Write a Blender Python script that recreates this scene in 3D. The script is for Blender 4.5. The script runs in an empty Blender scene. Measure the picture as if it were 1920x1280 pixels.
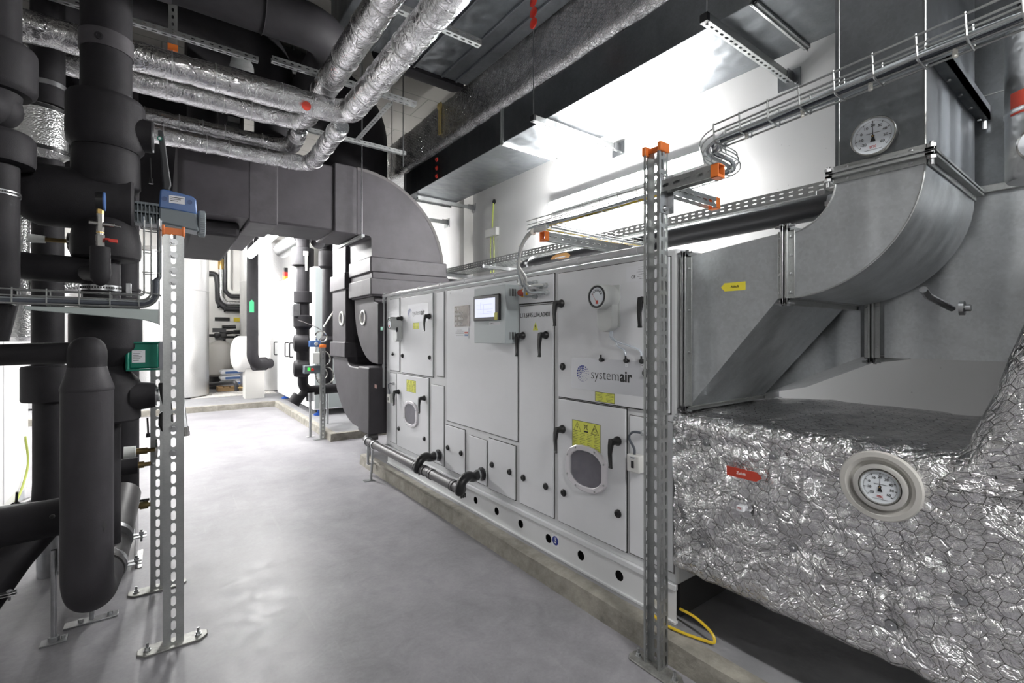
# Machine room with an air handling unit, insulated pipework and cable supports
import bpy, bmesh, math, random
from mathutils import Vector, Matrix, noise
random.seed(7)
V = Vector
col = bpy.context.scene.collection
PI = math.pi

# ------------------------------------------------------------------ camera frame
CH, F, CX, HY = 1.4, 884.0, 960.0, 628.0
YAW = math.atan(657/884)
S_, C_ = math.sin(YAW), math.cos(YAW)
CAM = V((0, 0, CH))
def ray(u, v):
    a = (u-CX)/F
    return V((S_+C_*a, C_-S_*a, (HY-v)/F))
def W(u, v, d): return CAM + ray(u, v)*d
def PX(u, v, x): r = ray(u, v); return CAM + r*(x/r.x)
def PY(u, v, y): r = ray(u, v); return CAM + r*(y/r.y)
def PZ(u, v, z): r = ray(u, v); return CAM + r*((z-CH)/r.z)

# ------------------------------------------------------------------ mesh collector
class M:
    def __init__(s): s.v = []; s.f = []; s.uv = None; s.mi = []; s.cur = 0
    def add(s, vs, fs):
        b = len(s.v); s.v += [tuple(p) for p in vs]
        s.f += [tuple(i+b for i in f) for f in fs]; s.mi += [s.cur]*len(fs)
        return s
    def obox(s, o, a, b, c):
        o, a, b, c = V(o), V(a), V(b), V(c)
        if a.cross(b).dot(c) < 0: a, b = b, a
        p = [o, o+a, o+a+b, o+b, o+c, o+a+c, o+a+b+c, o+b+c]
        return s.add(p, [(3,2,1,0),(4,5,6,7),(0,1,5,4),(1,2,6,5),(2,3,7,6),(3,0,4,7)])
    def box(s, x0, y0, z0, x1, y1, z1):
        x0, x1 = sorted((x0,x1)); y0, y1 = sorted((y0,y1)); z0, z1 = sorted((z0,z1))
        return s.obox((x0,y0,z0), (x1-x0,0,0), (0,y1-y0,0), (0,0,z1-z0))
    def cbox(s, c, sx, sy, sz):
        c = V(c); return s.box(c.x-sx/2, c.y-sy/2, c.z-sz/2, c.x+sx/2, c.y+sy/2, c.z+sz/2)
    def lathe(s, p0, d, prof, n=28, cap=True):
        p0, d = V(p0), V(d).normalized()
        a = d.cross(V((0,0,1)))
        if a.length < 1e-3: a = V((1,0,0))
        a.normalize(); b = d.cross(a)
        vs = []; fs = []
        for t, r in prof:
            for i in range(n):
                w = 2*PI*i/n; vs.append(p0+d*t+(a*math.cos(w)+b*math.sin(w))*max(r,1e-5))
        for k in range(len(prof)-1):
            for i in range(n):
                j = (i+1) % n
                fs.append((k*n+i, (k+1)*n+i, (k+1)*n+j, k*n+j))
        if cap:
            fs.append(tuple(range(n))); fs.append(tuple(range(len(prof)*n-1, (len(prof)-1)*n-1, -1)))
        return s.add(vs, fs)
    def cyl(s, p0, p1, r, r1=None, n=16):
        p0, p1 = V(p0), V(p1); L = (p1-p0).length
        return s.lathe(p0, p1-p0, [(0,r),(L, r if r1 is None else r1)], n)
    def ball(s, c, r, n=16):
        return s.lathe(V(c)-V((0,0,r)), (0,0,1), [(r-r*math.cos(PI*i/10), r*math.sin(PI*i/10)) for i in range(11)], n)
    def tube(s, path, r, n=12, cap=True):
        path = [V(p) for p in path]
        rs = r if isinstance(r, (list, tuple)) else [r]*len(path)
        T = []
        for i in range(len(path)):
            a = path[max(i-1,0)]; b = path[min(i+1,len(path)-1)]
            T.append((b-a).normalized())
        nrm = T[0].cross(V((0,0,1)))
        if nrm.length < 1e-3: nrm = V((1,0,0))
        nrm.normalize(); vs = []; fs = []
        for i, p in enumerate(path):
            nrm = nrm - T[i]*nrm.dot(T[i]); nrm.normalize(); bn = T[i].cross(nrm)
            for k in range(n):
                w = 2*PI*k/n; vs.append(p+(nrm*math.cos(w)+bn*math.sin(w))*rs[i])
        for i in range(len(path)-1):
            for k in range(n):
                j = (k+1) % n; fs.append((i*n+k, i*n+j, (i+1)*n+j, (i+1)*n+k))
        if cap:
            fs.append(tuple(range(n-1,-1,-1))); fs.append(tuple(range((len(path)-1)*n, len(path)*n)))
        return s.add(vs, fs)
    def loft(s, secs, cap=True):
        n = len(secs[0]); vs = [p for q in secs for p in q]; fs = []
        for i in range(len(secs)-1):
            for k in range(n):
                j = (k+1) % n; fs.append((i*n+k, i*n+j, (i+1)*n+j, (i+1)*n+k))
        if cap:
            fs.append(tuple(range(n-1,-1,-1))); fs.append(tuple(range((len(secs)-1)*n, len(secs)*n)))
        return s.add(vs, fs)
    def prism(s, poly, ext):
        poly = [V(p) for p in poly]; ext = V(ext); n = len(poly)
        return s.loft([poly, [p+ext for p in poly]])
    def poly(s, pts): return s.add(pts, [tuple(range(len(pts)))])
    # sheet with rows of holes: o corner, a across unit, b along unit
    def holed(s, o, a, b, Wd, L, rows, pitch, hole, start=0.0):
        o, a, b = V(o), V(a).normalized(), V(b).normalized()
        hw = max(abs(p[0]) for p in hole); mrg = 0.0012
        P = lambda x, y: o+a*x+b*y
        edges = [0]
        for rx in rows: edges += [rx-hw-mrg, rx+hw+mrg]
        edges.append(Wd)
        for i in range(0, len(edges), 2):
            if edges[i+1] > edges[i]+1e-5:
                s.add([P(edges[i],0),P(edges[i+1],0),P(edges[i+1],L),P(edges[i],L)], [(0,1,2,3)])
        nn = int((L-start)/pitch+1e-6)
        for rx in rows:
            A = hw+mrg; B = pitch/2
            if start > 1e-5: s.add([P(rx-A,0),P(rx+A,0),P(rx+A,start),P(rx-A,start)], [(0,1,2,3)])
            e = start+nn*pitch
            if L-e > 1e-5: s.add([P(rx-A,e),P(rx+A,e),P(rx+A,L),P(rx-A,L)], [(0,1,2,3)])
            def out(p):
                k = min(A/abs(p[0]) if abs(p[0])>1e-9 else 1e9, B/abs(p[1]) if abs(p[1])>1e-9 else 1e9)
                return (p[0]*k, p[1]*k)
            ring = [out(p) for p in hole]; m = len(hole)
            for q in range(nn):
                cy = start+(q+.5)*pitch
                for i in range(m):
                    j = (i+1) % m; p, r_ = ring[i], ring[j]
                    pts = [hole[i], p]
                    pe = abs(abs(p[0])-A) < 1e-7; re_ = abs(abs(r_[0])-A) < 1e-7
                    if pe != re_: pts.append((math.copysign(A, p[0] if pe else r_[0]), math.copysign(B, r_[1] if pe else p[1])))
                    pts += [r_, hole[j]]
                    s.add([P(rx+x, cy+y) for x, y in pts], [tuple(range(len(pts)))])
        return s

def stadium(w, l, n=4):   # slot, w across, l along
    r = w/2; out = []
    for k in range(n+1): t = PI*k/n; out.append((r*math.cos(t), (l/2-r)+r*math.sin(t)))
    for k in range(n+1): t = PI+PI*k/n; out.append((r*math.cos(t), -(l/2-r)+r*math.sin(t)))
    return out
def circle(r, n=14): return [(r*math.cos(2*PI*(k+.5)/n), r*math.sin(2*PI*(k+.5)/n)) for k in range(n)]

def bend(pts, r, n=8):     # rounds the corners of a path
    pts = [V(p) for p in pts]; out = [pts[0]]
    for i in range(1, len(pts)-1):
        p, a, b = pts[i], pts[i-1], pts[i+1]
        rr = r[i-1] if isinstance(r, (list, tuple)) else r
        da, db = (a-p).normalized(), (b-p).normalized()
        ang = da.angle(db)
        t = min(rr/math.tan(ang/2), (a-p).length*.499 if i > 1 else (a-p).length*.999, (b-p).length*.499 if i < len(pts)-2 else (b-p).length*.999)
        rr = t*math.tan(ang/2); cen = p+(da+db).normalized()*(rr/math.sin(ang/2))
        s0, s1 = p+da*t-cen, p+db*t-cen; w = s0.angle(s1)
        for k in range(n+1):
            f = k/n
            out.append(cen+(s0*math.sin((1-f)*w)+s1*math.sin(f*w))/math.sin(w) if w > 1e-4 else p)
    out.append(pts[-1]); return out
def spline(pts, n=8):
    pts = [V(p) for p in pts]; P = [pts[0]*2-pts[1]]+pts+[pts[-1]*2-pts[-2]]; out = []
    for i in range(1, len(P)-2):
        for k in range(n):
            t = k/n
            out.append(.5*((2*P[i])+(P[i+1]-P[i-1])*t+(2*P[i-1]-5*P[i]+4*P[i+1]-P[i+2])*t*t+(3*P[i]-P[i-1]-3*P[i+1]+P[i+2])*t**3))
    out.append(pts[-1]); return out
def rrect(w0, w1, h0, h1, r, n=4):   # rounded rectangle as 2D points
    out = []
    for cx, cy, a0 in ((w1-r,h1-r,0),(w0+r,h1-r,PI/2),(w0+r,h0+r,PI),(w1-r,h0+r,1.5*PI)):
        for k in range(n+1): a = a0+PI/2*k/n; out.append((cx+r*math.cos(a), cy+r*math.sin(a)))
    return out

# ------------------------------------------------------------------ objects
ORG = {}
def thing(name, label, cat, loc=(0,0,0), group=None):
    o = bpy.data.objects.new(name, None); col.objects.link(o); o.location = V(loc)
    o.empty_display_size = .05
    o['label'] = label; o['category'] = cat
    if group: o['group'] = group
    ORG[o] = V(loc); return o
def rootloc(p):
    while p.parent: p = p.parent
    return ORG.get(p, V((0,0,0)))
def adopt(o, parent):
    o.parent = parent
    if parent.parent is None and parent.type == 'EMPTY': o.matrix_parent_inverse = Matrix.Translation(-rootloc(parent))
def obj(name, m, mats, parent=None, bevel=0, solid=0, flat=False, ang=35, sub=0):
    if name in PLURAL:
        for q in islands(m): o = obj(PLURAL[name], q, mats, parent, bevel, solid, flat, ang)
        return o
    me = bpy.data.meshes.new(name); me.from_pydata(m.v, [], m.f)
    mats = mats if isinstance(mats, (list, tuple)) else [mats]
    for q in mats: me.materials.append(q)
    if len(mats) > 1: me.polygons.foreach_set('material_index', m.mi)
    if m.uv:
        uvl = me.uv_layers.new(name='UVMap')
        for lp in me.loops: uvl.data[lp.index].uv = m.uv[lp.vertex_index]
    if solid: flat = True
    if not flat:
        me.polygons.foreach_set('use_smooth', [True]*len(me.polygons))
        me.set_sharp_from_angle(angle=math.radians(ang))
    me.update()
    o = bpy.data.objects.new(name, me); col.objects.link(o)
    if parent: adopt(o, parent)
    if solid:
        q = o.modifiers.new('thickness', 'SOLIDIFY'); q.thickness = solid; q.offset = 0
    if bevel:
        q = o.modifiers.new('bevel', 'BEVEL'); q.width = bevel; q.segments = 2; q.limit_method = 'ANGLE'; q.angle_limit = math.radians(40)
        q.harden_normals = False
    return o
PLURAL = {'bolts':'bolt','screws':'screw','mat_pins':'mat_pin','tape_joints':'tape_joint','red_plugs':'red_plug','tie_heads':'tie_head','cable_ties':'cable_tie','conduit_clips':'conduit_clip','hangers':'hanger','brackets':'bracket','door_panels':'door_panel','doors':'door','collars':'collar','wires':'wire','vent_slots':'vent_slot','ribs':'rib','drum_bands':'drum_band'}
def islands(m, gap=.0015):
    par = list(range(len(m.v)))
    def fd(a):
        while par[a] != a: par[a] = par[par[a]]; a = par[a]
        return a
    for f in m.f:
        for i in f[1:]: par[fd(i)] = fd(f[0])
    g = {}
    for i in range(len(m.v)): g.setdefault(fd(i), []).append(i)
    bb = []
    for k, ix in g.items():
        P = [m.v[i] for i in ix]; bb.append([[min(p[a] for p in P)-gap for a in range(3)], [max(p[a] for p in P)+gap for a in range(3)], {k}])
    ch = True
    while ch:
        ch = False
        for i in range(len(bb)):
            for j in range(i+1, len(bb)):
                if all(bb[i][0][a] <= bb[j][1][a] and bb[j][0][a] <= bb[i][1][a] for a in range(3)):
                    for a in range(3): bb[i][0][a] = min(bb[i][0][a], bb[j][0][a]); bb[i][1][a] = max(bb[i][1][a], bb[j][1][a])
                    bb[i][2] |= bb[j][2]; bb.pop(j); ch = True; break
            if ch: break
    out = []
    for b in bb:
        q = M(); mp = {}
        for f, mi in zip(m.f, m.mi):
            if fd(f[0]) in b[2]:
                for i in f:
                    if i not in mp: mp[i] = len(q.v); q.v.append(m.v[i])
                q.f.append(tuple(mp[i] for i in f)); q.mi.append(mi)
        out.append(q)
    return out
def tag(o, label, cat, group=None):
    o['label'] = label; o['category'] = cat
    if group: o['group'] = group
    return o
def lab(o, l): o['label'] = l; return o
def struct(name, m, mat, **k):
    o = obj(name, m, mat, **k); o['kind'] = 'structure'; return o
def text(name, s, size, o, xd, yd, mat, parent, sx=1.0, bold=0.0, align='LEFT', ext=.0004):
    cu = bpy.data.curves.new(name, 'FONT'); cu.body = s; cu.size = size; cu.extrude = ext; cu.offset = bold
    cu.align_x = align; cu.align_y = 'BOTTOM_BASELINE' if False else 'CENTER'; cu.resolution_u = 3
    cu.materials.append(mat)
    t = bpy.data.objects.new(name, cu); col.objects.link(t)
    xd, yd = V(xd).normalized(), V(yd).normalized(); z = xd.cross(yd)
    mt = Matrix((( xd.x*sx, yd.x, z.x, o[0]), (xd.y*sx, yd.y, z.y, o[1]), (xd.z*sx, yd.z, z.z, o[2]), (0,0,0,1)))
    t.matrix_basis = mt
    if parent:
        t.parent = parent
        if parent.parent is None and parent.type == 'EMPTY': t.matrix_parent_inverse = Matrix.Translation(-rootloc(parent))
    return t
def copy_thing(root, delta, label=None, rot=0):
    def rec(o, p):
        c = o.copy(); col.objects.link(c)
        if p: c.parent = p; c.matrix_parent_inverse = o.matrix_parent_inverse.copy()
        for ch in list(o.children): rec(ch, c)
        return c
    c = rec(root, None); c.location = root.location+V(delta); c.rotation_euler.z = rot
    if label: c['label'] = label
    ORG[c] = ORG.get(root, V((0,0,0))); return c

# ------------------------------------------------------------------ materials
def nt(name):
    m = bpy.data.materials.new(name); m.use_nodes = True
    n = m.node_tree.nodes; b = n['Principled BSDF']; return m, n, m.node_tree.links, b
def mat(name, c, rough=.5, metal=0.0, bump=0, bscale=60, var=0, vscale=3, spec=.5, rvar=0, coords='Object', emit=None, es=0, alpha=1, trans=0, bdist=.01, cdet=4):
    m, n, l, b = nt(name)
    b.inputs['Base Color'].default_value = (*c, 1); b.inputs['Roughness'].default_value = rough
    b.inputs['Metallic'].default_value = metal; b.inputs['Specular IOR Level'].default_value = spec
    if emit: b.inputs['Emission Color'].default_value = (*emit, 1); b.inputs['Emission Strength'].default_value = es
    if trans: b.inputs['Transmission Weight'].default_value = trans
    if alpha < 1: b.inputs['Alpha'].default_value = alpha
    tc = n.new('ShaderNodeTexCoord')
    if bump:
        t = n.new('ShaderNodeTexNoise'); t.inputs['Scale'].default_value = bscale; t.inputs['Detail'].default_value = 4
        l.new(tc.outputs[coords], t.inputs['Vector'])
        bp = n.new('ShaderNodeBump'); bp.inputs['Strength'].default_value = bump; bp.inputs['Distance'].default_value = bdist
        l.new(t.outputs['Fac'], bp.inputs['Height']); l.new(bp.outputs['Normal'], b.inputs['Normal'])
    if var or rvar:
        t = n.new('ShaderNodeTexNoise'); t.inputs['Scale'].default_value = vscale; t.inputs['Detail'].default_value = cdet+4
        t.inputs['Roughness'].default_value = .65
        l.new(tc.outputs[coords], t.inputs['Vector'])
        if var:
            r = n.new('ShaderNodeValToRGB'); r.color_ramp.elements[0].position = .3; r.color_ramp.elements[1].position = .7
            r.color_ramp.elements[0].color = (*[x*(1-var) for x in c], 1); r.color_ramp.elements[1].color = (*[min(1,x*(1+var)) for x in c], 1)
            l.new(t.outputs['Fac'], r.inputs['Fac']); l.new(r.outputs['Color'], b.inputs['Base Color'])
        if rvar:
            mr = n.new('ShaderNodeMapRange'); mr.inputs['From Min'].default_value = .3; mr.inputs['From Max'].default_value = .7
            mr.inputs['To Min'].default_value = rough-rvar; mr.inputs['To Max'].default_value = rough+rvar
            l.new(t.outputs['Fac'], mr.inputs['Value']); l.new(mr.outputs['Result'], b.inputs['Roughness'])
    return m
def mnode(n, l, op, a, b=None, vec=False):
    q = n.new('ShaderNodeVectorMath' if vec else 'ShaderNodeMath'); q.operation = op
    for i, x in enumerate((a, b)):
        if x is None: continue
        if isinstance(x, (int, float, tuple)): q.inputs[i].default_value = x
        else: l.new(x, q.inputs[i])
    return q.outputs['Value'] if (vec and op in ('DOT_PRODUCT', 'LENGTH')) else q.outputs[0]
def foil(name, hexwire=False, cell=.036, rough=.24, base=.82, strength=1.0, scale=14, coords='Object', uvd=False):
    m, n, l, b = nt(name)
    b.inputs['Metallic'].default_value = 1; b.inputs['Roughness'].default_value = rough
    b.inputs['Base Color'].default_value = (base, base, base*1.01, 1)
    tc = n.new('ShaderNodeTexCoord')
    n1 = n.new('ShaderNodeTexNoise'); n1.inputs['Scale'].default_value = scale; n1.inputs['Detail'].default_value = 6; n1.inputs['Roughness'].default_value = .6; n1.inputs['Distortion'].default_value = 1.2
    l.new(tc.outputs['Object'], n1.inputs['Vector'])
    # ridges: folded noise gives sharp creases
    ab = mnode(n, l, 'ABSOLUTE', mnode(n, l, 'SUBTRACT', n1.outputs['Fac'], .5))
    vo = n.new('ShaderNodeTexVoronoi'); vo.feature = 'DISTANCE_TO_EDGE'; vo.inputs['Scale'].default_value = scale*2.2
    mixv = n.new('ShaderNodeVectorMath'); mixv.operation = 'MULTIPLY_ADD'
    l.new(n1.outputs['Color'], mixv.inputs[0]); mixv.inputs[1].default_value = (.08,.08,.08); l.new(tc.outputs['Object'], mixv.inputs[2])
    l.new(mixv.outputs[0], vo.inputs['Vector'])
    h = mnode(n, l, 'ADD', mnode(n, l, 'MULTIPLY', ab, -1.6), mnode(n, l, 'MULTIPLY', mnode(n, l, 'MINIMUM', vo.outputs['Distance'], .12), 1.2))
    bp = n.new('ShaderNodeBump'); bp.inputs['Strength'].default_value = strength; bp.inputs['Distance'].default_value = .02
    l.new(h, bp.inputs['Height']); last = bp.outputs['Normal']
    if hexwire:
        uv = n.new('ShaderNodeUVMap'); uv.uv_map = 'UVMap'
        nz = n.new('ShaderNodeTexNoise'); nz.inputs['Scale'].default_value = 9; nz.inputs['Detail'].default_value = 2; l.new(tc.outputs['Object'], nz.inputs['Vector'])
        dis = mnode(n, l, 'MULTIPLY', mnode(n, l, 'SUBTRACT', nz.outputs['Color'], (.5,.5,.5), True), (.035,.035,0), True)
        p = mnode(n, l, 'ADD', uv.outputs['UV'], dis, True)
        p = mnode(n, l, 'ADD', mnode(n, l, 'MULTIPLY', p, (1/cell, 1/cell, 0), True), (400, 400, 0), True)
        R_ = (1, 1.7320508, 1); H_ = (.5, .8660254, 0)
        a = mnode(n, l, 'SUBTRACT', mnode(n, l, 'MODULO', p, R_, True), H_, True)
        c = mnode(n, l, 'SUBTRACT', mnode(n, l, 'MODULO', mnode(n, l, 'SUBTRACT', p, H_, True), R_, True), H_, True)
        def hd(x):
            x = mnode(n, l, 'ABSOLUTE', x, None, True)
            sp = n.new('ShaderNodeSeparateXYZ'); l.new(x, sp.inputs[0])
            return mnode(n, l, 'MAXIMUM', sp.outputs[0], mnode(n, l, 'DOT_PRODUCT', x, (.5, .8660254, 0), True))
        hx = mnode(n, l, 'MINIMUM', hd(a), hd(c))
        wire = n.new('ShaderNodeMapRange'); wire.inputs['From Min'].default_value = .470; wire.inputs['From Max'].default_value = .482
        l.new(hx, wire.inputs['Value'])
        mx = n.new('ShaderNodeMix'); mx.data_type = 'RGBA'; l.new(wire.outputs['Result'], mx.inputs[0])
        mx.inputs[6].default_value = (base, base, base*1.01, 1); mx.inputs[7].default_value = (.14, .14, .135, 1)
        l.new(mx.outputs[2], b.inputs['Base Color'])
        mr = n.new('ShaderNodeMapRange'); l.new(wire.outputs['Result'], mr.inputs['Value']); mr.inputs['To Min'].default_value = rough; mr.inputs['To Max'].default_value = .5
        l.new(mr.outputs['Result'], b.inputs['Roughness'])
        dent = n.new('ShaderNodeMapRange'); dent.inputs['From Min'].default_value = .42; dent.inputs['From Max'].default_value = .48; dent.inputs['To Min'].default_value = 0; dent.inputs['To Max'].default_value = -1
        l.new(hx, dent.inputs['Value'])
        hh = mnode(n, l, 'ADD', dent.outputs['Result'], mnode(n, l, 'MULTIPLY', wire.outputs['Result'], .8))
        b2 = n.new('ShaderNodeBump'); b2.inputs['Strength'].default_value = .25; b2.inputs['Distance'].default_value = .002
        l.new(hh, b2.inputs['Height']); l.new(last, b2.inputs['Normal']); last = b2.outputs['Normal']
    l.new(last, b.inputs['Normal'])
    return m
def hammered(name, scale=120, rough=.28, base=.75, strength=.6):
    m, n, l, b = nt(name)
    b.inputs['Metallic'].default_value = 1; b.inputs['Roughness'].default_value = rough; b.inputs['Base Color'].default_value = (base, base, base, 1)
    tc = n.new('ShaderNodeTexCoord'); vo = n.new('ShaderNodeTexVoronoi'); vo.feature = 'SMOOTH_F1'; vo.inputs['Scale'].default_value = scale
    l.new(tc.outputs['Object'], vo.inputs['Vector'])
    bp = n.new('ShaderNodeBump'); bp.inputs['Strength'].default_value = strength; bp.inputs['Distance'].default_value = .006
    l.new(vo.outputs['Distance'], bp.inputs['Height']); l.new(bp.outputs['Normal'], b.inputs['Normal'])
    return m
def galvanised(name, base=.52, rough=.38, spangle=18, amt=.055, tint=(.96,1.0,1.03)):
    m, n, l, b = nt(name)
    b.inputs['Metallic'].default_value = .92
    tc = n.new('ShaderNodeTexCoord'); vo = n.new('ShaderNodeTexVoronoi'); vo.inputs['Scale'].default_value = spangle*5
    nz = n.new('ShaderNodeTexNoise'); nz.inputs['Scale'].default_value = 2.2; nz.inputs['Detail'].default_value = 8; nz.inputs['Roughness'].default_value = .7
    l.new(tc.outputs['Object'], vo.inputs['Vector']); l.new(tc.outputs['Object'], nz.inputs['Vector'])
    sp = n.new('ShaderNodeSeparateColor'); l.new(vo.outputs['Color'], sp.inputs[0])
    k = mnode(n, l, 'ADD', mnode(n, l, 'MULTIPLY', sp.outputs[0], amt), mnode(n, l, 'MULTIPLY', nz.outputs['Fac'], .55))
    r = n.new('ShaderNodeValToRGB'); r.color_ramp.elements[0].position = .18; r.color_ramp.elements[1].position = .48
    r.color_ramp.elements[0].color = (*[base*.72*t for t in tint], 1); r.color_ramp.elements[1].color = (*[base*1.22*t for t in tint], 1)
    l.new(k, r.inputs['Fac']); l.new(r.outputs['Color'], b.inputs['Base Color'])
    mr = n.new('ShaderNodeMapRange'); l.new(k, mr.inputs['Value']); mr.inputs['From Min'].default_value = .1; mr.inputs['From Max'].default_value = .5
    mr.inputs['To Min'].default_value = rough-.07; mr.inputs['To Max'].default_value = rough+.1; l.new(mr.outputs['Result'], b.inputs['Roughness'])
    mp = n.new('ShaderNodeMapping'); mp.inputs['Scale'].default_value = (3.2, 3.2, .35); l.new(tc.outputs['Object'], mp.inputs['Vector'])
    n2 = n.new('ShaderNodeTexNoise'); n2.inputs['Scale'].default_value = 2.2; n2.inputs['Detail'].default_value = 1; l.new(mp.outputs[0], n2.inputs['Vector'])
    bp = n.new('ShaderNodeBump'); bp.inputs['Strength'].default_value = .35; bp.inputs['Distance'].default_value = .05
    l.new(n2.outputs['Fac'], bp.inputs['Height']); l.new(bp.outputs['Normal'], b.inputs['Normal'])
    return m

FOAM = mat('black_foam', (.020,.019,.0215), .66, bump=.15, bscale=220, var=.22, vscale=5, spec=.22, bdist=.003)
FOAM2 = mat('foam_sheet', (.052,.048,.054), .58, bump=.12, bscale=160, var=.2, vscale=4, spec=.4, bdist=.003)
FOAMC = mat('foam_capsule', (.034,.032,.036), .6, bump=.15, bscale=160, var=.2, vscale=4, spec=.32, bdist=.003)
FOAMTAPE = mat('foam_tape', (.060,.056,.062), .55, var=.2, vscale=9, spec=.4)
PVC = mat('black_pipe_plastic', (.028,.028,.031), .33, var=.1, spec=.5)
PVCG = mat('grey_drain_plastic', (.055,.052,.055), .42, var=.12, vscale=8)
FOIL = foil('aluminium_foil', rough=.13, strength=.5, scale=8, base=.86)
FOILW = foil('foil_mat_with_wire_mesh', True, cell=.041, strength=1.0, scale=8, rough=.19, base=.76)
FOILD = foil('foil_mat_fine_mesh', True, cell=.034, strength=.6, scale=13, rough=.26, base=.7)
HAM = hammered('stucco_aluminium'); HAMB = hammered('stucco_aluminium_jacket', scale=45, base=.78, rough=.34, strength=.35)
ALU = mat('smooth_aluminium', (.78,.79,.8), .25, 1)
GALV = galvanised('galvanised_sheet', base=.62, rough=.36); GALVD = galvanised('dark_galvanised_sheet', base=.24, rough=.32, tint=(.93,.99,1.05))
GALVP = galvanised('galvanised_profile', base=.50, rough=.42, spangle=40, amt=.05, tint=(.97,1,.99))
STEEL = mat('zinc_steel', (.47,.48,.49), .3, 1, var=.15, vscale=20)
AHU = mat('light_grey_coated_steel', (.76,.77,.79), .36, var=.03, vscale=2)
AHUF = mat('frame_profile_grey', (.70,.71,.72), .35, var=.03)
SEAM = mat('dark_seam', (.03,.03,.03), .8)
BOXG = mat('enclosure_grey_green', (.50,.55,.56), .4)
WHITEP = mat('white_plastic', (.74,.74,.71), .4)
GREYP = mat('grey_plastic', (.42,.44,.45), .4)
DGREYP = mat('dark_grey_plastic', (.16,.19,.21), .45)
BLACKP = mat('black_plastic', (.012,.012,.013), .38)
ORANGE = mat('orange_cap', (.80,.20,.035), .45)
RED = mat('red_plastic', (.62,.04,.025), .4); REDD = mat('red_sticker', (.50,.055,.03), .45)
YEL = mat('yellow_sticker', (.78,.80,.12), .45); YELO = mat('yellow_arrow', (.74,.64,.05), .45); YCAB = mat('green_yellow_wire', (.72,.50,.03), .4)
GREEN = mat('green_motor', (.005,.17,.115), .3); GRL = mat('green_label', (.02,.38,.14), .45); GRT = mat('green_tag', (.15,.42,.30), .5)
BLUE = mat('blue_plastic', (.07,.15,.36), .38); BLUED = mat('deep_blue_print', (.02,.035,.25), .45); BLUEF = mat('blue_foot', (.02,.10,.48), .4)
INK = mat('black_print', (.012,.012,.012), .5); WHT = mat('white_print', (.85,.85,.85), .5); PAPER = mat('white_label', (.78,.79,.82), .45)
SILV = mat('brushed_label', (.60,.61,.64), .32, .5)
PLATE = mat('polished_plate', (.35,.33,.32), .15, 1, var=.35, vscale=14)
BRASS = mat('brass', (.62,.42,.16), .3, 1); BRASSO = mat('old_brass', (.22,.16,.07), .4, .8); REDI = mat('red_ink', (.5,.05,.05), .5)
CHROME = mat('nickel', (.55,.54,.52), .22, 1)
CABLE = mat('grey_cable', (.36,.39,.41), .45); CABLED = mat('dark_grey_cable', (.09,.10,.12), .4); TIE = mat('cable_tie', (.75,.74,.68), .5)
DIAL = mat('dial_face', (.72,.76,.80), .3); GLASSY = mat('window_plastic', (.30,.29,.34), .08, spec=.6, alpha=.45)
SCREEN = mat('lit_screen', (.1,.1,.12), .2, emit=(.72,.76,1.0), es=.62)
TUBE = mat('lamp_diffuser', (.9,.9,.9), .5, emit=(1,.985,.97), es=1)
CAULK = mat('rock_wool', (.40,.31,.12), .9, bump=.6, bscale=90)
WOOD = mat('pallet_wood', (.55,.36,.18), .7, var=.2)
RING = mat('grey_rubber_ring', (.48,.47,.44), .5, var=.06)

def floor_mat():
    m, n, l, b = nt('grey_floor_coating')
    tc = n.new('ShaderNodeTexCoord')
    def noi(sc, det, rg, dist=0):
        t = n.new('ShaderNodeTexNoise'); t.inputs['Scale'].default_value = sc; t.inputs['Detail'].default_value = det; t.inputs['Roughness'].default_value = rg; t.inputs['Distortion'].default_value = dist*.4
        l.new(tc.outputs['Object'], t.inputs['Vector']); return t.outputs['Fac']
    a = noi(1.3, 8, .7, .6); c = noi(7, 8, .75, 1.5); d = noi(60, 4, .6)
    mp = n.new('ShaderNodeMapping'); mp.inputs['Scale'].default_value = (5, .22, 1); mp.inputs['Rotation'].default_value = (0,0,.12); l.new(tc.outputs['Object'], mp.inputs['Vector'])
    s = n.new('ShaderNodeTexNoise'); s.inputs['Scale'].default_value = 5; s.inputs['Detail'].default_value = 3; l.new(mp.outputs[0], s.inputs['Vector'])
    sc = n.new('ShaderNodeMapRange'); sc.inputs['From Min'].default_value = .67; sc.inputs['From Max'].default_value = .72; l.new(s.outputs['Fac'], sc.inputs['Value'])
    k = mnode(n, l, 'ADD', mnode(n, l, 'MULTIPLY', a, .5), mnode(n, l, 'ADD', mnode(n, l, 'MULTIPLY', c, .38), mnode(n, l, 'MULTIPLY', d, .12)))
    r = n.new('ShaderNodeValToRGB'); r.color_ramp.elements[0].position = .38; r.color_ramp.elements[1].position = .60
    r.color_ramp.elements[0].color = (.19,.186,.199,1); r.color_ramp.elements[1].color = (.325,.318,.336,1); l.new(k, r.inputs['Fac'])
    mx = n.new('ShaderNodeMix'); mx.data_type = 'RGBA'; l.new(mnode(n, l, 'MULTIPLY', sc.outputs['Result'], .10), mx.inputs[0]); l.new(r.outputs['Color'], mx.inputs[6]); mx.inputs[7].default_value = (.5,.48,.48,1)
    l.new(mx.outputs[2], b.inputs['Base Color'])
    mr = n.new('ShaderNodeMapRange'); l.new(c, mr.inputs['Value']); mr.inputs['From Min'].default_value = .3; mr.inputs['From Max'].default_value = .7; mr.inputs['To Min'].default_value = .36; mr.inputs['To Max'].default_value = .52
    l.new(mr.outputs['Result'], b.inputs['Roughness'])
    bp = n.new('ShaderNodeBump'); bp.inputs['Strength'].default_value = .25; bp.inputs['Distance'].default_value = .006; l.new(k, bp.inputs['Height']); l.new(bp.outputs['Normal'], b.inputs['Normal'])
    return m
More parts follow.
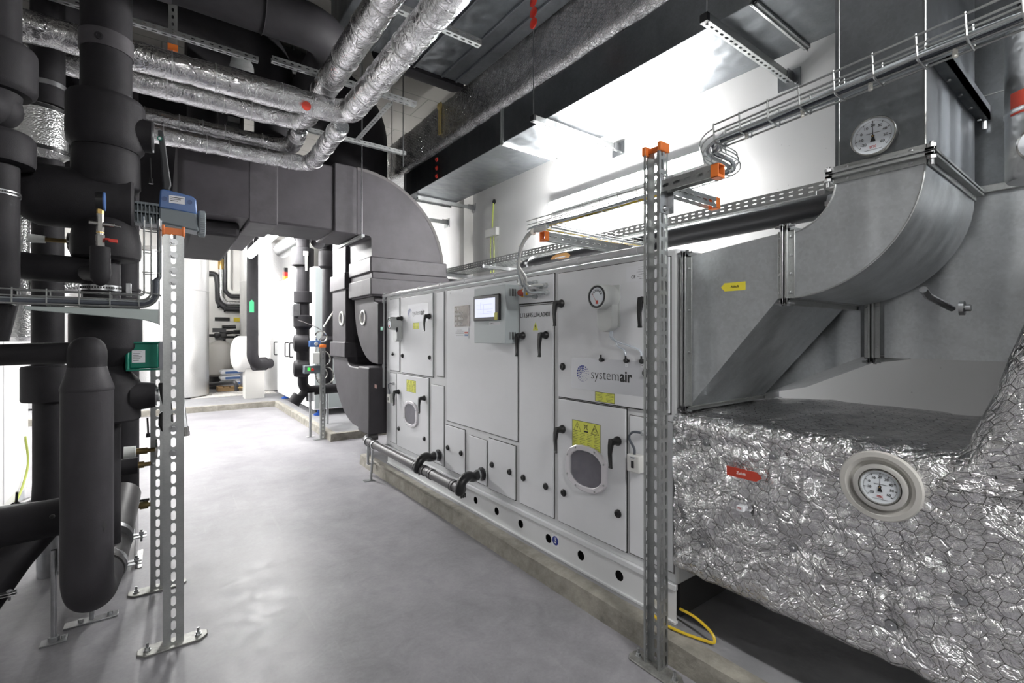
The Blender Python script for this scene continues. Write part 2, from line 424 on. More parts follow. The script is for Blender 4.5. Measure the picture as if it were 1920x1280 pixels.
def wall_mat(name, c, pores=True):
    m, n, l, b = nt(name); b.inputs['Roughness'].default_value = .6
    tc = n.new('ShaderNodeTexCoord')
    t = n.new('ShaderNodeTexNoise'); t.inputs['Scale'].default_value = 1.2; t.inputs['Detail'].default_value = 6; l.new(tc.outputs['Object'], t.inputs['Vector'])
    r = n.new('ShaderNodeValToRGB'); r.color_ramp.elements[0].position = .3; r.color_ramp.elements[1].position = .7
    r.color_ramp.elements[0].color = (*[x*.93 for x in c], 1); r.color_ramp.elements[1].color = (*c, 1); l.new(t.outputs['Fac'], r.inputs['Fac'])
    vo = n.new('ShaderNodeTexVoronoi'); vo.inputs['Scale'].default_value = 16; l.new(tc.outputs['Object'], vo.inputs['Vector'])
    sp = n.new('ShaderNodeSeparateColor'); l.new(vo.outputs['Color'], sp.inputs[0])
    rad = mnode(n, l, 'MULTIPLY', mnode(n, l, 'SUBTRACT', sp.outputs[0], .62), .28)
    hole = mnode(n, l, 'LESS_THAN', vo.outputs['Distance'], rad)
    mx = n.new('ShaderNodeMix'); mx.data_type = 'RGBA'; l.new(mnode(n, l, 'MULTIPLY', hole, .35), mx.inputs[0]); l.new(r.outputs['Color'], mx.inputs[6]); mx.inputs[7].default_value = (.2,.2,.19,1)
    l.new(mx.outputs[2], b.inputs['Base Color'])
    bp = n.new('ShaderNodeBump'); bp.inputs['Strength'].default_value = .5; bp.inputs['Distance'].default_value = .004
    l.new(mnode(n, l, 'SUBTRACT', t.outputs['Fac'], hole), bp.inputs['Height']); l.new(bp.outputs['Normal'], b.inputs['Normal'])
    return m
FLOOR = floor_mat()
WALL = wall_mat('painted_concrete', (.74,.74,.735)); WALLP = mat('smooth_white_wall', (.72,.71,.68), .6, var=.04)
CONC = mat('rough_concrete_edge', (.27,.255,.22), .85, bump=.7, bscale=22, var=.35, vscale=9, bdist=.012)
CONCT = mat('coated_plinth_top', (.25,.25,.26), .5, bump=.2, bscale=30, var=.18, vscale=5)
def ceil_mat():
    m, n, l, b = nt('wood_wool_ceiling'); b.inputs['Roughness'].default_value = .9
    tc = n.new('ShaderNodeTexCoord'); br = n.new('ShaderNodeTexBrick'); br.inputs['Scale'].default_value = 1; br.inputs['Mortar Size'].default_value = .008
    br.inputs['Brick Width'].default_value = 1.2; br.inputs['Row Height'].default_value = .6; br.offset = .5
    br.inputs['Color1'].default_value = (.27,.26,.24,1); br.inputs['Color2'].default_value = (.24,.23,.215,1); br.inputs['Mortar'].default_value = (.15,.15,.14,1)
    l.new(tc.outputs['Object'], br.inputs['Vector']); l.new(br.outputs['Color'], b.inputs['Base Color'])
    t = n.new('ShaderNodeTexNoise'); t.inputs['Scale'].default_value = 80; l.new(tc.outputs['Object'], t.inputs['Vector'])
    bp = n.new('ShaderNodeBump'); bp.inputs['Strength'].default_value = .8; l.new(t.outputs['Fac'], bp.inputs['Height']); l.new(bp.outputs['Normal'], b.inputs['Normal'])
    return m
CEIL = ceil_mat()

# ================================================================== SETTING
XW = 3.3; YF = 14.5; YB = -3.2; XL = -4.2; ZC = 4.7
struct('floor', M().box(XL-.1, YB-.1, -.1, XW+.1, YF+.1, 0), FLOOR)
struct('wall_right', M().box(XW, YB-.1, 0, XW+.15, YF+.1, ZC), WALL)
struct('wall_left', M().box(XL-.15, YB-.1, 0, XL, YF+.1, ZC), mat('grey_plaster', (.52,.52,.51), .7, var=.05))
struct('wall_far', M().box(XL, YF, 0, XW, YF+.15, ZC), WALLP)
struct('wall_back', M().box(XL, YB-.15, 0, XW, YB, ZC), mat('dimmed_back_wall', (.22,.22,.215), .8, var=.1))  # unseen wall, toned dark to dim reflections in the metal facing it
struct('ceiling', M().box(XL-.1, YB-.1, ZC, XW+.15, YF+.1, ZC+.15), CEIL)
XC = 1.726; ZP = .106
def plinth(name, x0, y0, x1, y1, z, seed):
    # coated top, rough uneven concrete edge strip
    random.seed(seed); top = M().box(x0+.07, y0+.07, 0, x1, y1-.0, z)
    struct(name, top, CONCT)
    e = M(); N = max(4, int((y1-y0)/.12)); secs = []
    for i in range(N+1):
        y = y0+(y1-y0)*i/N; j = lambda a: (random.random()-.5)*a
        secs.append([(x0+j(.006), y, 0), (x0+.006+j(.008), y, z*.55), (x0+.008+j(.012), y, z-.006+j(.006)), (x0+.03+j(.01), y, z+.001), (x0+.085, y, z+.0015), (x0+.085, y, 0)])
    e.loft(secs)
    e.box(x0+.004, y0-.005, 0, x1, y0+.085, z-.001)
    return struct(name+'_edge', e, CONC, ang=25)
p1 = plinth('trim_1', XC, -1.6, XW, 5.10, ZP, 3)
p2 = plinth('trim_2', 1.78, 6.39, XW, 10.3, .10, 4)
e = M().box(XL, 10.3, 0, XW, YF, .095); struct('trim_3', e, CONCT)
e = M(); e.box(XL, 10.22, 0, 1.80, 10.34, .10); struct('trim_4', e, CONC)
struct('trim_5', M().box(3.16, 5.30, 0, XW, 5.42, ZC), WALLP)       # small wall pier near the far end of the long duct

# ================================================================== AIR HANDLING UNIT
XA = 1.85; YA0, YA1 = 1.254, 4.67; ZB, ZT = .275, 1.795
def Yu(u, x=XA): return (F*x/(C_*(u-303))-x*S_)/C_
def A(u, v): p = PX(u, v, XA); return p.y, p.z
u_ = thing('air_handling_unit', 'long light grey two-deck air handling unit with black handles on the concrete plinth', 'air handling unit', (2.35, 3.0, ZP))
m = M().box(XA+.006, YA0, ZB, 2.85, YA1, ZT-.004)
obj('casing', m, AHUF, u_, bevel=.012)
m = M()
for y in (Yu(749.5), Yu(814), Yu(834), Yu(971), Yu(1043.5), Yu(1263.5)):
    pass
PAN = [('fixed_panel',731,749,1.05,1.756),('door',753,812,1.045,1.756),('fixed_panel',819,832,1.06,1.756),
 ('fixed_panel',731,743,.33,1.02),('door',745,804,.325,1.025),('fixed_panel',809,832,.33,.98),
 ('fixed_panel',838,970,.712,1.756),('door',836,871.5,.325,.675),('fixed_panel',880,912,.33,.65),('door',917,966,.325,.675),
 ('terminal_panel',972.5,1039,1.600,1.762),('door',975.6,1038,.325,1.583),('door',1048,1256,1.045,1.756),('door',1048,1174,.325,1.032),('fixed_panel',1181,1262,.33,1.005)]
pans = []
for nm, ul, ur, z0, z1 in PAN:
    y1, y0 = Yu(ul), max(Yu(ur), YA0+.012)
    sm = M().box(XA+.003, y0-.005, z0-.006, XA+.008, y1+.005, z1+.004); 
    g = 0 if nm == 'fixed_panel' else 1
    seam_o = sm
    p = obj(nm, M().box(XA-.002-.004*g, y0, z0, XA+.02, y1, z1), AHU, u_, bevel=.0025)
    obj('seam', seam_o, SEAM if g else mat('panel_shadow_gap' if False else 'grey_gasket', (.2,.2,.2), .7), p)
    pans.append(p)
# screw heads on fixed panels
def screws(p, pts, r=.006, x=XA-.004):
    m = M()
    for y, z in pts: m.lathe((x+.004, y, z), (-1,0,0), [(0,r),(.003,r),(.004,r*.6)], 8)
    obj('screws', m, STEEL, p)
screws(pans[6], [(Yu(838)-.06-.19*k, 1.735) for k in range(6)])
screws(pans[10], [(Yu(u), z) for u in (976,1000,1024,1035) for z in (1.612,1.75)])
def handle(p, u, v, big=1.0):
    y, z = A(u, v); x = XA-.006
    m = M().lathe((x, y, z), (-1,0,0), [(0,.024),(.010,.024),(.014,.020),(.030,.017),(.046,.017),(.05,.014)], 20)
    m.loft([[(x-.052, y-.012, z+.014),(x-.052, y+.020, z+.014),(x-.034, y+.020, z+.014),(x-.034, y-.012, z+.014)],
            [(x-.056, y-.004, z-.02),(x-.056, y+.021, z-.02),(x-.036, y+.021, z-.02),(x-.036, y-.004, z-.02)],
            [(x-.056, y+.002, z-.06),(x-.056, y+.021, z-.06),(x-.040, y+.021, z-.06),(x-.040, y+.002, z-.06)],
            [(x-.053, y-.001, z-.118),(x-.053, y+.018, z-.118),(x-.042, y+.018, z-.118),(x-.042, y-.001, z-.118)],
            [(x-.060, y-.010, z-.130),(x-.060, y+.014, z-.130),(x-.050, y+.014, z-.130),(x-.050, y-.010, z-.130)]])
    obj('handle', m, BLACKP, p, bevel=.003)
def knob(p, u, v):
    y, z = A(u, v)
    m = M().lathe((XA-.006, y, z), (-1,0,0), [(0,.021),(.006,.021),(.010,.015),(.013,.014),(.013,.008),(.010,.007)], 20)
    obj('latch', m, BLACKP, p)
for i, u, v in ((1,755,597),(1,807,593),(11,983,629),(11,1026,628),(12,1055,569),(12,1216,563),(13,1057,804),(13,1160.5,826),(4,749,734),(4,797.5,746)): handle(pans[i], u, v)
for i, u, v in ((1,756,666.5),(1,807,670),(12,1057,687),(12,1213.5,699),(4,749,803),(4,797,822),(7,841,838.5),(7,866,849),(9,924,870.5),(9,957,884),(11,983,895),(11,1025,911),(13,1058.6,923),(13,1160.5,962)): knob(pans[i], u, v)
RT, UP = (0,-1,0), (0,0,1)
def sticker(p, name, ul, ur, z0, z1, mt, x=XA-.0065, rim=None):
    y1, y0 = Yu(ul), Yu(ur); m = M().box(x, y0, z0, x+.0012, y1, z1)
    o = obj(name, m, mt, p, flat=True)
    if rim:
        q = M(); t = .0022
        q.box(x-.0004, y0, z0, x, y1, z0+t).box(x-.0004, y0, z1-t, x, y1, z1).box(x-.0004, y0, z0, x, y0+t, z1).box(x-.0004, y1-t, z0, x, y1, z1)
        obj('border', q, rim, o, flat=True)
    return o, y0, y1
def lines(o, x, y0, y1, z0, z1, n, mt, seed=1, th=.0016, name='print'):
    r = random.Random(seed); m = M()
    for i in range(n):
        z = z1-(i+.5)*(z1-z0)/n; w = (y1-y0)*(.55+.45*r.random()); c = (y0+y1)/2
        k = c+w/2
        while k > c-w/2:
            q = .003+.006*r.random(); m.box(x-.0004, max(k-q, c-w/2), z-th/2, x, k, z+th/2); k -= q+.0016
    return obj(name, m, mt, o, flat=True)
# makers mark: ring of dots and lettering
def maker(o, x, yl, zc, h, w):
    m = M(); cy = yl-h*.52
    for ring, (rr, nn, s0) in enumerate(((.50,18,.075),(.36,15,.062),(.235,12,.045),(.13,9,.03))):
        for k in range(nn):
            t = 2*PI*k/nn+ring*.1; f = .5+.5*math.cos(t-2.35)
            q = s0*(.22+.78*f)*h
            m.lathe((x, cy-rr*h*math.cos(t), zc+rr*h*math.sin(t)), (-1,0,0), [(0,q),(.0005,q)], 10)
    obj('dot_mark', m, BLUED, o, flat=True)
    text('lettering', 'system', h*.92, (x-.0003, yl-h*1.22, zc+h*.02), RT, UP, INK, o, sx=w, bold=-.0012*h/.07)
    text('lettering', 'air', h*.92, (x-.0003, yl-h*1.22-w*h*2.60, zc+h*.02), RT, UP, INK, o, sx=w, bold=.0018*h/.07)
o, y0, y1 = sticker(pans[12], 'brand_plate', 1073, 1208, 1.105, 1.275, SILV)
maker(o, XA-.0067, Yu(1084), 1.19, .083, .93)
o, y0, y1 = sticker(pans[1], 'brand_plate', 765, 804, 1.52, 1.68, SILV)
maker(o, XA-.0067, Yu(766.5), 1.60, .075, .93)
def warn(p, ul, ur, z0, z1, cols, seed, pict=False):
    o, y0, y1 = sticker(p, 'warning_label', ul, ur, z0, z1, YEL, rim=INK)
    x = XA-.0067; H = z1-z0; Wd = y1-y0
    zt = z1-H*.38 if pict else z1-H*.06
    rows = 2; hh = (zt-z0-H*.05)/rows
    for r_ in range(rows):
        for c_ in range(cols):
            a = y1-Wd*(c_+.93)/cols; b = y1-Wd*(c_+.07)/cols
            lines(o, x, a, b, zt-hh*(r_+.92), zt-hh*r_, 5 if pict else 3, INK, seed+c_+7*r_, th=.0016 if pict else .0013)
    if pict:
        m = M(); t = .0022
        def seg(a, b, w=t):
            a, b = V((x-.0004, *a)), V((x-.0004, *b)); d = (b-a).normalized()*w/2; q = V((0,-d.z,d.y))
            m.add([a-d-q, b+d-q, b+d+q, a-d+q], [(0,1,2,3)])
        for cc in (.19, .81):
            cy = y1-Wd*cc; w_ = Wd*.13; a, b, c = (cy-w_, z1-H*.35), (cy+w_, z1-H*.35), (cy, z1-H*.06)
            seg(a,b); seg(b,c); seg(c,a)
        cy = y1-Wd*.19
        m.add([(x-.0004,cy-.002,z1-H*.12),(x-.0004,cy+.007,z1-H*.22),(x-.0004,cy+.001,z1-H*.22),(x-.0004,cy+.004,z1-H*.31),(x-.0004,cy-.006,z1-H*.205),(x-.0004,cy,z1-H*.205)], [(0,1,2,3,4,5)])
        cy = y1-Wd*.81
        for zz, rr in ((.21,.011),(.285,.016)):
            for k in range(12):
                t0, t1 = 2*PI*k/12, 2*PI*(k+1)/12
                seg((cy+rr*math.cos(t0), z1-H*zz+rr*math.sin(t0)), (cy+rr*math.cos(t1), z1-H*zz+rr*math.sin(t1)), .0016)
        cy = y1-Wd*.5; w_ = Wd*.07
        seg((cy-w_,z1-H*.08),(cy+w_,z1-H*.26)); seg((cy+w_,z1-H*.08),(cy-w_,z1-H*.26))
        seg((cy-w_*.7,z1-H*.12),(cy+w_*.7,z1-H*.12)); seg((cy-w_*.7,z1-H*.12),(cy-w_*.5,z1-H*.25)); seg((cy+w_*.7,z1-H*.12),(cy+w_*.5,z1-H*.25))
        m.box(x-.0004, cy-w_, z1-H*.345, x, cy+w_, z1-H*.30)
        obj('pictogram', m, INK, o, flat=True)
    return o
warn(pans[12], 1117.5, 1154, 1.050, 1.102, 2, 3)
warn(pans[1], 775.5, 787, 1.455, 1.512, 2, 5)
warn(pans[13], 1074.5, 1127.5, .765, .93, 4, 9, True)
warn(pans[4], 763.5, 781, .875, .985, 4, 15, True)
# rating label and small tags on the big door
o, y0, y1 = sticker(pans[12], 'rating_label', 1176, 1222, 1.66, 1.735, PAPER)
lines(o, XA-.0067, y0+.004, y1-.06, 1.665, 1.732, 6, INK, 4, th=.0013)
text('ce_mark', 'CE', .022, (XA-.007, y1-.03, 1.682), RT, UP, INK, o)
o, y0, y1 = sticker(pans[12], 'rating_label', 1202, 1222, 1.618, 1.658, PAPER)
text('print', 'QR' if False else 'GT', .012, (XA-.007, y1-.02, 1.63), RT, UP, INK, o)
# electric warning triangle and position code on the tall door
p = pans[11]; yc = Yu(1005.5); zc = 1.455
m = M().prism([(XA-.0065, yc-.026, zc-.026), (XA-.0065, yc+.026, zc-.026), (XA-.0065, yc, zc+.026)], (.001,0,0))
tri = obj('warning_triangle', m, YEL, p, flat=True)
m = M().poly([(XA-.0068, yc+.0-.001, zc+.014),(XA-.0068, yc+.006, zc-.003),(XA-.0068, yc+.001, zc-.003),(XA-.0068, yc+.003, zc-.019),(XA-.0068, yc-.006, zc+.001),(XA-.0068, yc-.001, zc+.001)])
obj('lightning_bolt', m, INK, tri, flat=True)
text('position_code', 'L13.6495.U04.A0401', .040, (XA-.0068, Yu(977), 1.523), RT, UP, INK, p, sx=.86)
# engraved plate and revision label beside the controller
p = pans[6]; y1, z1 = A(853, 571); y0, z0 = A(881, 610)
y1 = Yu(853); y0 = Yu(881); z0, z1 = 1.465, 1.625
pl = obj('engraved_plate', M().box(XA-.0045, y0, z0, XA-.002, y1, z1), PLATE, p, flat=True)
for i, s in enumerate(('L3   E\u00dc', 'Monoblock NC', 'ZUL 1350m\u00b3/h', 'ABL 1520m\u00b3/h')):
    text('engraving', s, .032, (XA-.0049, y1-.008, z1-.025-.037*i), RT, UP, WHT, pl, sx=.62)
rv = obj('revision_label', M().box(XA-.0045, Yu(879.5), 1.375, XA-.002, Yu(854), 1.455), PAPER, p, flat=True)
for mt, zz in ((REDD, 1.418), (BLUE, 1.400)):
    obj('colour_field', M().box(XA-.0049, Yu(878.5), zz-.006, XA-.0044, Yu(872), zz+.006), mt, rv, flat=True)
lines(rv, XA-.0047, Yu(871), Yu(855), 1.39, 1.445, 4, INK, 8, th=.0018)
# controller box with lit touch screen
bx0 = XA-.11
y1, y0 = Yu(889, bx0), Yu(947.5, bx0); zt = 1.722; zb = 1.345
cb = obj('controller_box', M().box(bx0, y0, zb, XA, y1, zt), BOXG, u_, bevel=.004)
cb['label'] = 'grey-green control box with a lit touch screen'
def yb(u): return Yu(u, bx0)
zs0 = 1.495; zs1 = 1.665
sc_ = obj('screen_frame', M().box(bx0-.018, yb(939.5), zs0, bx0, yb(891.5), zs1), BLACKP, cb, bevel=.005)
bk = bx0-.0185
obj('display', M().box(bk, yb(932.5), zs0+.023, bk+.002, yb(894.5), zs1-.022), SCREEN, cb, flat=True)
lm = M(); LB = mat('screen_lines', (.2,.2,.3), .5, emit=(.35,.38,.6), es=.35)
for a, b, c, d in ((.1,.2,.9,.2),(.1,.42,.9,.42),(.1,.68,.85,.68),(.45,.2,.45,.68),(.3,.42,.3,.8),(.6,.3,.85,.3)):
    ya, yb_ = yb(932.5), yb(894.5); za, zb_ = zs0+.023, zs1-.022; t = .0008
    p0, p1_ = yb_-(yb_-ya)*a, yb_-(yb_-ya)*c; q0, q1 = za+(zb_-za)*b, za+(zb_-za)*d
    lm.box(bk-.0004, p1_-t, q0-t, bk, p0+t, q1+t)
obj('screen_graphics', lm, LB, cb, flat=True)
obj('energy_label', M().box(bk-.0005, yb(937), zs0+.004, bk, yb(931.5), zs0+.05), mat('olive_label', (.5,.48,.05), .5), cb, flat=True)
tg = obj('name_strip', M().box(bx0-.001, yb(938), zs0-.028, bx0, yb(917), zs0-.010), PAPER, cb, flat=True)
text('print', 'B L M C - 1', .010, (bx0-.0014, yb(919), zs0-.019), RT, UP, INK, tg)
sl = M()
for zz in (1.395, 1.672):
    for k in range(5): sl.box(bx0+.028+.012*k, y0-.0006, zz-.024, bx0+.033+.012*k, y0+.002, zz+.024)
obj('vent_slots', sl, INK, cb, flat=True)
# switch, glands on the terminal panel
tp = pans[10]; y, z = A(986, 549)
m = M(); m.box(XA-.02, y-.026, z-.026, XA, y+.026, z+.026); lab(obj('switch_base', m, mat('signal_yellow', (.75,.45,.02), .4), tp, bevel=.004), 'yellow switch base')
m = M().lathe((XA-.02, y+.006, z), (-1,0,0), [(0,.024),(.015,.024),(.03,.016),(.034,.015)], 6); lab(obj('main_switch', m, mat('dull_red', (.33,.05,.03), .4), tp), 'dull red main switch knob')
GL = [(993,533),(1007,530),(1016,537),(1026,535),(1018,549),(1029,549),(1003,546),(1007,556)]
gp = []
for u, v in GL:
    y, z = A(u, v); m = M().lathe((XA-.005, y, z), (-1,0,0), [(0,.017),(.012,.017),(.012,.014),(.026,.014),(.032,.009)], 6)
    obj('cable_gland', m, GREYP, tp, flat=True); gp.append(V((XA-.035, y, z)))
tg = obj('name_strip', M().box(XA-.007, Yu(996), 1.612, XA-.006, Yu(980), 1.624), PAPER, tp, flat=True)
# pressure gauges in tube housings
def gauge_round(c, r, nrm_x, parent, nums=('10','20','30','40'), dark=True):
    x = nrm_x
    m = M().lathe((x, c[0], c[1]), (-1,0,0), [(0,r),(.006,r),(.008,r*.98),(.008,r*.84),(.002,r*.82)], 36)
    obj('bezel', m, BLACKP if dark else CHROME, parent)
    f = obj('dial', M().lathe((x-.003, c[0], c[1]), (-1,0,0), [(0,r*.83),(.001,r*.83)], 32), DIAL, parent, flat=True)
    m = M()
    for k in range(19):
        t = PI*(.12+.76*k/18); s = 2 if k % 3 == 0 else 1
        a = V((x-.0045, c[0]+math.cos(t)*r*.70, c[1]+math.sin(t)*r*.70)); b = V((x-.0045, c[0]+math.cos(t)*r*(.70-.06*s), c[1]+math.sin(t)*r*(.70-.06*s)))
        q = V((0, math.sin(t), -math.cos(t)))*.0007; m.add([a-q,b-q,b+q,a+q], [(0,1,2,3)])
    obj('scale_marks', m, INK, f, flat=True)
    return f
def magnehelic(u, v, flip=False, label=None):
    x1 = XA-.115; pc = PX(u, v, x1); y, z = pc.y, pc.z; r = .062
    m = M()
    m.lathe((XA-.006, y, z), (-1,0,0), [(0,r*1.02),(.10,r*1.02),(.108,r*.98),(.108,r*.9),(.10,r*.9)], 40)
    prof = [(y-.048, z-.02), (y-.048, z-.12)] + [(y+.048*math.cos(t), z-.13+.048*math.sin(t)) for t in [PI+PI*k/8 for k in range(9)]][::1] + [(y+.048, z-.02)]
    prof = [(y-.05, z), (y-.05, z-.135)] + [(y-.05*math.cos(PI*k/8), z-.135-.04*math.sin(PI*k/8)) for k in range(1,8)] + [(y+.05, z-.135), (y+.05, z)]
    m.prism([(XA-.006, a, b) for a, b in prof], (-.052, 0, 0))
    prof = [(y-.062, z+.062), (y-.062, z-.15), (y+.045, z-.15), (y+.062, z-.10), (y+.062, z+.062)]
    m.prism([(XA-.006, a, b) for a, b in prof], (-.006, 0, 0))
    g = obj('pressure_gauge', m, mat('gauge_housing', (.60,.62,.61), .42), u_, bevel=.003)
    f = gauge_round((y, z), .056, x1+.008, g)
    for k, s in enumerate(('0','10','20','30','40','50')):
        t = PI*(1-(.14+.72*k/5)); text('numeral', s, .011, (x1+.003, y-math.cos(t)*-1*.030*-1, z+math.sin(t)*.030), RT, UP, INK, g, align='CENTER')
    m = M().lathe((x1+.004, y, z-.022), (-1,0,0), [(0,.004),(.002,.004)], 8).box(x1+.0028, y-.009, z-.036, x1+.0035, y+.007, z-.018)
    obj('maker_field', m, REDD, g, flat=True)
    a = V((x1+.002, y, z-.028)); b = V((x1+.002, y+.032, z+.018)); q = V((0,.001,-.001)); m = M().add([a-q,b-q*.3,b+q*.3,a+q],[(0,1,2,3)])
    obj('needle', m, REDD, g, flat=True)
    return g, y, z
g1, gy, gz = magnehelic(1118, 556); g1['label'] = 'large round pressure gauge on the big upper door'
g2, gy2, gz2 = magnehelic(729.5, 606); g2['label'] = 'small-looking round pressure gauge at the far end'
# measuring ports with clear tubes
ports = []
for (u, v), lb in zip(((1130,674),(1176.5,676),(1206,677),(738,664)), (None,'-','+',None)):
    y, z = A(u, v)
    m = M().lathe((XA-.006, y, z), (-1,0,0), [(0,.012),(.01,.012),(.016,.008)], 12)
    m.box(XA-.010, y-.018, z-.006, XA-.006, y+.018, z+.006); m.cyl((XA-.014, y, z+.004), (XA-.014, y, z+.026), .0045, n=8)
    obj('measuring_port', m, BLACKP, u_)
    ports.append(V((XA-.014, y, z+.03)))
    if lb:
        t = obj('sign_tag', M().box(XA-.0075, y-.010, z-.030, XA-.0065, y+.008, z-.014), PAPER, u_, flat=True)
        text('print', lb, .014, (XA-.008, y, z-.022), RT, UP, INK, t, align='CENTER')
for k in (1, 2):
    a = V((XA-.03, gy-.004-.012*k, gz-.172)); b = ports[k]
    m = M().tube(spline([a, a+V((0,-.002,-.03)), a+V((.005,-.03,-.052)), V((XA-.02, (a.y+b.y)/2, b.z+.035+.006*k)), b+V((0,.012,.024)), b, b-V((0,0,.006))], 6), .0042, 8)
    obj('clear_tube', m, mat('clear_hose', (.72,.78,.86), .12, alpha=.55), u_)
# bull's-eye windows
def window(p, u, v, hw, hh, cx_, cz_):
    y, z = A(u, v)
    def oct_(s, k): # barrel shape: straight upright sides, arched top and bottom
        out = []
        for q in range(4):
            sx = (1,-1,-1,1)[q]; sz = (1,1,-1,-1)[q]
            c0 = [(hw*s, hh*.48*s), (hw*.80*s, hh*.76*s), (hw*.52*s, hh*.93*s), (hw*.2*s, hh*s)]
            if q % 2: c0 = c0[::-1]
            out += [(sx*a, sz*b) for a, b in c0]
        return out
    x = XA-.006; secs = []
    for s, d in ((1.0,0),(1.0,.010),(.96,.014),(.80,.014),(.77,.010),(.77,-.005)):
        secs.append([(x-d, y+a, z+b) for a, b in oct_(s, 0)])
    w = obj('window', M().loft(secs, cap=False), mat('clear_window_frame', (.72,.70,.73), .25), p, ang=30)
    obj('pane', M().poly([(x-.0075, y+a, z+b) for a, b in oct_(.785, 0)][::-1]), GLASSY, w, flat=True)
    obj('dark_interior', M().poly([(x-.0008, y+a, z+b) for a, b in oct_(.785, 0)][::-1]), mat('window_interior', (.13,.125,.14), .6, var=.5, vscale=8), w, flat=True)
    m = M()
    for a, b in [oct_(.9,0)[i] for i in (0,2,5,7,8,10,13,15)]: m.lathe((x-.013, y+a, z+b), (-1,0,0), [(0,.006),(.003,.006),(.005,.003)], 8)
    obj('screws', m, STEEL, w)
window(pans[13], 1101, 878, .150, .124, .055, .055)
window(pans[4], 772, 776, .148, .120, .045, .045)
# small lamp junction boxes with cable
for (u, v), txt in (((1199, 866), 'LICHT'), ((737, 746), None)):
    y, z = A(u, v); x = XA-.006; h = .042
    p = u_
    b_ = obj('light_switch_box', M().box(x-.045, y-.036, z-h, x, y+.036, z+h), WHITEP, p, bevel=.006)
    obj('rocker', M().box(x-.049, y-.008, z-.02, x-.045, y+.008, z+.014), BLACKP, b_, bevel=.002)
    if txt:
        t = obj('tag', M().box(x-.0465, y-.014, z+.022, x-.045, y+.016, z+.036), PAPER, b_, flat=True)
        text('print', txt, .010, (x-.047, y+.014, z+.029), RT, UP, INK, b_)
    a = V((x-.03, y, z+h)); g = V((x-.01, y-.030, z+h+.105))
    m = M().tube(spline([a, a+V((0,.004,.03)), a+V((0,.034,.075)), g+V((-.02,.04,.0)), g], 6), .006, 8)
    obj('switch_cable', m, CABLED, p)
    obj('cable_gland', M().lathe(g+V((.012,0,0)), (-1,0,0), [(0,.015),(.014,.015),(.02,.009)], 6), GREYP, p, flat=True)
# top pipe-like edge profile, corner conduit
zt = ZT+.012
m = M().cyl((XA-.008, YA0+.16, zt), (XA-.008, YA1, zt), .019, n=16)
o = obj('top_edge_conduit', m, mat('light_grey_conduit', (.63,.64,.65), .35), u_)
m = M()
for k in range(9): y = YA0+.2+.40*k; m.lathe((XA-.008, y, zt), (0,1,0), [(0,.0215),(.035,.0215)], 16)
obj('conduit_clips', m, mat('clip_grey', (.66,.67,.68), .4), o)
m = M().tube(bend([(XA-.012, YA1-.05, zt), (XA-.012, YA1+.02, zt), (XA-.012, YA1+.02, .86)], .05), .014, 12)
obj('corner_conduit', m, mat('conduit_grey', (.5,.52,.53), .4), u_)
# base frame with lifting holes
m = M(); y0 = 1.445
m.holed((XA-.004, y0, ZP+.004), (0,0,1), (0,1,0), ZB-ZP-.012, .27*11, [(ZB-ZP)/2-.003], .27, circle(.026))
m.box(XA-.004, YA0, ZP+.004, XA-.001, y0, ZB-.008); m.box(XA-.004, y0+2.97, ZP+.004, XA-.001, 4.60, ZB-.008)
bf = obj('base_frame', m, AHUF, u_, ang=30)
m = M().box(XA-.014, YA0, ZP, XA+.01, 4.60, ZP+.012).box(XA-.012, YA0, ZB-.02, XA+.01, YA1, ZB+.006)
m.box(2.83, YA0, ZP, 2.84, 4.6, ZB).box(XA-.004, 4.595, ZP, 2.84, 4.60, ZB)
obj('base_rails', m, AHUF, u_, bevel=.002)
obj('base_inside', M().box(XA+.06, YA0+.02, ZP+.002, 2.82, 4.59, ZB-.003), mat('base_shadow_grey', (.06,.06,.06), .8), u_)  # dark box painted as the shade inside the open base
for u in (1042.5, 795):
    y = Yu(u); st = obj('lifting_label', M().box(XA-.0052, y-.030, .165, XA-.004, y+.030, .235), PAPER, u_, flat=True)
    obj('blue_disc', M().lathe((XA-.0052, y, .200), (-1,0,0), [(0,.026),(.0006,.026)], 24), BLUED, st, flat=True)
    obj('hook_symbol', M().tube([(XA-.0062,y,.219),(XA-.0062,y,.205),(XA-.0062,y-.007,.198),(XA-.0062,y-.004,.188),(XA-.0062,y+.005,.188),(XA-.0062,y+.008,.196)], .0022, 6), WHT, st)

# yellow earth lead at the near end of the base
m = M().tube(spline([(XA+.02, YA0-.004, .17), (1.86, 1.17, .175), (1.85, 1.09, .155), (1.84, 1.07, .125), (1.83, 1.12, .115), (1.80, 1.20, .118), (1.79, 1.29, .12), (1.80, 1.36, .14), (XA-.004, 1.38, .16)], 8), .0062, 8)
tag(obj('earth_cable', m, YCAB), 'yellow and green earth cable looping out below the near end of the grey unit', 'cable')

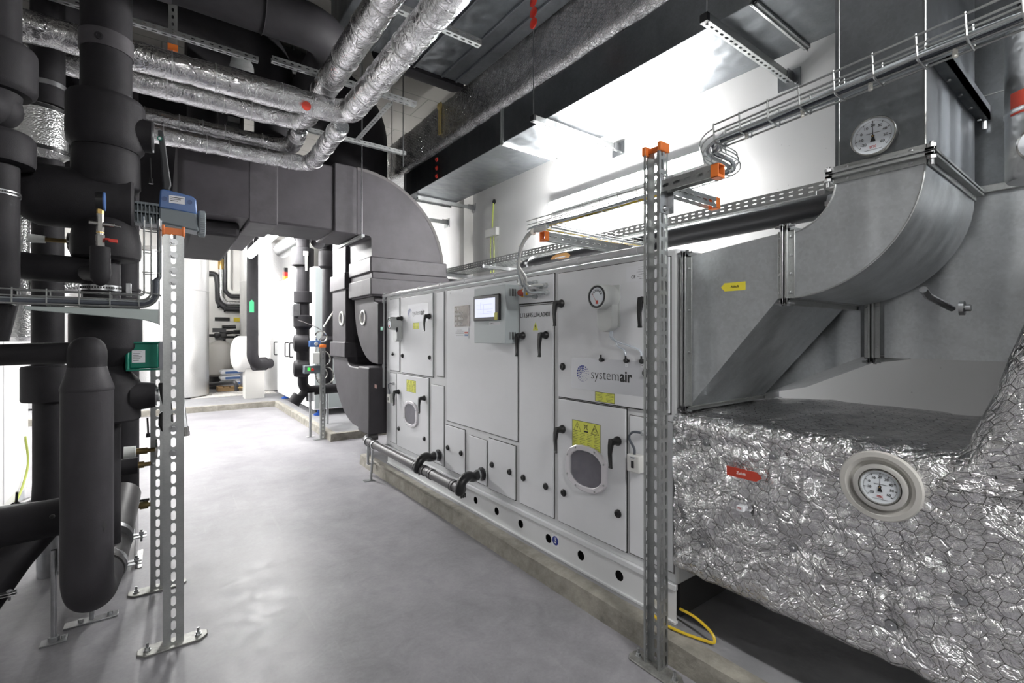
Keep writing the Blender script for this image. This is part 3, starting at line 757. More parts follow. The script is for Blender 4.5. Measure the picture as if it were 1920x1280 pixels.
# ================================================================== DRAIN PIPE along the front
t = thing('drain_pipe', 'dark grey drain pipe with two black bent inlets low in front of the grey unit', 'pipe', (1.66, 3.8, .12))
XD = 1.66; z_ = lambda u, v: PX(u, v, XD)
a = z_(690, 829); b = z_(866, 920); a.z = b.z = .335
m = M().tube(bend([a+V((.12,.05,.03)), a+V((.0,.08,.02)), a, b], .05), .036, 20)
obj('pipe', m, PVCG, t)
m = M()
for u in (700, 780, 796, 809, 851):
    y = Yu(u, XD); m.lathe((XD, y-.02, .335), (0,1,0), [(0,.041),(.012,.041),(.014,.0385),(.03,.0385),(.032,.041),(.04,.041)], 20)
obj('collar', m, PVCG, t)
def siphon(y, dz):
    m = M().tube(spline([(XD-.01, y-.03, .335), (XD-.03, y-.045, .338), (XD-.01, y-.05, .40), (XD+.05, y-.03, .42), (XD+.10, y-.01, .40), (XA-.03, y, .405)], 7), .034, 16)
    e_ = obj('siphon', m, BLACKP, t); 
    m = M().lathe((XA-.004, y, .405), (-1,0,0), [(0,.048),(.012,.048),(.014,.038),(.05,.036),(.052,.03)], 20)
    obj('inlet_flange', m, PVC, e_)
    m = M().lathe((XA-.035, y, .405), (-1,0,0), [(0,.039),(.012,.039)], 20); obj('hose_clip', m, STEEL, e_)
    m = M()
    for k in range(3): m.cyl((XD-.015+.015*k, y-.045, .315), (XD-.015+.015*k, y-.045, .285), .006, n=8)
    obj('bolts', m, BLACKP, e_)
siphon(3.50, 0); siphon(2.84, 0)
for i, (u, gx) in enumerate(((703, 1.60), (690, 1.70))):
    y = Yu(u, XD)
    m = M().cyl((XD-.02 if i == 0 else XD, y, .29), (gx+.02 if i == 0 else XD, y, (0.004 if i == 0 else ZP)), .012, n=12)
    m.lathe((XD, y-.012, .335), (0,1,0), [(0,.044),(.024,.044)], 20)
    m.box(gx-.05, y-.03, 0 if i == 0 else ZP, gx+.05 if i == 0 else gx+.03, y+.03, .006 if i == 0 else ZP+.006)
    obj('support', m, STEEL, t)

# ================================================================== EXHAUST DUCT ON THE UPPER DECK
XD1 = 1.87; XD1b = 2.55
t = thing('exhaust_duct', 'galvanised duct turning from the near end of the grey unit up to the ceiling', 'duct', (2.2, .9, 1.08))
def yz(u, v, x=XD1): p = PX(u, v, x); return (p.y, p.z)
def ductloft(name, secs, mt, par, x0, x1, ang=30, **k):   # secs: list of ((y,z),(y,z)) inner/outer
    m = M(); m.loft([[(x0, a[0], a[1]), (x1, a[0], a[1]), (x1, b[0], b[1]), (x0, b[0], b[1])] for a, b in secs])
    return obj(name, m, mt, par, ang=ang, **k)
zt0 = 1.752; zb0 = 1.085; zt1 = 1.783; zb1 = 1.538; yf = .772; yt = .83
ductloft('transition', [((YA0-.03, zt0-.01),(YA0-.03, zb0)), ((YA0-.05, zt0-.005),(YA0-.05, zb0)), ((yt, zt1),(yt, zb1)), ((yf, zt1),(yf, zb1))], GALV, t, XD1, XD1b)
# elbow: centre of the bend
cy_, cz_ = .80, 1.935; ri, ro = .158, .40
secs = [((yf+.0, zt1-.002),(yf, zb1))]
for k in range(15):
    a = PI/2*k/14
    secs.append(((cy_-ri*math.sin(a), cz_-ri*math.cos(a)), (cy_-ro*math.sin(a), cz_-ro*math.cos(a))))
secs.append(((cy_-ri, 1.95), (cy_-ro, 1.95)))
el = ductloft('elbow', secs, GALV, t, XD1, XD1b, ang=40)
m = M()   # raised lock seam along the outer and inner bend
for R_ in (ro-.002, ri+.002):
    m.tube([(XD1-.001, cy_-R_*math.sin(PI/2*k/20), cz_-R_*math.cos(PI/2*k/20)) for k in range(21)], .0032, 6)
obj('seam_bead', m, GALVP, el)
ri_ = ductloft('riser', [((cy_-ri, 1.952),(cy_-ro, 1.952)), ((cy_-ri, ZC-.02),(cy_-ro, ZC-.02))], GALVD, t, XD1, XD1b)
obj('seam_bead', M().cyl((XD1-.001, cy_-ro+.002, 1.96), (XD1-.001, cy_-ro+.002, ZC-.03), .003, n=6).cyl((XD1-.001, cy_-ri-.012, 1.96), (XD1-.001, cy_-ri-.012, ZC-.03), .002, n=6), GALVP, ri_)
def flange_v(y, z0, z1, x0, x1, par, w=.028, dbl=True):   # flange pair around a horizontal duct (normal Y)
    m = M(); d = .028
    for s in ((-1, 1) if dbl else (1,)):
        ya = y+s*.003; yb_ = y+s*.030
        m.box(x0-.004, ya, z0-.004, x0+.001, yb_, z1+.004)
        m.box(x0-.022, min(ya, ya+s*.006), z0-.022, x1+.022, max(ya, ya+s*.006), z1+.022) if False else None
        lo, hi = min(ya, ya+s*.009), max(ya, ya+s*.009)
        m.box(x0-.024, lo, z0-.024, x0, hi, z1+.024).box(x0-.024, lo, z1, x1+.02, hi, z1+.024).box(x0-.024, lo, z0-.024, x1+.02, hi, z0).box(x1, lo, z0-.024, x1+.02, hi, z1+.024)
        lo, hi = min(ya, yb_), max(ya, yb_)
        m.box(x0-.005, lo, z0-.005, x0, hi, z1+.005).box(x0-.005, lo, z0-.005, x1, hi, z0).box(x0-.005, lo, z1, x1, hi, z1+.005)
    f = obj('flange', m, GALVP, par, bevel=.0015)
    q = M()
    for s in (-1, 1):
        if not dbl and s < 0: continue
        for k in range(4):
            z = z0+(z1-z0)*(.08+.84*k/3); q.lathe((x0-.005, y+s*.019, z), (-1,0,0), [(0,.006),(.002,.006),(.0035,.003)], 10)
    for z in (z0-.02, z1+.02): q.cyl((x0-.012, y-.035, z), (x0-.012, y+.035, z), .005, n=8); q.cyl((x0-.012, y-.018, z), (x0-.012, y-.008, z), .011, n=6); q.cyl((x0-.012, y+.008, z), (x0-.012, y+.018, z), .011, n=6)
    obj('bolts', q, STEEL, f); return f
def flange_h(z, y0, y1, x0, x1, par):
    m = M()
    for s in (-1, 1):
        za = z+s*.003; lo, hi = min(za, za+s*.009), max(za, za+s*.009)
        m.box(x0-.024, y0-.024, lo, x0, y1+.024, hi).box(x0-.024, y0-.024, lo, x1+.02, y0, hi).box(x0-.024, y1, lo, x1+.02, y1+.024, hi)
        lo, hi = min(za, z+s*.03), max(za, z+s*.03)
        m.box(x0-.005, y0-.005, lo, x0, y1+.005, hi).box(x0-.005, y0-.005, lo, x1, y0, hi)
    f = obj('flange', m, GALVP, par, bevel=.0015); q = M()
    for s in (-1, 1):
        for k in range(3): q.lathe((x0-.005, y0+(y1-y0)*(.15+.35*k), z+s*.019), (-1,0,0), [(0,.006),(.002,.006),(.0035,.003)], 10)
    for y in (y0-.016, y1+.016): q.cyl((x0-.014, y, z-.04), (x0-.014, y, z+.03), .006, n=8).cyl((x0-.014, y, z-.022), (x0-.014, y, z-.012), .012, n=6).cyl((x0-.014, y, z+.012), (x0-.014, y, z+.022), .012, n=6)
    q.cyl((x0-.014, y0-.014, z), (x0-.014, y1+.014, z), .006, n=8)
    obj('bolts', q, STEEL, f); return f
flange_v(yf+.028, zb1, zt1, XD1, XD1b, t)
flange_v(YA0-.035, zb0+.003, zt0-.008, XD1, XD1b, t, dbl=True)
flange_h(1.952, cy_-ro, cy_-ri, XD1, XD1b, t)
m = M()
for dx in (0,): m.box(XD1+.01, cy_-ro-.035, 2.245, XD1b+.06, cy_-ro, 2.275).box(XD1+.01, cy_-ro-.035, 2.245, XD1b+.06, cy_-ro-.03, 2.30).box(XD1+.01, cy_-ro-.004, 2.285, XD1b+.06, cy_-ro, 2.31)
br = obj('stiffening_rail', m, GALVD, t)
q = M()
for k in range(5): q.cyl((XD1+.05+.16*k, cy_-ro-.012, 2.24), (XD1+.05+.16*k, cy_-ro-.012, 2.235), .006, n=8)
q.cyl((XD1b+.05, cy_-ro-.02, 2.21), (XD1b+.05, cy_-ro-.02, 2.25), .007, n=8); obj('bolts', q, STEEL, br)
# yellow arrow sticker
y1_, z1_ = yz(1398, 526); y0_, z0_ = yz(1352, 548)
def arrow_sticker(par, yt_, yb_, zc, h, mt, s, ink, left=True, x=XD1, slope=0):
    L_ = abs(yt_-yb_); sg = 1 if left else -1
    base = min(yt_, yb_) if left else max(yt_, yb_)
    P = lambda a, b: (x-.0015, base+sg*a, zc+b)
    st = obj('arrow_sticker', M().prism([P(0,-h/2), P(L_*.84,-h/2), P(L_,0), P(L_*.84,h/2), P(0,h/2)], (.001,0,0)), mt, par, flat=True)
    text('print', s, h*.42, (x-.002, base+sg*L_*.42, zc), RT, UP, ink, st, align='CENTER')
    return st
arrow_sticker(t, y1_, y0_, (z1_+z0_)/2, .034, YELO, 'Abluft', INK, True, x=XD1-.014 if False else XD1)
def thermometer(par, x, y, z, r, depth=.03, ringm=CHROME):
    m = M().lathe((x, y, z), (-1,0,0), [(0,r*.9),(depth*.4,r*.93),(depth*.6,r),(depth,r),(depth+.003,r*.97),(depth+.003,r*.93),(depth-.004,r*.91)], 44)
    b_ = obj('thermometer', m, ringm, par)
    xf = x-depth+.0035
    f = obj('dial', M().lathe((xf+.001, y, z), (-1,0,0), [(0,r*.915),(.001,r*.915)], 40), DIAL, b_, flat=True)
    q = M(); xf -= .0006
    a0, a1 = math.radians(222), math.radians(-42)
    for k in range(81):
        t_ = a0+(a1-a0)*k/80; big = k % 10 == 0; ra, rb = r*.80, r*(.70 if big else .76); w = .0010 if big else .0004
        ca, sa = math.cos(t_), math.sin(t_); a = V((xf, y-ca*ra, z+sa*ra)); b = V((xf, y-ca*rb, z+sa*rb)); n_ = V((0, sa, ca))*w
        q.add([a-n_, b-n_, b+n_, a+n_], [(0,1,2,3)])
    obj('scale_marks', q, INK, b_, flat=True)
    for k in range(9):
        t_ = a0+(a1-a0)*k/8; s = str(-20+10*k)
        text('numeral', s, r*.20, (xf, y-math.cos(t_)*r*.55, z+math.sin(t_)*r*.55), RT, UP, INK, b_, align='CENTER')
    q = M(); w = r*.018
    q.add([(xf-.001,y-w,z),(xf-.001,y+w,z),(xf-.001,y+w*.3,z+r*.72),(xf-.001,y-w*.3,z+r*.72)], [(0,1,2,3)])
    q.add([(xf-.001,y-w*2,z),(xf-.001,y+w*2,z),(xf-.001,y+r*.12,z-r*.28),(xf-.001,y-r*.12,z-r*.28)], [(0,1,2,3)])
    q.lathe((xf,y,z), (-1,0,0), [(0,r*.07),(.002,r*.07)], 14); obj('needle', q, INK, b_, flat=True)
    text('maker_mark', 'ITK', r*.2, (xf, y, z-r*.56), RT, UP, REDI, b_, align='CENTER')
    q = M().box(xf-.0004, y-r*.35, z+r*.14, xf, y+r*.28, z+r*.165).box(xf-.0004, y-r*.38, z-r*.70, xf, y+r*.38, z-r*.685); obj('fine_print', q, mat('grey_print', (.15,.15,.16), .5), b_, flat=True)
    obj('hub', M().lathe((xf-.002,y,z), (-1,0,0), [(0,r*.035),(.001,r*.035)], 12), BRASS, b_)
    return b_
yy, zz = yz(1642, 259); th = thermometer(t, XD1, yy, zz, .062); th['label'] = 'round dial thermometer on the riser'
# support bracket under the elbow
m = M(); y, z = yz(1715, 552, 2.2)
p0 = PY(1740, 555, .46); p1 = PY(1785, 578, .42)
m.tube([p0+V((-.06,0,.02)), p0, p1], .012, 8).lathe(p1+V((0,-.02,0)), (0,-1,0), [(0,.026),(.014,.026),(.016,.012),(.03,.012)], 16)
obj('rubber_mounted_bracket', m, STEEL, t)

# ================================================================== SECOND DUCT BEHIND
X2 = 2.60; X2b = 3.12
t = thing('intake_duct', 'stained galvanised duct by the wall behind the bright one, rising at the right edge', 'duct', (2.85, .4, 1.29))
ductloft('transition', [((YA0-.03, 1.72),(YA0-.03, 1.086)), ((.79, 1.93),(.79, 1.298))], GALV, t, X2, X2b)
flange_v(.745, 1.298, 1.93, X2, X2b, t)
ductloft('plenum', [((.70, 1.955),(.70, 1.298)), ((-.5, 1.955),(-.5, 1.298))], GALV, t, X2, X2b)
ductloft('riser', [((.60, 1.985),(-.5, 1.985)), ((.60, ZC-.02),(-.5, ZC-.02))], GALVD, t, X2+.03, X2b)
m = M().box(X2-.02, -.5, 1.955, X2b, .62, 1.985); obj('flange', m, GALVP, t, bevel=.003)
sm = M()
for k in range(3): sm.box(X2+.028, -.5, 2.35+.55*k, X2+.03, .6, 2.353+.55*k)
obj('sheet_seam', sm, GALVP, t)

# ================================================================== FOIL-CLAD SUPPLY DUCT
def foilmat_mesh(rows, cols_fn, disp):
    pass
t = thing('supply_duct', 'foil-wrapped duct covered in hexagonal wire mesh at the near end of the grey unit', 'duct', (2.3, .4, .40))
XF = 1.80; XFb = 2.86
pins = [PX(u, v, XF) for u, v in ((1319,831),(1445,856),(1314,1022.5),(1484,1029),(1799,1126),(1899,926),(1668,1175),(1640,1085))]
cup = PX(1652, 909, XF)
def wrinkle(p, nrm):
    d = noise.noise(p*2.3)*.012+noise.noise(p*6+V((3,1,2)))*.007+noise.noise(p*17)*.003
    d += (abs(noise.noise(p*9+V((7,7,7))))-.2)*-.008
    for q in pins:
        r = (p-q).length
        if r < .26:
            an = math.atan2(p.z-q.z, p.y-q.y)
            d += -.022*math.exp(-(r/.05)**2) + .006*math.sin(an*9+q.y*20)*math.exp(-((r-.09)/.08)**2)
    r = (p-cup).length
    if r < .25: d = d*min(1, max(0, (r-.09)/.08)) + .006*math.sin(math.atan2(p.z-cup.z, p.y-cup.y)*11)*math.exp(-((r-.15)/.05)**2)
    return nrm*d
def foil_body(name, path, mt, n_per=140):
    # path: list of (closed section points) ; vertices displaced outwards, uv = perimeter, length
    m = M(); vs = []; uvs = []; n = None; L = 0
    for i, sec in enumerate(path):
        c = sum((V(p) for p in sec), V())/len(sec)
        if i: L += (c-prev).length
        prev = c; per = 0
        for k, p in enumerate(sec):
            p = V(p); a = V(sec[k-1]); b = V(sec[(k+1) % len(sec)])
            if k: per += (p-a).length
            ax = (V(path[min(i+1,len(path)-1)][k])-V(path[max(i-1,0)][k])).normalized()
            nr = (b-a).normalized().cross(ax)
            if nr.dot(p-c) < 0: nr = -nr
            vs.append(p+wrinkle(p, nr)); uvs.append((per, L))
    n = len(path[0]); fs = []
    for i in range(len(path)-1):
        for k in range(n-1): fs.append((i*n+k, i*n+k+1, (i+1)*n+k+1, (i+1)*n+k))
    m.add(vs, fs); m.uv = uvs
    return obj(name, m, mt, t if name != 'x' else None, ang=75)
def resample(pts, N):
    pts = [V(p) for p in pts]; d = [0]
    for i in range(1, len(pts)): d.append(d[-1]+(pts[i]-pts[i-1]).length)
    out = []; j = 0
    for k in range(N):
        s = d[-1]*k/(N-1)
        while j < len(d)-2 and d[j+1] < s: j += 1
        f = (s-d[j])/(d[j+1]-d[j]+1e-12); out.append(pts[j].lerp(pts[j+1], f))
    return out
z0, z1 = .365, 1.055
def sec_h(y, z0=z0, z1=z1, x0=XF, inset=0):
    q = rrect(x0+inset, XFb-inset, z0+inset, z1-inset, .055)
    # start at the hidden back-bottom corner so that the seam of the pattern stays out of view
    k = min(range(len(q)), key=lambda i: -q[i][0]+q[i][1]); q = q[k:]+q[:k]+[q[k]]
    return resample([(x, y, z) for x, z in q], 230)
path = [sec_h(YA0-.008, inset=.03)]+[sec_h(YA0-.012-i*.0135) for i in range(86)]+[sec_h(.05-.1*i) for i in range(7)]
fb = foil_body('foil_mat', path, FOILW)
path = []
for i in range(47):
    z = .97+i*.018; f = min(1, max(0, (z-1.0)/.55)); ye = .345-.02*f-.165*f**.8
    if z < 1.10: ye += .05*((1.10-z)/.13)**2
    q = rrect(1.785, 2.55, -.6, ye, .07)
    k = min(range(len(q)), key=lambda i_: -q[i_][0]+q[i_][1]); q = q[k:]+q[:k]+[q[k]]
    path.append(resample([(x, y, z) for x, y in q], 200))
cc = sum(path[-1], V())/len(path[-1]); path.append([cc.lerp(p, .6) for p in path[-1]]); path.append([cc.lerp(p, .05) for p in path[-2]])
fb2 = foil_body('foil_mat', path, FOILW)
for q in pins: obj('mat_pin', M().lathe((XF-wrinkle(q, V((1,0,0))).x-.018, q.y, q.z), (-1,0,0), [(-.03,.006),(-.014,.006),(-.014,.015),(-.012,.015),(-.011,.006),(-.008,.004)], 16), STEEL, t)
# deep dial thermometer in a ring collar
m = M().lathe((XF-.008, cup.y, cup.z), (-1,0,0), [(-.012,.104),(.006,.108),(.013,.104),(.014,.090),(.008,.080),(-.003,.077),(-.004,.0)], 52, cap=False)
rg = obj('collar_ring', m, RING, t)
m = M().lathe((XF-.010, cup.y-.004, cup.z+.0), (-1,0,0), [(-.004,.066),(.018,.070),(.020,.066),(.020,.056),(.004,.052)], 44, cap=False); obj('inner_ring', m, mat('inner_ring_grey', (.62,.61,.58), .35, .5), rg)
th = thermometer(t, XF-.004, cup.y-.004, cup.z, .054, depth=.024, ringm=CHROME); th['label'] = 'recessed dial thermometer'
y0_ = Yu(1366, XF); y1_ = Yu(1432, XF); za = PX(1400, 888, XF).z
arrow_sticker(t, y0_, y1_, za, .036, REDD, 'Zuluft', WHT, False, x=XF-.012)
yc, zc = PX(1394, 951, XF).y, PX(1394, 951, XF).z
pm = M(); N = 10
vs = []; fs = []
for i in range(N+1):
    for j in range(N+1):
        a = (i/N-.5); b = (j/N-.5); rg_ = 1+.3*noise.noise(V((a*4,b*4,2)))
        Q = V((XF, yc-a*.075*rg_, zc+b*.065*rg_)); vs.append((XF-wrinkle(Q, V((1,0,0))).x-.006-.012*abs(noise.noise(V((a*5,b*5,7)))), Q.y, Q.z))
for i in range(N):
    for j in range(N): fs.append((i*(N+1)+j, (i+1)*(N+1)+j, (i+1)*(N+1)+j+1, i*(N+1)+j+1))
pm.add(vs, fs); pt = obj('foil_patch', pm, FOIL, t, ang=80)
tgx = obj('small_label', M().box(XF-.026-wrinkle(V((XF,yc,zc)), V((1,0,0))).x*.8, yc-.013, zc-.008, XF-.010, yc+.012, zc+.010), PAPER, pt, flat=True)
text('maker_mark', 'ITK', .010, (XF-.0265-wrinkle(V((XF,yc,zc)), V((1,0,0))).x*.8, yc, zc+.003), RT, UP, REDI, pt, align='CENTER')

# jacketed pipe at the right edge with a dial and a red sticker
c0 = W(1952, 300, 1.45)
t = thing('jacketed_pipe', 'stucco aluminium pipe with a dial and red sticker at the right edge', 'pipe', (c0.x, c0.y, 1.86))
r = .078; zt_ = W(1952, 60, 1.45).z
z_0 = W(1952, 335, 1.45).z
m = M().lathe((c0.x, c0.y, z_0), (0,0,1), [(0,r*.55),(0,r*.93),(.012,r),(.20,r),(.206,r*1.03),(.216,r*1.03),(.222,r),(zt_-z_0+.02,r),(zt_-z_0+.06,r*.93),(zt_-z_0+.09,r*.7)], 48); obj('jacket', m, HAMB, t)
obj('branch', M().cyl((c0.x, c0.y, zt_), (c0.x, c0.y, ZC-.02), .05, n=24), FOAM, t)
d = (CAM-c0); d.z = 0; d.normalize(); s_ = V((d.y, -d.x, 0))
pd = W(1912, 262, 1.34)
nd = (d*.8 - ray(1700, 0).normalized()*0).normalized()
m = M().lathe(c0+V((0,0,pd.z-c0.z))+d*.09, d, [(0,.045),(.05,.05),(.056,.05),(.058,.046),(.054,.044)], 36); dd = obj('dial_gauge', m, CHROME, t)
obj('dial', M().lathe(c0+V((0,0,pd.z-c0.z))+d*.145, d, [(0,.045),(.001,.045)], 32), DIAL, dd, flat=True)
zc = W(1905, 165, 1.36).z; m = M(); vs = []
for k in range(7):
    a = math.radians(5+8*k); q = (d*math.cos(a)-s_*math.sin(a)*-1)
    q = d*math.cos(a)+s_*math.sin(a); vs += [c0+q*(r+.0015)+V((0,0,zc-c0.z-.035)), c0+q*(r+.0015)+V((0,0,zc-c0.z+.035))]
m.add(vs, [(2*k, 2*k+2, 2*k+3, 2*k+1) for k in range(6)]); obj('red_sticker', m, REDD, t)

# ================================================================== LONG DUCT UNDER THE CEILING ALONG THE WALL
t = thing('long_ceiling_duct', 'long galvanised duct with a brightly lit underside hung high along the right wall', 'duct', (2.75, 3, 3.11))
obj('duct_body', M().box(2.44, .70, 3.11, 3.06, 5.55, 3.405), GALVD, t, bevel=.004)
m = M()
for y in (1.2, 3.42, 5.5):
    m = M()
    m.box(2.425, y-.018, 3.095, 3.075, y+.018, 3.11).box(2.425, y-.018, 3.095, 2.44, y+.018, 3.41).box(3.06, y-.018, 3.095, 3.075, y+.018, 3.41)
    m.box(2.415, y-.003, 3.085, 3.085, y+.003, 3.11).box(2.415, y-.003, 3.085, 2.44, y+.003, 3.41)
    obj('flange', m, GALVP, t, bevel=.002)
m = M()
for v in (299, 315, 330):
    p = PX(819, v, 2.44); m.lathe((2.44, p.y, p.z), (-1,0,0), [(0,.025),(.006,.025),(.012,.012),(.02,.010)], 14)
obj('red_plugs', m, RED, t)
t = thing('mesh_wrapped_duct', 'dark mesh-covered foil duct lying on top of the long bright-bottomed duct', 'duct', (2.75, 3, 3.41))
m = M(); vs = []; uvs = []; fs = []
yy_ = [6.9-.05*i for i in range(125)]
for i, y in enumerate(yy_):
    sec = [(3.0,3.90)]+[(2.46+.06*math.cos(PI/2+PI/2*k/4), 3.84+.06*math.sin(PI/2+PI/2*k/4)) for k in range(5)]+[(2.40, 3.84-.05*k) for k in range(1,7)]+[(2.455-.065*math.cos(PI/2*k/6), 3.475-.065*math.sin(PI/2*k/6)) for k in range(7)]+[(2.5,3.41),(3.0,3.41)]
    per = 0
    for k, (x, z) in enumerate(sec):
        p = V((x, y, z)); w = noise.noise(p*5)*.014+noise.noise(p*14)*.006; inn = (V((2.7,y,3.62))-p).normalized()
        if k: per += math.dist(sec[k], sec[k-1])
        vs.append(p-inn*(w if 0 < k < len(sec)-2 else 0)); uvs.append((per, .05*i))
n = len(sec)
for i in range(len(yy_)-1):
    for k in range(n-1): fs.append((i*n+k, i*n+k+1, (i+1)*n+k+1, (i+1)*n+k))
m.add(vs, fs); m.uv = uvs; obj('foil_mat', m, FOILD, t, ang=70)
m = M()
p = PX(825, 200, 2.385)
m.lathe((2.385, p.y, p.z), (-1,0,0), [(0,.05),(.02,.03),(.03,.005)], 10); m.box(2.372, p.y-.022, p.z-.30, 2.39, p.y+.018, p.z)
obj('sealing_strip', m, CAULK, t)
t = thing('upper_ceiling_duct', 'dark smooth galvanised duct high above the pipes with red plugs near its edge', 'duct', (2.0, 1.5, 3.95))
obj('duct_body', M().box(2.02, .75, 3.92, 2.385, 2.33, 4.5), GALVD, t, bevel=.006)
m = M()
for v in (3, 24, 44):
    p = PX(1001, v, 2.02)
    m.lathe((2.02, p.y, p.z), (-1,0,0), [(0,.035),(.008,.035),(.014,.015)], 14)
obj('red_plugs', m, RED, t)
obj('foil_underside', M().box(1.10, .75, 3.85, 2.0, 2.30, 4.25), FOIL, t, bevel=.02)

# ================================================================== POSTS, RAILS AND TRAYS
SL = stadium(.013, .030)
def base_plate(par, cx, cy, lx, ly, chamfer=.03):
    pts = [(cx-lx/2+chamfer, cy-ly/2),(cx+lx/2-chamfer, cy-ly/2),(cx+lx/2, cy-ly/2+chamfer),(cx+lx/2, cy+ly/2-chamfer*.6),(cx+lx/2-chamfer, cy+ly/2),(cx-lx/2+chamfer, cy+ly/2),(cx-lx/2, cy+ly/2-chamfer*.6),(cx-lx/2, cy-ly/2+chamfer)]
    p = obj('base_plate', M().prism([(x, y, .001) for x, y in pts], (0,0,.008)), mat('cast_plate_zinc', (.36,.36,.34), .5, .7, var=.3, vscale=30) if 'cast_plate_zinc' not in bpy.data.materials else bpy.data.materials['cast_plate_zinc'], par, bevel=.002)
    for s in (-1, 1):
        bx, by = (cx+s*lx*.36, cy) if lx > ly else (cx, cy+s*ly*.36)
        m = M().cyl((bx, by, .009), (bx, by, .013), .014, n=16).cyl((bx, by, .013), (bx, by, .023), .010, n=6).cyl((bx, by, .02), (bx, by, .042), .0055, n=8)
        obj('anchor_bolt', m, STEEL, par)
def cap_piece(m, x0, x1, y0, y1, z, t=.004, h=.035):
    m.box(x0-t, y0-t, z-h, x1+t, y1+t, z+.003)
# left pair: web faces the camera, flanges run away from it
def u_post(label, cx, cy, H, wd=.075, dp=.05, plate=True):
    t = thing('support_post', label, 'support post', (cx, cy, 0), 'slotted posts left of the aisle')
    x0, x1 = cx-wd/2, cx+wd/2; y = cy
    m = M(); P_ = .055; n = int((H-.02)/P_)
    m.holed((x0, y, .009), (1,0,0), (0,0,1), wd, n*P_, [wd/2], P_, stadium(.0185, .043, 5))
    m.holed((x0, y, .009), (0,1,0), (0,0,1), dp, n*P_, [dp*.55], P_, stadium(.013, .036))
    m.holed((x1, y, .009), (0,1,0), (0,0,1), dp, n*P_, [dp*.55], P_, stadium(.013, .036))
    obj('channel', m, GALVP, t, solid=.0035, ang=40)
    base_plate(t, cx, cy+.01, .26, .085)
    return t, .009+n*P_
PLx, PLy = .043, 2.62
lp, topz = u_post('front slotted post with an orange end cap in front of the insulated valves', PLx, PLy, 1.905)
m = M(); x0, x1 = PLx-.0375, PLx+.0375
m.box(x0-.004, PLy-.004, topz-.028, x1+.004, PLy+.004, topz+.004).box(x0-.005, PLy-.008, topz-.03, x0+.006, PLy+.055, topz+.014).box(x1-.006, PLy-.008, topz-.03, x1+.005, PLy+.055, topz+.014)
obj('end_cap', m, ORANGE, lp, bevel=.003)
m = M()
for z in [topz-.06, topz-.12, topz-.19, topz-.24, .98, .87]:
    m.cyl((PLx, PLy-.003, z), (PLx, PLy-.006, z), .016, n=20).cyl((PLx, PLy-.006, z), (PLx, PLy-.014, z), .010, n=6)
obj('bolts', m, STEEL, lp)
p = PZ(283, 1108, 0)
lp2, tz2 = u_post('rear slotted post standing just behind the front post with the orange cap', p.x+.03, p.y, 1.32, .062, .05)
m = M(); m.box(p.x-.002, p.y-.006, tz2-.02, p.x+.062, p.y+.056, tz2+.006); obj('end_cap', m, ORANGE, lp2, bevel=.003)

# right post: I profile
PRx, PRy = 1.680, 1.24
t = thing('support_post', 'tall slotted I-section post with two bracket arms rising in front of the grey unit', 'support post', (PRx, PRy, 0))
H = 39*.056
m = M(); fw = .054; dw = .078
for s in (-1, 1):
    y = PRy+s*dw/2
    m.holed((PRx-fw/2, y, .009), (1,0,0), (0,0,1), fw, H, [fw*.26, fw*.74], .056, stadium(.012, .042))
    m.box(PRx-fw/2-.0015, y-s*.008, .009, PRx-fw/2+.0015, y, .009+H).box(PRx+fw/2-.0015, y-s*.008, .009, PRx+fw/2+.0015, y, .009+H)
m.holed((PRx, PRy-dw/2, .009), (0,1,0), (0,0,1), dw, H, [dw*.5], .056, stadium(.014, .042))
obj('channel', m, GALVP, t, solid=.003, ang=40)
ztp = .009+H
m = M()
for s in (-1, 1): m.box(PRx-fw/2-.004, PRy+s*dw/2-.009, ztp-.03, PRx+fw/2+.004, PRy+s*dw/2+.009, ztp+.008)
m.box(PRx-.008, PRy-dw/2, ztp-.02, PRx+.008, PRy+dw/2, ztp+.002); obj('end_cap', m, ORANGE, t, bevel=.003)
base_plate(t, PRx-.02, PRy-.015, .085, .25)
def arm(par, p0, d, L, w=.022, h=.042, up=(0,0,1), cap=True, openside=None, name='arm'):
    p0, d, up = V(p0), V(d).normalized(), V(up); s = d.cross(up).normalized()
    n = max(1, int(L/.05)); L2 = n*.05; m = M()
    m.holed(p0-up*h/2-s*w, d, up, 1, 1, [], 1, SL) if False else None
    for k in (-1, 1):
        m.holed(p0-up*h/2+s*w*k, up, d, h, L2, [h/2], .05, stadium(.013, .032))
    m.holed(p0+up*h/2-s*w, s, d, 2*w, L2, [w], .05, stadium(.011, .028))
    a = obj(name, m, GALVP, par, solid=.0025, ang=40)
    if cap:
        e = p0+d*L2; q = M()
        q.obox(e-up*(h/2+.003)-s*(w+.003)-d*.028, d*.032, s*(2*w+.006), up*.005).obox(e+up*(h/2-.002)-s*(w+.003)-d*.028, d*.032, s*(2*w+.006), up*.005)
        q.obox(e-up*(h/2+.003)-s*(w+.003)-d*.028, d*.032, s*.005, up*(h+.006)).obox(e-up*(h/2)-s*w, d*.004, s*2*w, up*.01)
        q.obox(e-up*(h/2+.003)+s*(w-.002)-d*.028, d*.032, s*.005, up*(h+.006))
        obj('end_cap', q, ORANGE, a, bevel=.002)
    return a
a1 = arm(t, (PRx-.0, PRy-dw/2, 2.015), (0,-1,0), .285, w=.02, h=.046)
m = M().box(PRx-.03, PRy-dw/2-.006, 1.905, PRx+.03, PRy-dw/2-.001, 2.065).box(PRx+.024, PRy-dw/2-.03, 1.905, PRx+.03, PRy-dw/2, 2.065)
for z in (1.925, 2.05): m.lathe((PRx, PRy-dw/2-.006, z), (0,-1,0), [(0,.014),(.004,.013),(.009,.007)], 14)
obj('bracket_plate', m, STEEL, t, bevel=.001)
a2 = arm(t, (PRx+.03, PRy-.02, 2.02), (1,0,0), .42, w=.02, h=.046)

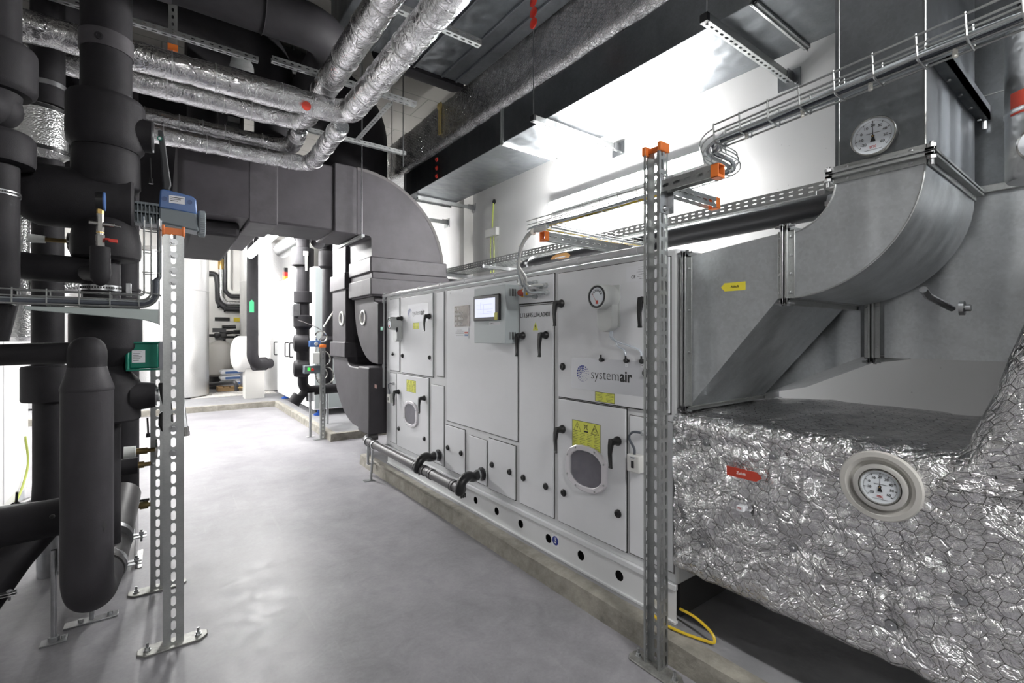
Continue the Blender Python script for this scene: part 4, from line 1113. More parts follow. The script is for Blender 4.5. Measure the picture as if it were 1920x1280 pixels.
# strut over the unit, fixed to the wall
t = thing('cantilever_strut', 'slotted strut with an orange cap reaching from the wall over the grey unit', 'strut', (XW, 1.99, 1.95))
arm(t, (XW-.01, 1.99, 1.945), (-1,0,0), 1.62, w=.021, h=.048, name='strut_channel')
obj('wall_plate', M().box(XW-.012, 1.93, 1.88, XW, 2.05, 2.01), STEEL, t)

# wire basket trays
def wiretray(m, path, w, h, sp=.1, r=.0022, up=(0,0,1), nb=3, lid=False):
    path = [V(p) for p in path]; up0 = V(up)
    T = []; S = []; U = []
    for i in range(len(path)):
        a = path[max(i-1,0)]; b = path[min(i+1,len(path)-1)]; T.append((b-a).normalized())
    u = up0
    for i in range(len(path)):
        u = (u-T[i]*u.dot(T[i])).normalized(); U.append(u); S.append(T[i].cross(u).normalized())
    offs = [(-w/2+w*k/(nb-1), 0) for k in range(nb)]+[(-w/2, h), (w/2, h), (-w/2, h*.55), (w/2, h*.55)]
    for a, b in offs: m.tube([path[i]+S[i]*a+U[i]*b for i in range(len(path))], r, 6)
    d = 0; nxt = 0
    for i in range(len(path)-1):
        L = (path[i+1]-path[i]).length
        while nxt <= d+L:
            f = (nxt-d)/max(L,1e-9); p = path[i].lerp(path[i+1], f); s = S[i].lerp(S[i+1], f); q = U[i].lerp(U[i+1], f)
            m.tube(bend([p-s*w/2+q*(h+.006)-s*0, p-s*w/2-q*r*2, p+s*w/2-q*r*2, p+s*w/2+q*(h+.006)], .01, 3), r*.9, 6); nxt += sp
        d += L
    return S, U
def cables(par, path, n, w, r, mt, name='cable', seed=1, up=(0,0,1), lift=.0):
    rd = random.Random(seed); path = [V(p) for p in path]
    for k in range(n):
        o = (k/(max(1,n-1))-.5)*w; pts = []
        for i, p in enumerate(path):
            a = path[max(i-1,0)]; b = path[min(i+1,len(path)-1)]; T = (b-a).normalized(); u = V(up); u = (u-T*u.dot(T)).normalized(); s = T.cross(u)
            pts.append(p+s*(o+.004*math.sin(i*1.3+k*2))+u*(r+.002+lift+(.008 if k % 2 else 0)+.003*math.sin(i*.9+k)))
        obj(name, M().tube(pts, r, 8), mt if not isinstance(mt, list) else mt[k % len(mt)], par)
def subdiv(a, b, n): a, b = V(a), V(b); return [a.lerp(b, k/n) for k in range(n+1)]
t = thing('wire_cable_tray', 'wire basket tray with grey cables crossing high in front of the square riser duct', 'cable tray', (1.72, .6, 2.16))
A0 = V((1.72, .975, 2.135)); B0 = V((1.70, -.45, 2.205))
path = subdiv(A0, B0, 14)
m = M(); wiretray(m, path, .085, .06, r=.0034); 
loop = bend([A0, A0+V((.0,.075,-.012)), V((1.90,.99,2.075)), V((1.895,1.36,2.058))], [.055,.05], 6)
wiretray(m, loop, .07, .05, sp=.06, r=.0026)
obj('basket', m, GALVP, t)
cables(t, path, 5, .055, .0062, [CABLE, CABLE, CABLED], seed=3)
cables(t, loop, 3, .03, .006, [CABLE, CABLED], seed=4)
m = M()
for k in range(7): p = path[1].lerp(path[-1], k/7.0); m.cyl(p+V((0,0,-.003)), p+V((0,0,-.022)), .006, n=8).cbox(p+V((0,0,-.005)), .02, .006, .006)
obj('tie_heads', m, TIE, t)
t = thing('wire_cable_tray', 'wire basket tray running level over the grey unit from the post to the strut', 'cable tray', (1.72, 1.7, 2.0))
path = subdiv((1.895, 1.37, 2.058), (1.72, 2.12, 2.0), 8)
m = M(); wiretray(m, path, .09, .05, sp=.1)
p2_ = subdiv((1.74, 2.0, 1.985), (2.60, 2.0, 1.985), 8); wiretray(m, p2_, .06, .045, sp=.1, r=.002)
obj('basket', m, GALVP, t)
cables(t, path, 4, .05, .006, [CABLE, CABLED, YCAB], seed=5); cables(t, p2_, 2, .03, .005, [YCAB, CABLE], seed=6)
# cable bundle dropping in an arc to the glands
t = thing('cable_bundle', 'tied bundle of grey cables arching down into the terminal panel of the grey unit', 'cables', (1.66, 2.2, 1.8))
st_ = PX(1028, 436, 1.70)
for k, g in enumerate(gp):
    a = V((1.70+.012*(k % 3), 1.98, 2.0+.006*(k//3)))
    o = V((0, .006*((k % 3)-1), .006*((k//3)-1)))
    mid = [a, PX(1020, 428, 1.69)+o, PX(1000, 433, 1.67)+o, PX(985, 447, 1.66)+o, PX(975, 470, 1.655)+o, PX(972, 500, 1.66)+o, PX(978+k, 526, 1.68)+o*2]
    e_ = g+V((-.03, .03, .0)); pts = mid+[(mid[-1]+g)/2+V((-.035,.0,-.01-.004*k)), g+V((-.045, .012, 0)), g]
    obj('cable', M().tube(spline(pts, 5), .0068, 8), CABLE if k % 3 else mat('pale_cable', (.55,.56,.54), .4), t)
m = M()
for u, v in ((1000,433),(978,460),(972,490)):
    p = PX(u, v, 1.665); m.lathe(p+V((0,0,-.004)), (0,0,1) if v > 440 else (0,1,0), [(0,.019),(.006,.019)], 14)
obj('cable_ties', m, TIE, t)

# perforated tray along the wall
t = thing('perforated_tray', 'perforated steel cable tray running along the right wall above the black plastic pipe', 'cable tray', (2.95, 3, 2.15))
m = M(); L = 44*.1
m.holed((2.80, .75, 2.150), (0,0,1), (0,1,0), .062, L, [.020, .043], .05, stadium(.008, .024)); 
m.holed((3.06, .75, 2.150), (0,0,1), (0,1,0), .062, L, [.020, .043], .05, stadium(.008, .024)); 
m.holed((2.80, .75, 2.150), (1,0,0), (0,1,0), .26, L, [.03,.08,.13,.18,.23], .05, stadium(.014, .030, 2))
obj('tray_sheet', m, GALVP, t, solid=.002, ang=40)
m = M()
for y in (1.0, 2.6, 4.2, 5.05): m.box(2.72, y-.02, 2.11, XW, y+.02, 2.146)
obj('brackets', m, STEEL, t, bevel=.002)
cables(t, subdiv((2.95, .76, 2.155), (2.95, 5.1, 2.155), 20), 3, .14, .007, [CABLED, CABLE], seed=9)

# black plastic pipe
t = thing('black_wall_pipe', 'black plastic pipe with an orange label running along the wall behind the grey unit', 'pipe', (2.70, 2.5, 2.05))
za = 1.4+.238*2.70
pa = V((2.70, .66, za+.012)); pb = V((2.70, Yu(986, 2.70), za-.012))
obj('pipe', M().tube(bend([pa, pb, pb+V((.0,.06,-.10))], .07), .0625, 24), PVC, t)
m = M()
for y in (.93, 3.32): m.lathe((2.70, y-.012, za), (0,1,0), [(0,.070),(.024,.070)], 24).cyl((2.70, y, za-.07), (2.70, y, 1.80), .008, n=8).cbox((2.62, y, za), .03, .02, .02)
obj('pipe_clamp', m, STEEL, t)
p = PX(1061, 479, 2.70); vs = []
m = M()
for k in range(5):
    a = math.radians(150+15*k); q = V((math.cos(a)*.0635, 0, math.sin(a)*.0635)); hw = (.06, .10, .12, .10, .06)[k]
    vs += [V((2.70, p.y-hw, za))+q, V((2.70, p.y+hw, za))+q]
m.add(vs, [(2*k, 2*k+1, 2*k+3, 2*k+2) for k in range(4)]); lab(obj('label', m, mat('orange_label', (.50,.27,.10), .5), t), 'orange-brown arrow label')
obj('print', M().box(2.6355, p.y-.06, za-.006, 2.6365, p.y+.06, za+.004), WHT, t, flat=True)

# trapeze rails under the long duct
R_G = 'slotted rails carrying the long duct'
def rail(label, y, z, x0, x1, capn=True, group=R_G, slots='bottom', rod=None, w=.041, h=.041, foot=True, rtop=None):
    t = thing('mounting_rail', label, 'mounting rail', (x0, y, z), group)
    n = int((x1-x0)/.05); L = n*.05; m = M(); w2 = w/2
    m.holed((x1-L, y-w2, z), (0,1,0), (1,0,0), w, L, [w2], .05, stadium(.014, .030))
    m.holed((x1-L, y-w2, z), (0,0,1), (1,0,0), h, L, [h*.5], .05, stadium(.010, .022)) if slots != 'bottom' else m.add([(x1-L,y-w2,z),(x1,y-w2,z),(x1,y-w2,z+h),(x1-L,y-w2,z+h)], [(0,1,2,3)])
    m.add([(x1-L,y+w2,z),(x1,y+w2,z),(x1,y+w2,z+h),(x1-L,y+w2,z+h)], [(0,1,2,3)])
    obj('channel', m, GALVP, t, solid=.0028, ang=40)
    if capn: obj('end_plug', M().box(x1-L-.006, y-w2-.002, z-.002, x1-L+.02, y+w2+.002, z+h+.002), BLACKP, t, bevel=.002)
    if foot:
        m = M().box(x1-.01, y-.07, z-.05, x1, y+.07, z+.07).box(x1-.09, y-w2-.008, z-.012, x1, y-w2-.003, z+h+.012)
        m.cyl((x1-.005, y-.05, z-.03), (x1-.03, y-.05, z-.03), .008, n=8).cyl((x1-.005, y+.05, z+.05), (x1-.03, y+.05, z+.05), .008, n=8)
        obj('wall_bracket', m, STEEL, t, bevel=.002)
    if rod:
        for rx in rod: obj('threaded_rod', M().cyl((rx, y, z-.01), (rx, y, rtop or ZC), .0045, n=8), STEEL, t)
    return t
rail('slotted rail nearest the camera under the long duct, with a wall bracket', 1.394, 3.055, 2.287, XW, rod=(2.33,))
rail('brightly lit slotted rail under the long duct, hung on a long rod', 2.83, 3.055, 2.29, XW, rod=(2.31,))
rail('far slotted rail under the end of the long duct beside the black elbow', 5.30, 3.055, 2.45, XW, capn=False)
rail('lowest short rail fixed to the wall just behind the black elbow', 5.75, 2.93, 2.5, 3.16, capn=False)
# junction box with earth wires on the wall
pb_ = PX(923, 436, XW-.02)
t = thing('wall_junction_box', 'small pale junction box on the right wall with green and yellow wires', 'junction box', (XW, pb_.y, pb_.z))
obj('box', M().box(XW-.05, pb_.y-.12, pb_.z-.05, XW, pb_.y+.12, pb_.z+.05), WHITEP, t, bevel=.006)
m = M().tube([(XW-.02, pb_.y, pb_.z+.05), (XW-.02, pb_.y-.01, pb_.z+.2), (XW-.015, pb_.y-.02, pb_.z+.36)], .009, 8)
for k in (-1, 1): m.tube([(XW-.02, pb_.y+.03*k, pb_.z-.05), (XW-.02, pb_.y+.04*k, pb_.z-.2), (XW-.02, pb_.y+.03*k, 2.17)], .007, 8)
lab(obj('wires', m, mat('earth_wire', (.48,.55,.12), .5), t), 'green and yellow wires')
obj('wall_eye', M().lathe((XW, pb_.y-.02, pb_.z+.38), (-1,0,0), [(0,.03),(.012,.03),(.014,.012)], 14), BLACKP, t)

# ================================================================== LEFT: INSULATED PIPEWORK
def zv(v, d): return CH+(HY-v)*d/F
DM = 2.25; cM = W(200, 628, DM); mx_, my_ = cM.x, cM.y
def Rm(px, d=DM): return px*d/F*.75
def vlathe(m, x, y, d, prof, n=40):    # prof: (v pixel, r pixel) seen at depth d, top to bottom
    k = d/math.hypot(x, y)*d/F; m.lathe((x, y, 0), (0,0,1), [(zv(v, d), r*k) for v, r in reversed(prof)], n); return m
t = thing('insulated_riser', 'large black foam-insulated riser with bulging valve covers and a grey lever', 'insulated pipe', (mx_, my_, 0))
z = lambda v: zv(v, DM)
obj('upper_pipe', vlathe(M(), mx_, my_, DM, [(-330,50),(200,50)]), FOAM, t)
o = obj('pipe_clamp', vlathe(M(), mx_, my_, DM, [(72,50.5),(72,53),(103,53),(103,50.5)]), FOAMTAPE, t)
obj('clamp_screw', M().lathe(V((mx_+.0, my_, z(90)))+V((-.02,-Rm(53)-.001,0)), (0,-1,0), [(0,.016),(.004,.016),(.005,.009),(.002,.008)], 16), FOAM, o)
obj('valve_cover', vlathe(M(), mx_, my_, DM, [(186,50),(188,72),(192,75),(198,76),(262,76.5),(276,74),(284,66),(286,50)]), FOAM, t)
obj('valve_cover', vlathe(M(), mx_, my_, DM, [(282,50),(283,62),(287,65),(294,66),(348,67),(356,62),(362,50)]), FOAM, t)
m = M().lathe((mx_-.315, my_, z(380)), (1,0,0), [(0,.02),(.010,.08),(.035,.115),(.08,.137),(.30,.137),(.41,.130),(.42,.12),(.42,.02)], 40)
obj('side_branch', m, FOAM, t)
obj('valve_cover', vlathe(M(), mx_, my_, DM, [(398,20),(404,40),(414,54),(430,63),(452,68),(476,68),(484,66),(488,60),(489,36)]), FOAM, t)
obj('neck_pipe', vlathe(M(), mx_-.02, my_, DM, [(480,37),(585,37)]), FOAM, t)
m = vlathe(M(), mx_-.02, my_, DM, [(536,37.2),(536,38.6),(546,38.6),(546,37.2)])
o = obj('perforated_band', m, STEEL, t)
q = M()
for k in range(24):
    a = PI+PI*k/23; c = V((mx_-.02+math.cos(a)*(Rm(38.6)*1.013), my_+math.sin(a)*(Rm(38.6)*1.013), z(541))); dd = V((math.cos(a), math.sin(a), 0)); s = V((-dd.y, dd.x, 0))
    q.obox(c-s*.003-V((0,0,.004)), s*.006, dd*.0008, V((0,0,.008)))
obj('band_holes', q, SEAM, o)
obj('bracket', M().box(mx_+.075, my_-.10, z(556), mx_+.095, my_-.06, z(532)), STEEL, o, bevel=.002)
obj('valve_cover', vlathe(M(), mx_, my_, DM, [(578,36),(580,60),(585,68),(592,70),(650,70),(655,68),(680,40),(686,34),(692,30)]), FOAM, t)
obj('valve_cover', vlathe(M(), mx_+.01, my_, DM, [(684,30),(690,34),(712,58),(720,62),(786,62),(790,58),(791,30)]), FOAM, t)
m = M().tube(bend([(mx_-.01, my_, z(780)), (mx_-.01, my_, .33), (mx_-.01, my_+.6, .28)], .14), Rm(33), 28); obj('lower_pipe', m, FOAM, t)
# upper stub with grey lever
ys = my_-.02
z_main = z; z = lambda v: zv(v, 2.33)
m = M().lathe((mx_+.07, ys, z(257)), (1,0,0), [(0,.080),(.10,.076),(.105,.072),(.105,.02)], 28); st_ = obj('valve_stub', m, FOAM, t)
x = mx_+.175
obj('stub_flange', M().lathe((x, ys, z(257)), (1,0,0), [(0,.070),(.006,.070)], 24), STEEL, st_)
x += .02; z = lambda v: zv(v, 2.36)
m = M().loft([[(x, ys-.03, z(248)),(x+.022, ys-.03, z(248)),(x+.022, ys+.03, z(248)),(x, ys+.03, z(248))],
  [(x+.01, ys-.025, z(282)),(x+.035, ys-.025, z(282)),(x+.035, ys+.025, z(282)),(x+.01, ys+.025, z(282))],
  [(x+.015, ys-.018, z(315)),(x+.045, ys-.018, z(315)),(x+.045, ys+.018, z(315)),(x+.015, ys+.018, z(315))],
  [(x+.02, ys-.02, z(345)),(x+.055, ys-.02, z(345)),(x+.055, ys+.02, z(345)),(x+.02, ys+.02, z(345))],
  [(x+.02, ys-.016, z(357)),(x+.045, ys-.016, z(357)),(x+.045, ys+.016, z(357)),(x+.02, ys+.016, z(357))]])
lv = obj('lever', m, mat('lever_grey', (.035,.037,.04), .5, spec=.3), t, bevel=.006); lab(lv, 'long grey lever with a green dot')
q = V((x+.008, ys-.031, z(264))); qq = M().lathe(q, (-.15,-1,0), [(0,.011),(.0006,.011)], 16); obj('green_dot', qq, GREEN, lv)
obj('dot_ring', M().lathe(q+V((0,-.0008,0)), (-.15,-1,0), [(0,.006),(.0006,.006)], 12), WHT, lv)
# motor on the side branch
z = lambda v: zv(v, 2.42)
x = mx_+.10
m = M()
for k in range(8): m.box(x+.015*k, my_-.05, z(428), x+.015*k+.004, my_+.05, z(392))
m.box(x, my_-.045, z(395), x+.115, my_+.045, z(391)).box(x, my_-.045, z(410), x+.115, my_+.045, z(407)).box(x, my_-.045, z(429), x+.115, my_+.045, z(426)).box(x, my_-.02, z(428), x+.115, my_+.02, z(392))
ac = thing('valve_actuator', 'blue and grey motorised valve actuator behind the top of the front slotted post', 'valve actuator', (x+.2, my_, z(437)))
obj('ribbed_neck', m, DGREYP, ac)
xa0, xa1 = x+.10, x+.265
m = M().prism([(xa0, my_-.06, z(397)), (xa1-.01, my_-.06, z(401)), (xa1, my_-.06, z(434)), (xa0, my_-.06, z(425))], (0,.13,0)); obj('lower_housing', m, DGREYP, ac, bevel=.008)
m = M().prism([(xa0, my_-.055, z(398)), (xa0+.004, my_-.055, z(366)), (xa0+.015, my_-.055, z(363)), (xa1-.03, my_-.055, z(369)), (xa1-.012, my_-.055, z(374)), (xa1-.008, my_-.055, z(402))], (0,.12,0))
bt = obj('blue_cover', m, BLUE, ac, bevel=.009)
obj('type_label', M().box(xa0+.04, my_-.0565, z(387), xa0+.105, my_-.0555, z(373)), PAPER, bt, flat=True)
q = M()
for k in range(3): q.box(xa0+.045, my_-.0572, z(377+3*k), xa0+.10-.012*k, my_-.0566, z(376+3*k))
obj('print', q, INK, bt, flat=True)
for xx in (xa0+.022, xa0+.125): obj('cover_screw', M().lathe((xx, my_-.0555, z(381)), (0,-1,0), [(0,.011),(.0012,.011),(.0012,.009),(.0002,.0085)], 16), mat('darker_blue', (.04,.09,.24), .4) if 'darker_blue' not in bpy.data.materials else bpy.data.materials['darker_blue'], bt)
m = M()
m.lathe((xa1-.002, my_, z(415)), (1,0,0), [(0,.062),(.008,.066),(.028,.066),(.032,.06)], 36)
for k in range(36):
    a = 2*PI*k/36; c = V((xa1+.006, my_+math.cos(a)*.066, z(415)+math.sin(a)*.066)); m.obox(c-V((0,.002,.002)), (.022,0,0), (0,.004,0), (0,0,.004))
obj('hand_wheel', m, mat('wheel_grey', (.27,.31,.33), .4), ac)
# green motor lower down
z = lambda v: zv(v, 2.38)
x = mx_+.085; zc_ = z(665)
gm = thing('control_motor', 'green control motor with a grey end box beside the front slotted post', 'motor', (x+.08, my_-.02, z(690)))
m = M().box(x-.012, my_-.085, z(691), x+.004, my_+.07, z(640)).box(x, my_-.08, z(688), x+.115, my_+.065, z(642)); gb = obj('green_housing', m, GREEN, gm, bevel=.008)
m = M()
for zz in (z(641.5), z(690)): m.box(x-.010, my_-.086, zz-.004, x+.118, my_-.07, zz+.004)
obj('ribs', m, GREEN, gb, bevel=.001)
obj('type_label', M().box(x+.012, my_-.0812, z(677), x+.062, my_-.0802, z(655)), PAPER, gb, flat=True)
q = M()
for k in range(6): q.box(x+.016, my_-.0817, z(658+3*k), x+.05-.006*(k % 3), my_-.0812, z(657.3+3*k))
obj('print', q, INK, gb, flat=True)
obj('grey_end_box', M().box(x+.115, my_-.078, z(691), x+.17, my_+.06, z(640)), mat('end_box_grey', (.36,.37,.40), .4), gm, bevel=.002)
# lower stub and black lever
m = M().lathe((mx_+.09, my_-.03, z(738)), (1,0,0), [(0,.07),(.05,.066),(.095,.060),(.095,.02)], 28); st_ = obj('valve_stub', m, FOAM, t)
x = mx_+.185
obj('stub_flange', M().lathe((x, my_-.03, z(738)), (1,0,0), [(0,.052),(.006,.052),(.006,.03),(.014,.03)], 24), STEEL, st_)
yl = my_-.035; x += .012
m = M().loft([[(x+a, yl-.024, zz+b), (x+a+w, yl-.024, zz+b), (x+a+w, yl+.024, zz+b), (x+a, yl+.024, zz+b)] for zz, a, w, b in
  ((z(716),.0,.022,0),(z(722),.0,.04,0),(z(740),.008,.042,0),(z(768),.024,.034,0),(z(772),.004,.055,0),(z(792),.0,.062,0),(z(804),.012,.046,0),(z(807),.018,.036,0))])
lab(obj('lever', m, BLACKP, t, bevel=.008), 'black folded valve lever')
m = M().cyl((mx_+.155, my_-.05, z(778)), (mx_+.158, my_-.05, z(808)), .004, n=8).cyl((mx_+.158, my_-.05, z(806)), (mx_+.158, my_-.05, z(813)), .008, .010, n=8)
obj('drain_hose', m, BLACKP, t)
m = M().cyl((mx_+.165, my_, z(300)), (mx_+.168, my_, z(340)), .003, n=8).cyl((mx_+.168, my_, z(338)), (mx_+.168, my_, z(348)), .006, .010, n=8); obj('strap_end', m, BLACKP, t)

# second column at the very left
DL = 1.9; cL = W(-12, 628, DL); lx, ly = cL.x, cL.y
t = thing('insulated_riser', 'black foam-insulated riser cut off by the left edge of the picture', 'insulated pipe', (lx, ly, 0))
obj('upper_pipe', vlathe(M(), lx, ly, DL, [(-260,56),(90,56)]), FOAM, t)
obj('valve_cover', vlathe(M(), lx, ly, DL, [(82,56),(84,84),(88,88),(94,89),(158,89),(166,86),(172,76),(174,50)]), FOAM, t)
m = M().tube(bend([(lx, ly, zv(160, DL)), (lx, ly, zv(205, DL)), (lx-.10, ly-.22, zv(205, DL))], .08), Rm(52, DL), 28).ball((lx, ly, zv(200, DL)), Rm(54, DL), 28)
obj('elbow_cover', m, FOAM, t)
obj('valve_cover', vlathe(M(), lx, ly, DL, [(246,50),(248,78),(253,84),(260,85),(300,85),(306,82),(309,50)]), FOAM, t)
obj('lower_pipe', vlathe(M(), lx, ly, DL, [(300,52),(560,52),(625,34),(640,30),(640,10)]), FOAM, t)
kL = 54.1*DL/math.hypot(lx, ly)*DL/F+.0003
m = vlathe(M(), lx, ly, DL, [(358,52.5),(358,54),(366,54),(366,52.5)]); o = obj('perforated_band', m, STEEL, t)
q = M()
for k in range(20):
    a = 1.5*PI+PI*.6*k/19; c = V((lx+math.cos(a)*kL, ly+math.sin(a)*kL, zv(362, DL))); dd = V((math.cos(a), math.sin(a), 0)); s = V((-dd.y, dd.x, 0))
    q.obox(c-s*.003-V((0,0,.004)), s*.006, dd*.0008, V((0,0,.008)))
obj('band_holes', q, SEAM, o)

# third column further back, with hammered aluminium drum
D3 = 2.75; c3 = W(90, 628, D3)
t = thing('jacketed_valve_riser', 'black riser with a stucco aluminium drum casing at the upper left', 'insulated pipe', (c3.x, c3.y, 0))
obj('upper_pipe', vlathe(M(), c3.x, c3.y, D3, [(-90,34),(200,34)]), FOAM, t)
m = vlathe(M(), c3.x, c3.y, D3, [(158,34.5),(158,36.5),(167,36.5),(167,34.5)]); m.cbox(V((c3.x-.06, c3.y-.13, zv(160, D3))), .03, .03, .03); obj('pipe_clamp', m, STEEL, t)
dr = obj('drum_casing', vlathe(M(), c3.x-.03, c3.y, D3, [(205,34),(207,53),(212,54),(286,54),(291,54),(303,38),(304,20)]), HAM, t)
obj('drum_bands', vlathe(M(), c3.x-.03, c3.y, D3, [(208,54.2),(208,55),(215,55),(215,54.2)]).lathe((c3.x-.03, c3.y, zv(290, D3)), (0,0,1), [(0,Rm(54.4,D3)),(0,Rm(55.2,D3)),(.02,Rm(55.2,D3)),(.02,Rm(54.4,D3))], 40), BLACKP, dr)
obj('lower_pipe', vlathe(M(), c3.x, c3.y, D3, [(302,32),(700,32)]), FOAM, t)
ob = vlathe(M(), c3.x, c3.y, D3, [(684,30),(686,50),(690,52),(748,52),(751,50),(752,30)]); obj('valve_cover', ob, FOAM, t)
obj('base_pipe', vlathe(M(), c3.x+.01, c3.y, D3, [(750,34),(900,34),(935,36),(958,46),(962,30)]), FOAM, t)
obj('base_stand', M().cyl((c3.x, c3.y, 0), (c3.x, c3.y, zv(960, D3)), .05, n=16), STEEL, t)
m = M()
for k in range(3): m.cyl((c3.x-.03, c3.y, zv(310, D3)), (c3.x-.03, c3.y, zv(309, D3)), .05)

# slim riser whose edge shows right of the main one
D4 = 3.25; c4 = W(228, 628, D4)
t = thing('slim_insulated_riser', 'slimmer black insulated riser just right of and behind the big valve covers', 'insulated pipe', (c4.x, c4.y, 0))
obj('pipe', vlathe(M(), c4.x, c4.y, D4, [(345,34),(930,34)]), FOAM, t)
obj('upper_bend', M().tube(bend([(c4.x, c4.y, zv(350, D4)), (c4.x, c4.y, zv(285, D4)), (c4.x-.4, c4.y+.0, zv(278, D4))], .15), Rm(30, D4), 24), FOAM, t)
obj('collar', vlathe(M(), c4.x, c4.y, D4, [(541,33),(541,38),(546,38.5),(548,33)]), FOAM, t)
obj('stand', M().cyl((c4.x, c4.y, 0), (c4.x, c4.y, zv(930, D4)+.01), .045, n=16), STEEL, t)
# handwheels and drain stubs near it
def wheelvalve(label, u, v, d, L, wr, body, nm='drain_valve'):
    p = W(u, v, d); t = thing(nm, label, 'valve', p)
    obj('sleeve', M().lathe(p, (1,0,0), [(0,.02),(.0,.032),(.05,.030),(.052,.018)], 14), mat('glass_cloth', (.62,.64,.62), .8) if 'glass_cloth' not in bpy.data.materials else bpy.data.materials['glass_cloth'], t)
    obj('body', M().lathe(p+V((.05,0,0)), (1,0,0), [(0,.017),(L*.5,.017),(L*.5,.011),(L*.8,.011)], 12), body, t)
    m = M().lathe(p+V((.05+L*.8,0,0)), (1,0,0), [(0,wr*.3),(.004,wr),(.012,wr),(.016,wr*.3)], 20); obj('hand_wheel', m, CHROME if wr > .03 else STEEL, t)
    return t
wheelvalve('brass drain valve with an edge-on steel wheel right of the black capsule pipe', 232, 849, 2.5, .10, .055, BRASSO)
t = wheelvalve('black insulated drain stub with a square stem under the wheel valve', 226, 876, 2.4, .09, .012, BRASSO, 'drain_stub')
p = W(226, 876, 2.4); obj('insulation', M().lathe(p+V((-.03,0,0)), (1,0,0), [(0,.03),(0,.042),(.10,.042),(.10,.02)], 20), FOAM, t)

# front capsule pipe with its horizontal feed
DC = 1.9; cC = W(164, 628, DC); x0, y0 = cC.x, cC.y
t = thing('capsule_pipe', 'thick black foam-insulated capsule-shaped drop pipe nearest the camera on the left', 'insulated pipe', (x0, y0, .25))
zB = zv(1165, DC)+Rm(51, DC)
path = bend([(x0, y0, zv(728, DC)), (x0, y0, zB), (x0+.02, y0+.25, zB)], .125, 12)
obj('lower_body', M().tube(path, Rm(51, DC), 40), FOAMC, t)
obj('reducer', vlathe(M(), x0, y0, DC, [(684,36),(686,38),(700,42),(726,52.5),(731,52.5),(734,50)]), FOAMC, t)
m = M().tube(bend([W(-160, 672, DC+.02), W(60, 663, DC+.01), (x0+.01, y0, zv(661, DC)), (x0, y0, zv(694, DC))], [.3, .045], 8), Rm(27, DC), 32)
obj('feed_pipe', m, FOAM, t)
m = M().lathe((x0, y0, zv(692, DC)), (0,0,1), [(0,Rm(38,DC)),(.03,Rm(38,DC)),(.05,Rm(38.5,DC)),(.075,Rm(38,DC)),(.10,Rm(34,DC)),(.118,Rm(26,DC)),(.128,Rm(15,DC)),(.131,.003)], 36); obj('elbow_cap', m, FOAM, t)
q = M().poly([(x0+.055, y0-Rm(51,DC)*.87, zv(a, DC)) if i else (x0+.055, y0-Rm(51,DC)*.87, zv(a, DC)) for i, a in enumerate((955,970,985))]) if False else None
m = M(); 
for k, (a, b) in enumerate(((966,.9),(976,.95),(986,1.0))): pass
sc = M(); rr = Rm(51,DC)+.0012
def onc(u, v):   # point on the body surface as seen in the photo
    r_ = ray(u, v); ox, oy = -x0, -y0; a = r_.x**2+r_.y**2; b = 2*(ox*r_.x+oy*r_.y); c = ox*ox+oy*oy-rr*rr
    k = (-b-math.sqrt(max(0,b*b-4*a*c)))/(2*a); return CAM+r_*k
sc.poly([onc(u, v) for u, v in ((195,974),(199,982),(203,985),(198,988),(196,998),(194,988),(190,985),(194,981))]); obj('foam_tear', sc, SEAM, t, flat=True)
# the pipe runs on behind the capsule over the floor
t = thing('floor_pipe', 'dull black pipe with steel clamps running back from the foot of the capsule pipe', 'pipe', (x0+.02, y0+.5, .28))
pa = V((x0+.02, y0+.27, zB)); pb = W(236, 968, 2.62); pb2 = V((pb.x-.02, pb.y+.1, zB+.16))
obj('pipe', M().tube(bend([pa, V((pa.x+.01, pa.y+.25, zB+.01)), pb2], .2), .085, 24), mat('dull_black_pipe', (.06,.058,.058), .4, var=.5, vscale=7), t)
for f in (.10, .42):
    c = pa.lerp(pb2, f)+V((0,0,-.02)); dd = (pb2-pa).normalized(); m = M().lathe(c-dd*.015, dd, [(0,.089),(.03,.089)], 28)
    e_ = c+V((.095, -.01, -.005)); m.box(e_.x-.01, e_.y-.012, e_.z-.010, e_.x+.045, e_.y+.012, e_.z-.005).box(e_.x-.01, e_.y-.012, e_.z+.005, e_.x+.045, e_.y+.012, e_.z+.010)
    m.cyl((e_.x+.025, e_.y, e_.z-.03), (e_.x+.025, e_.y, e_.z+.03), .005, n=8).cyl((e_.x+.025, e_.y, e_.z+.01), (e_.x+.025, e_.y, e_.z+.02), .010, n=6)
    obj('pipe_clamp', m, STEEL, t)
p = PZ(172, 1163, 0); m = M().box(p.x-.10, p.y-.03, 0.001, p.x+.10, p.y+.03, .008).cyl((p.x+.07, p.y, .008), (p.x+.07, p.y, .022), .011, n=6).cyl((p.x-.04, p.y, .008), (p.x-.04, p.y, .022), .011, n=6).cyl((p.x, p.y, .008), (p.x, p.y, .20), .010, n=10)
obj('floor_plate', m, STEEL, t, bevel=.001)
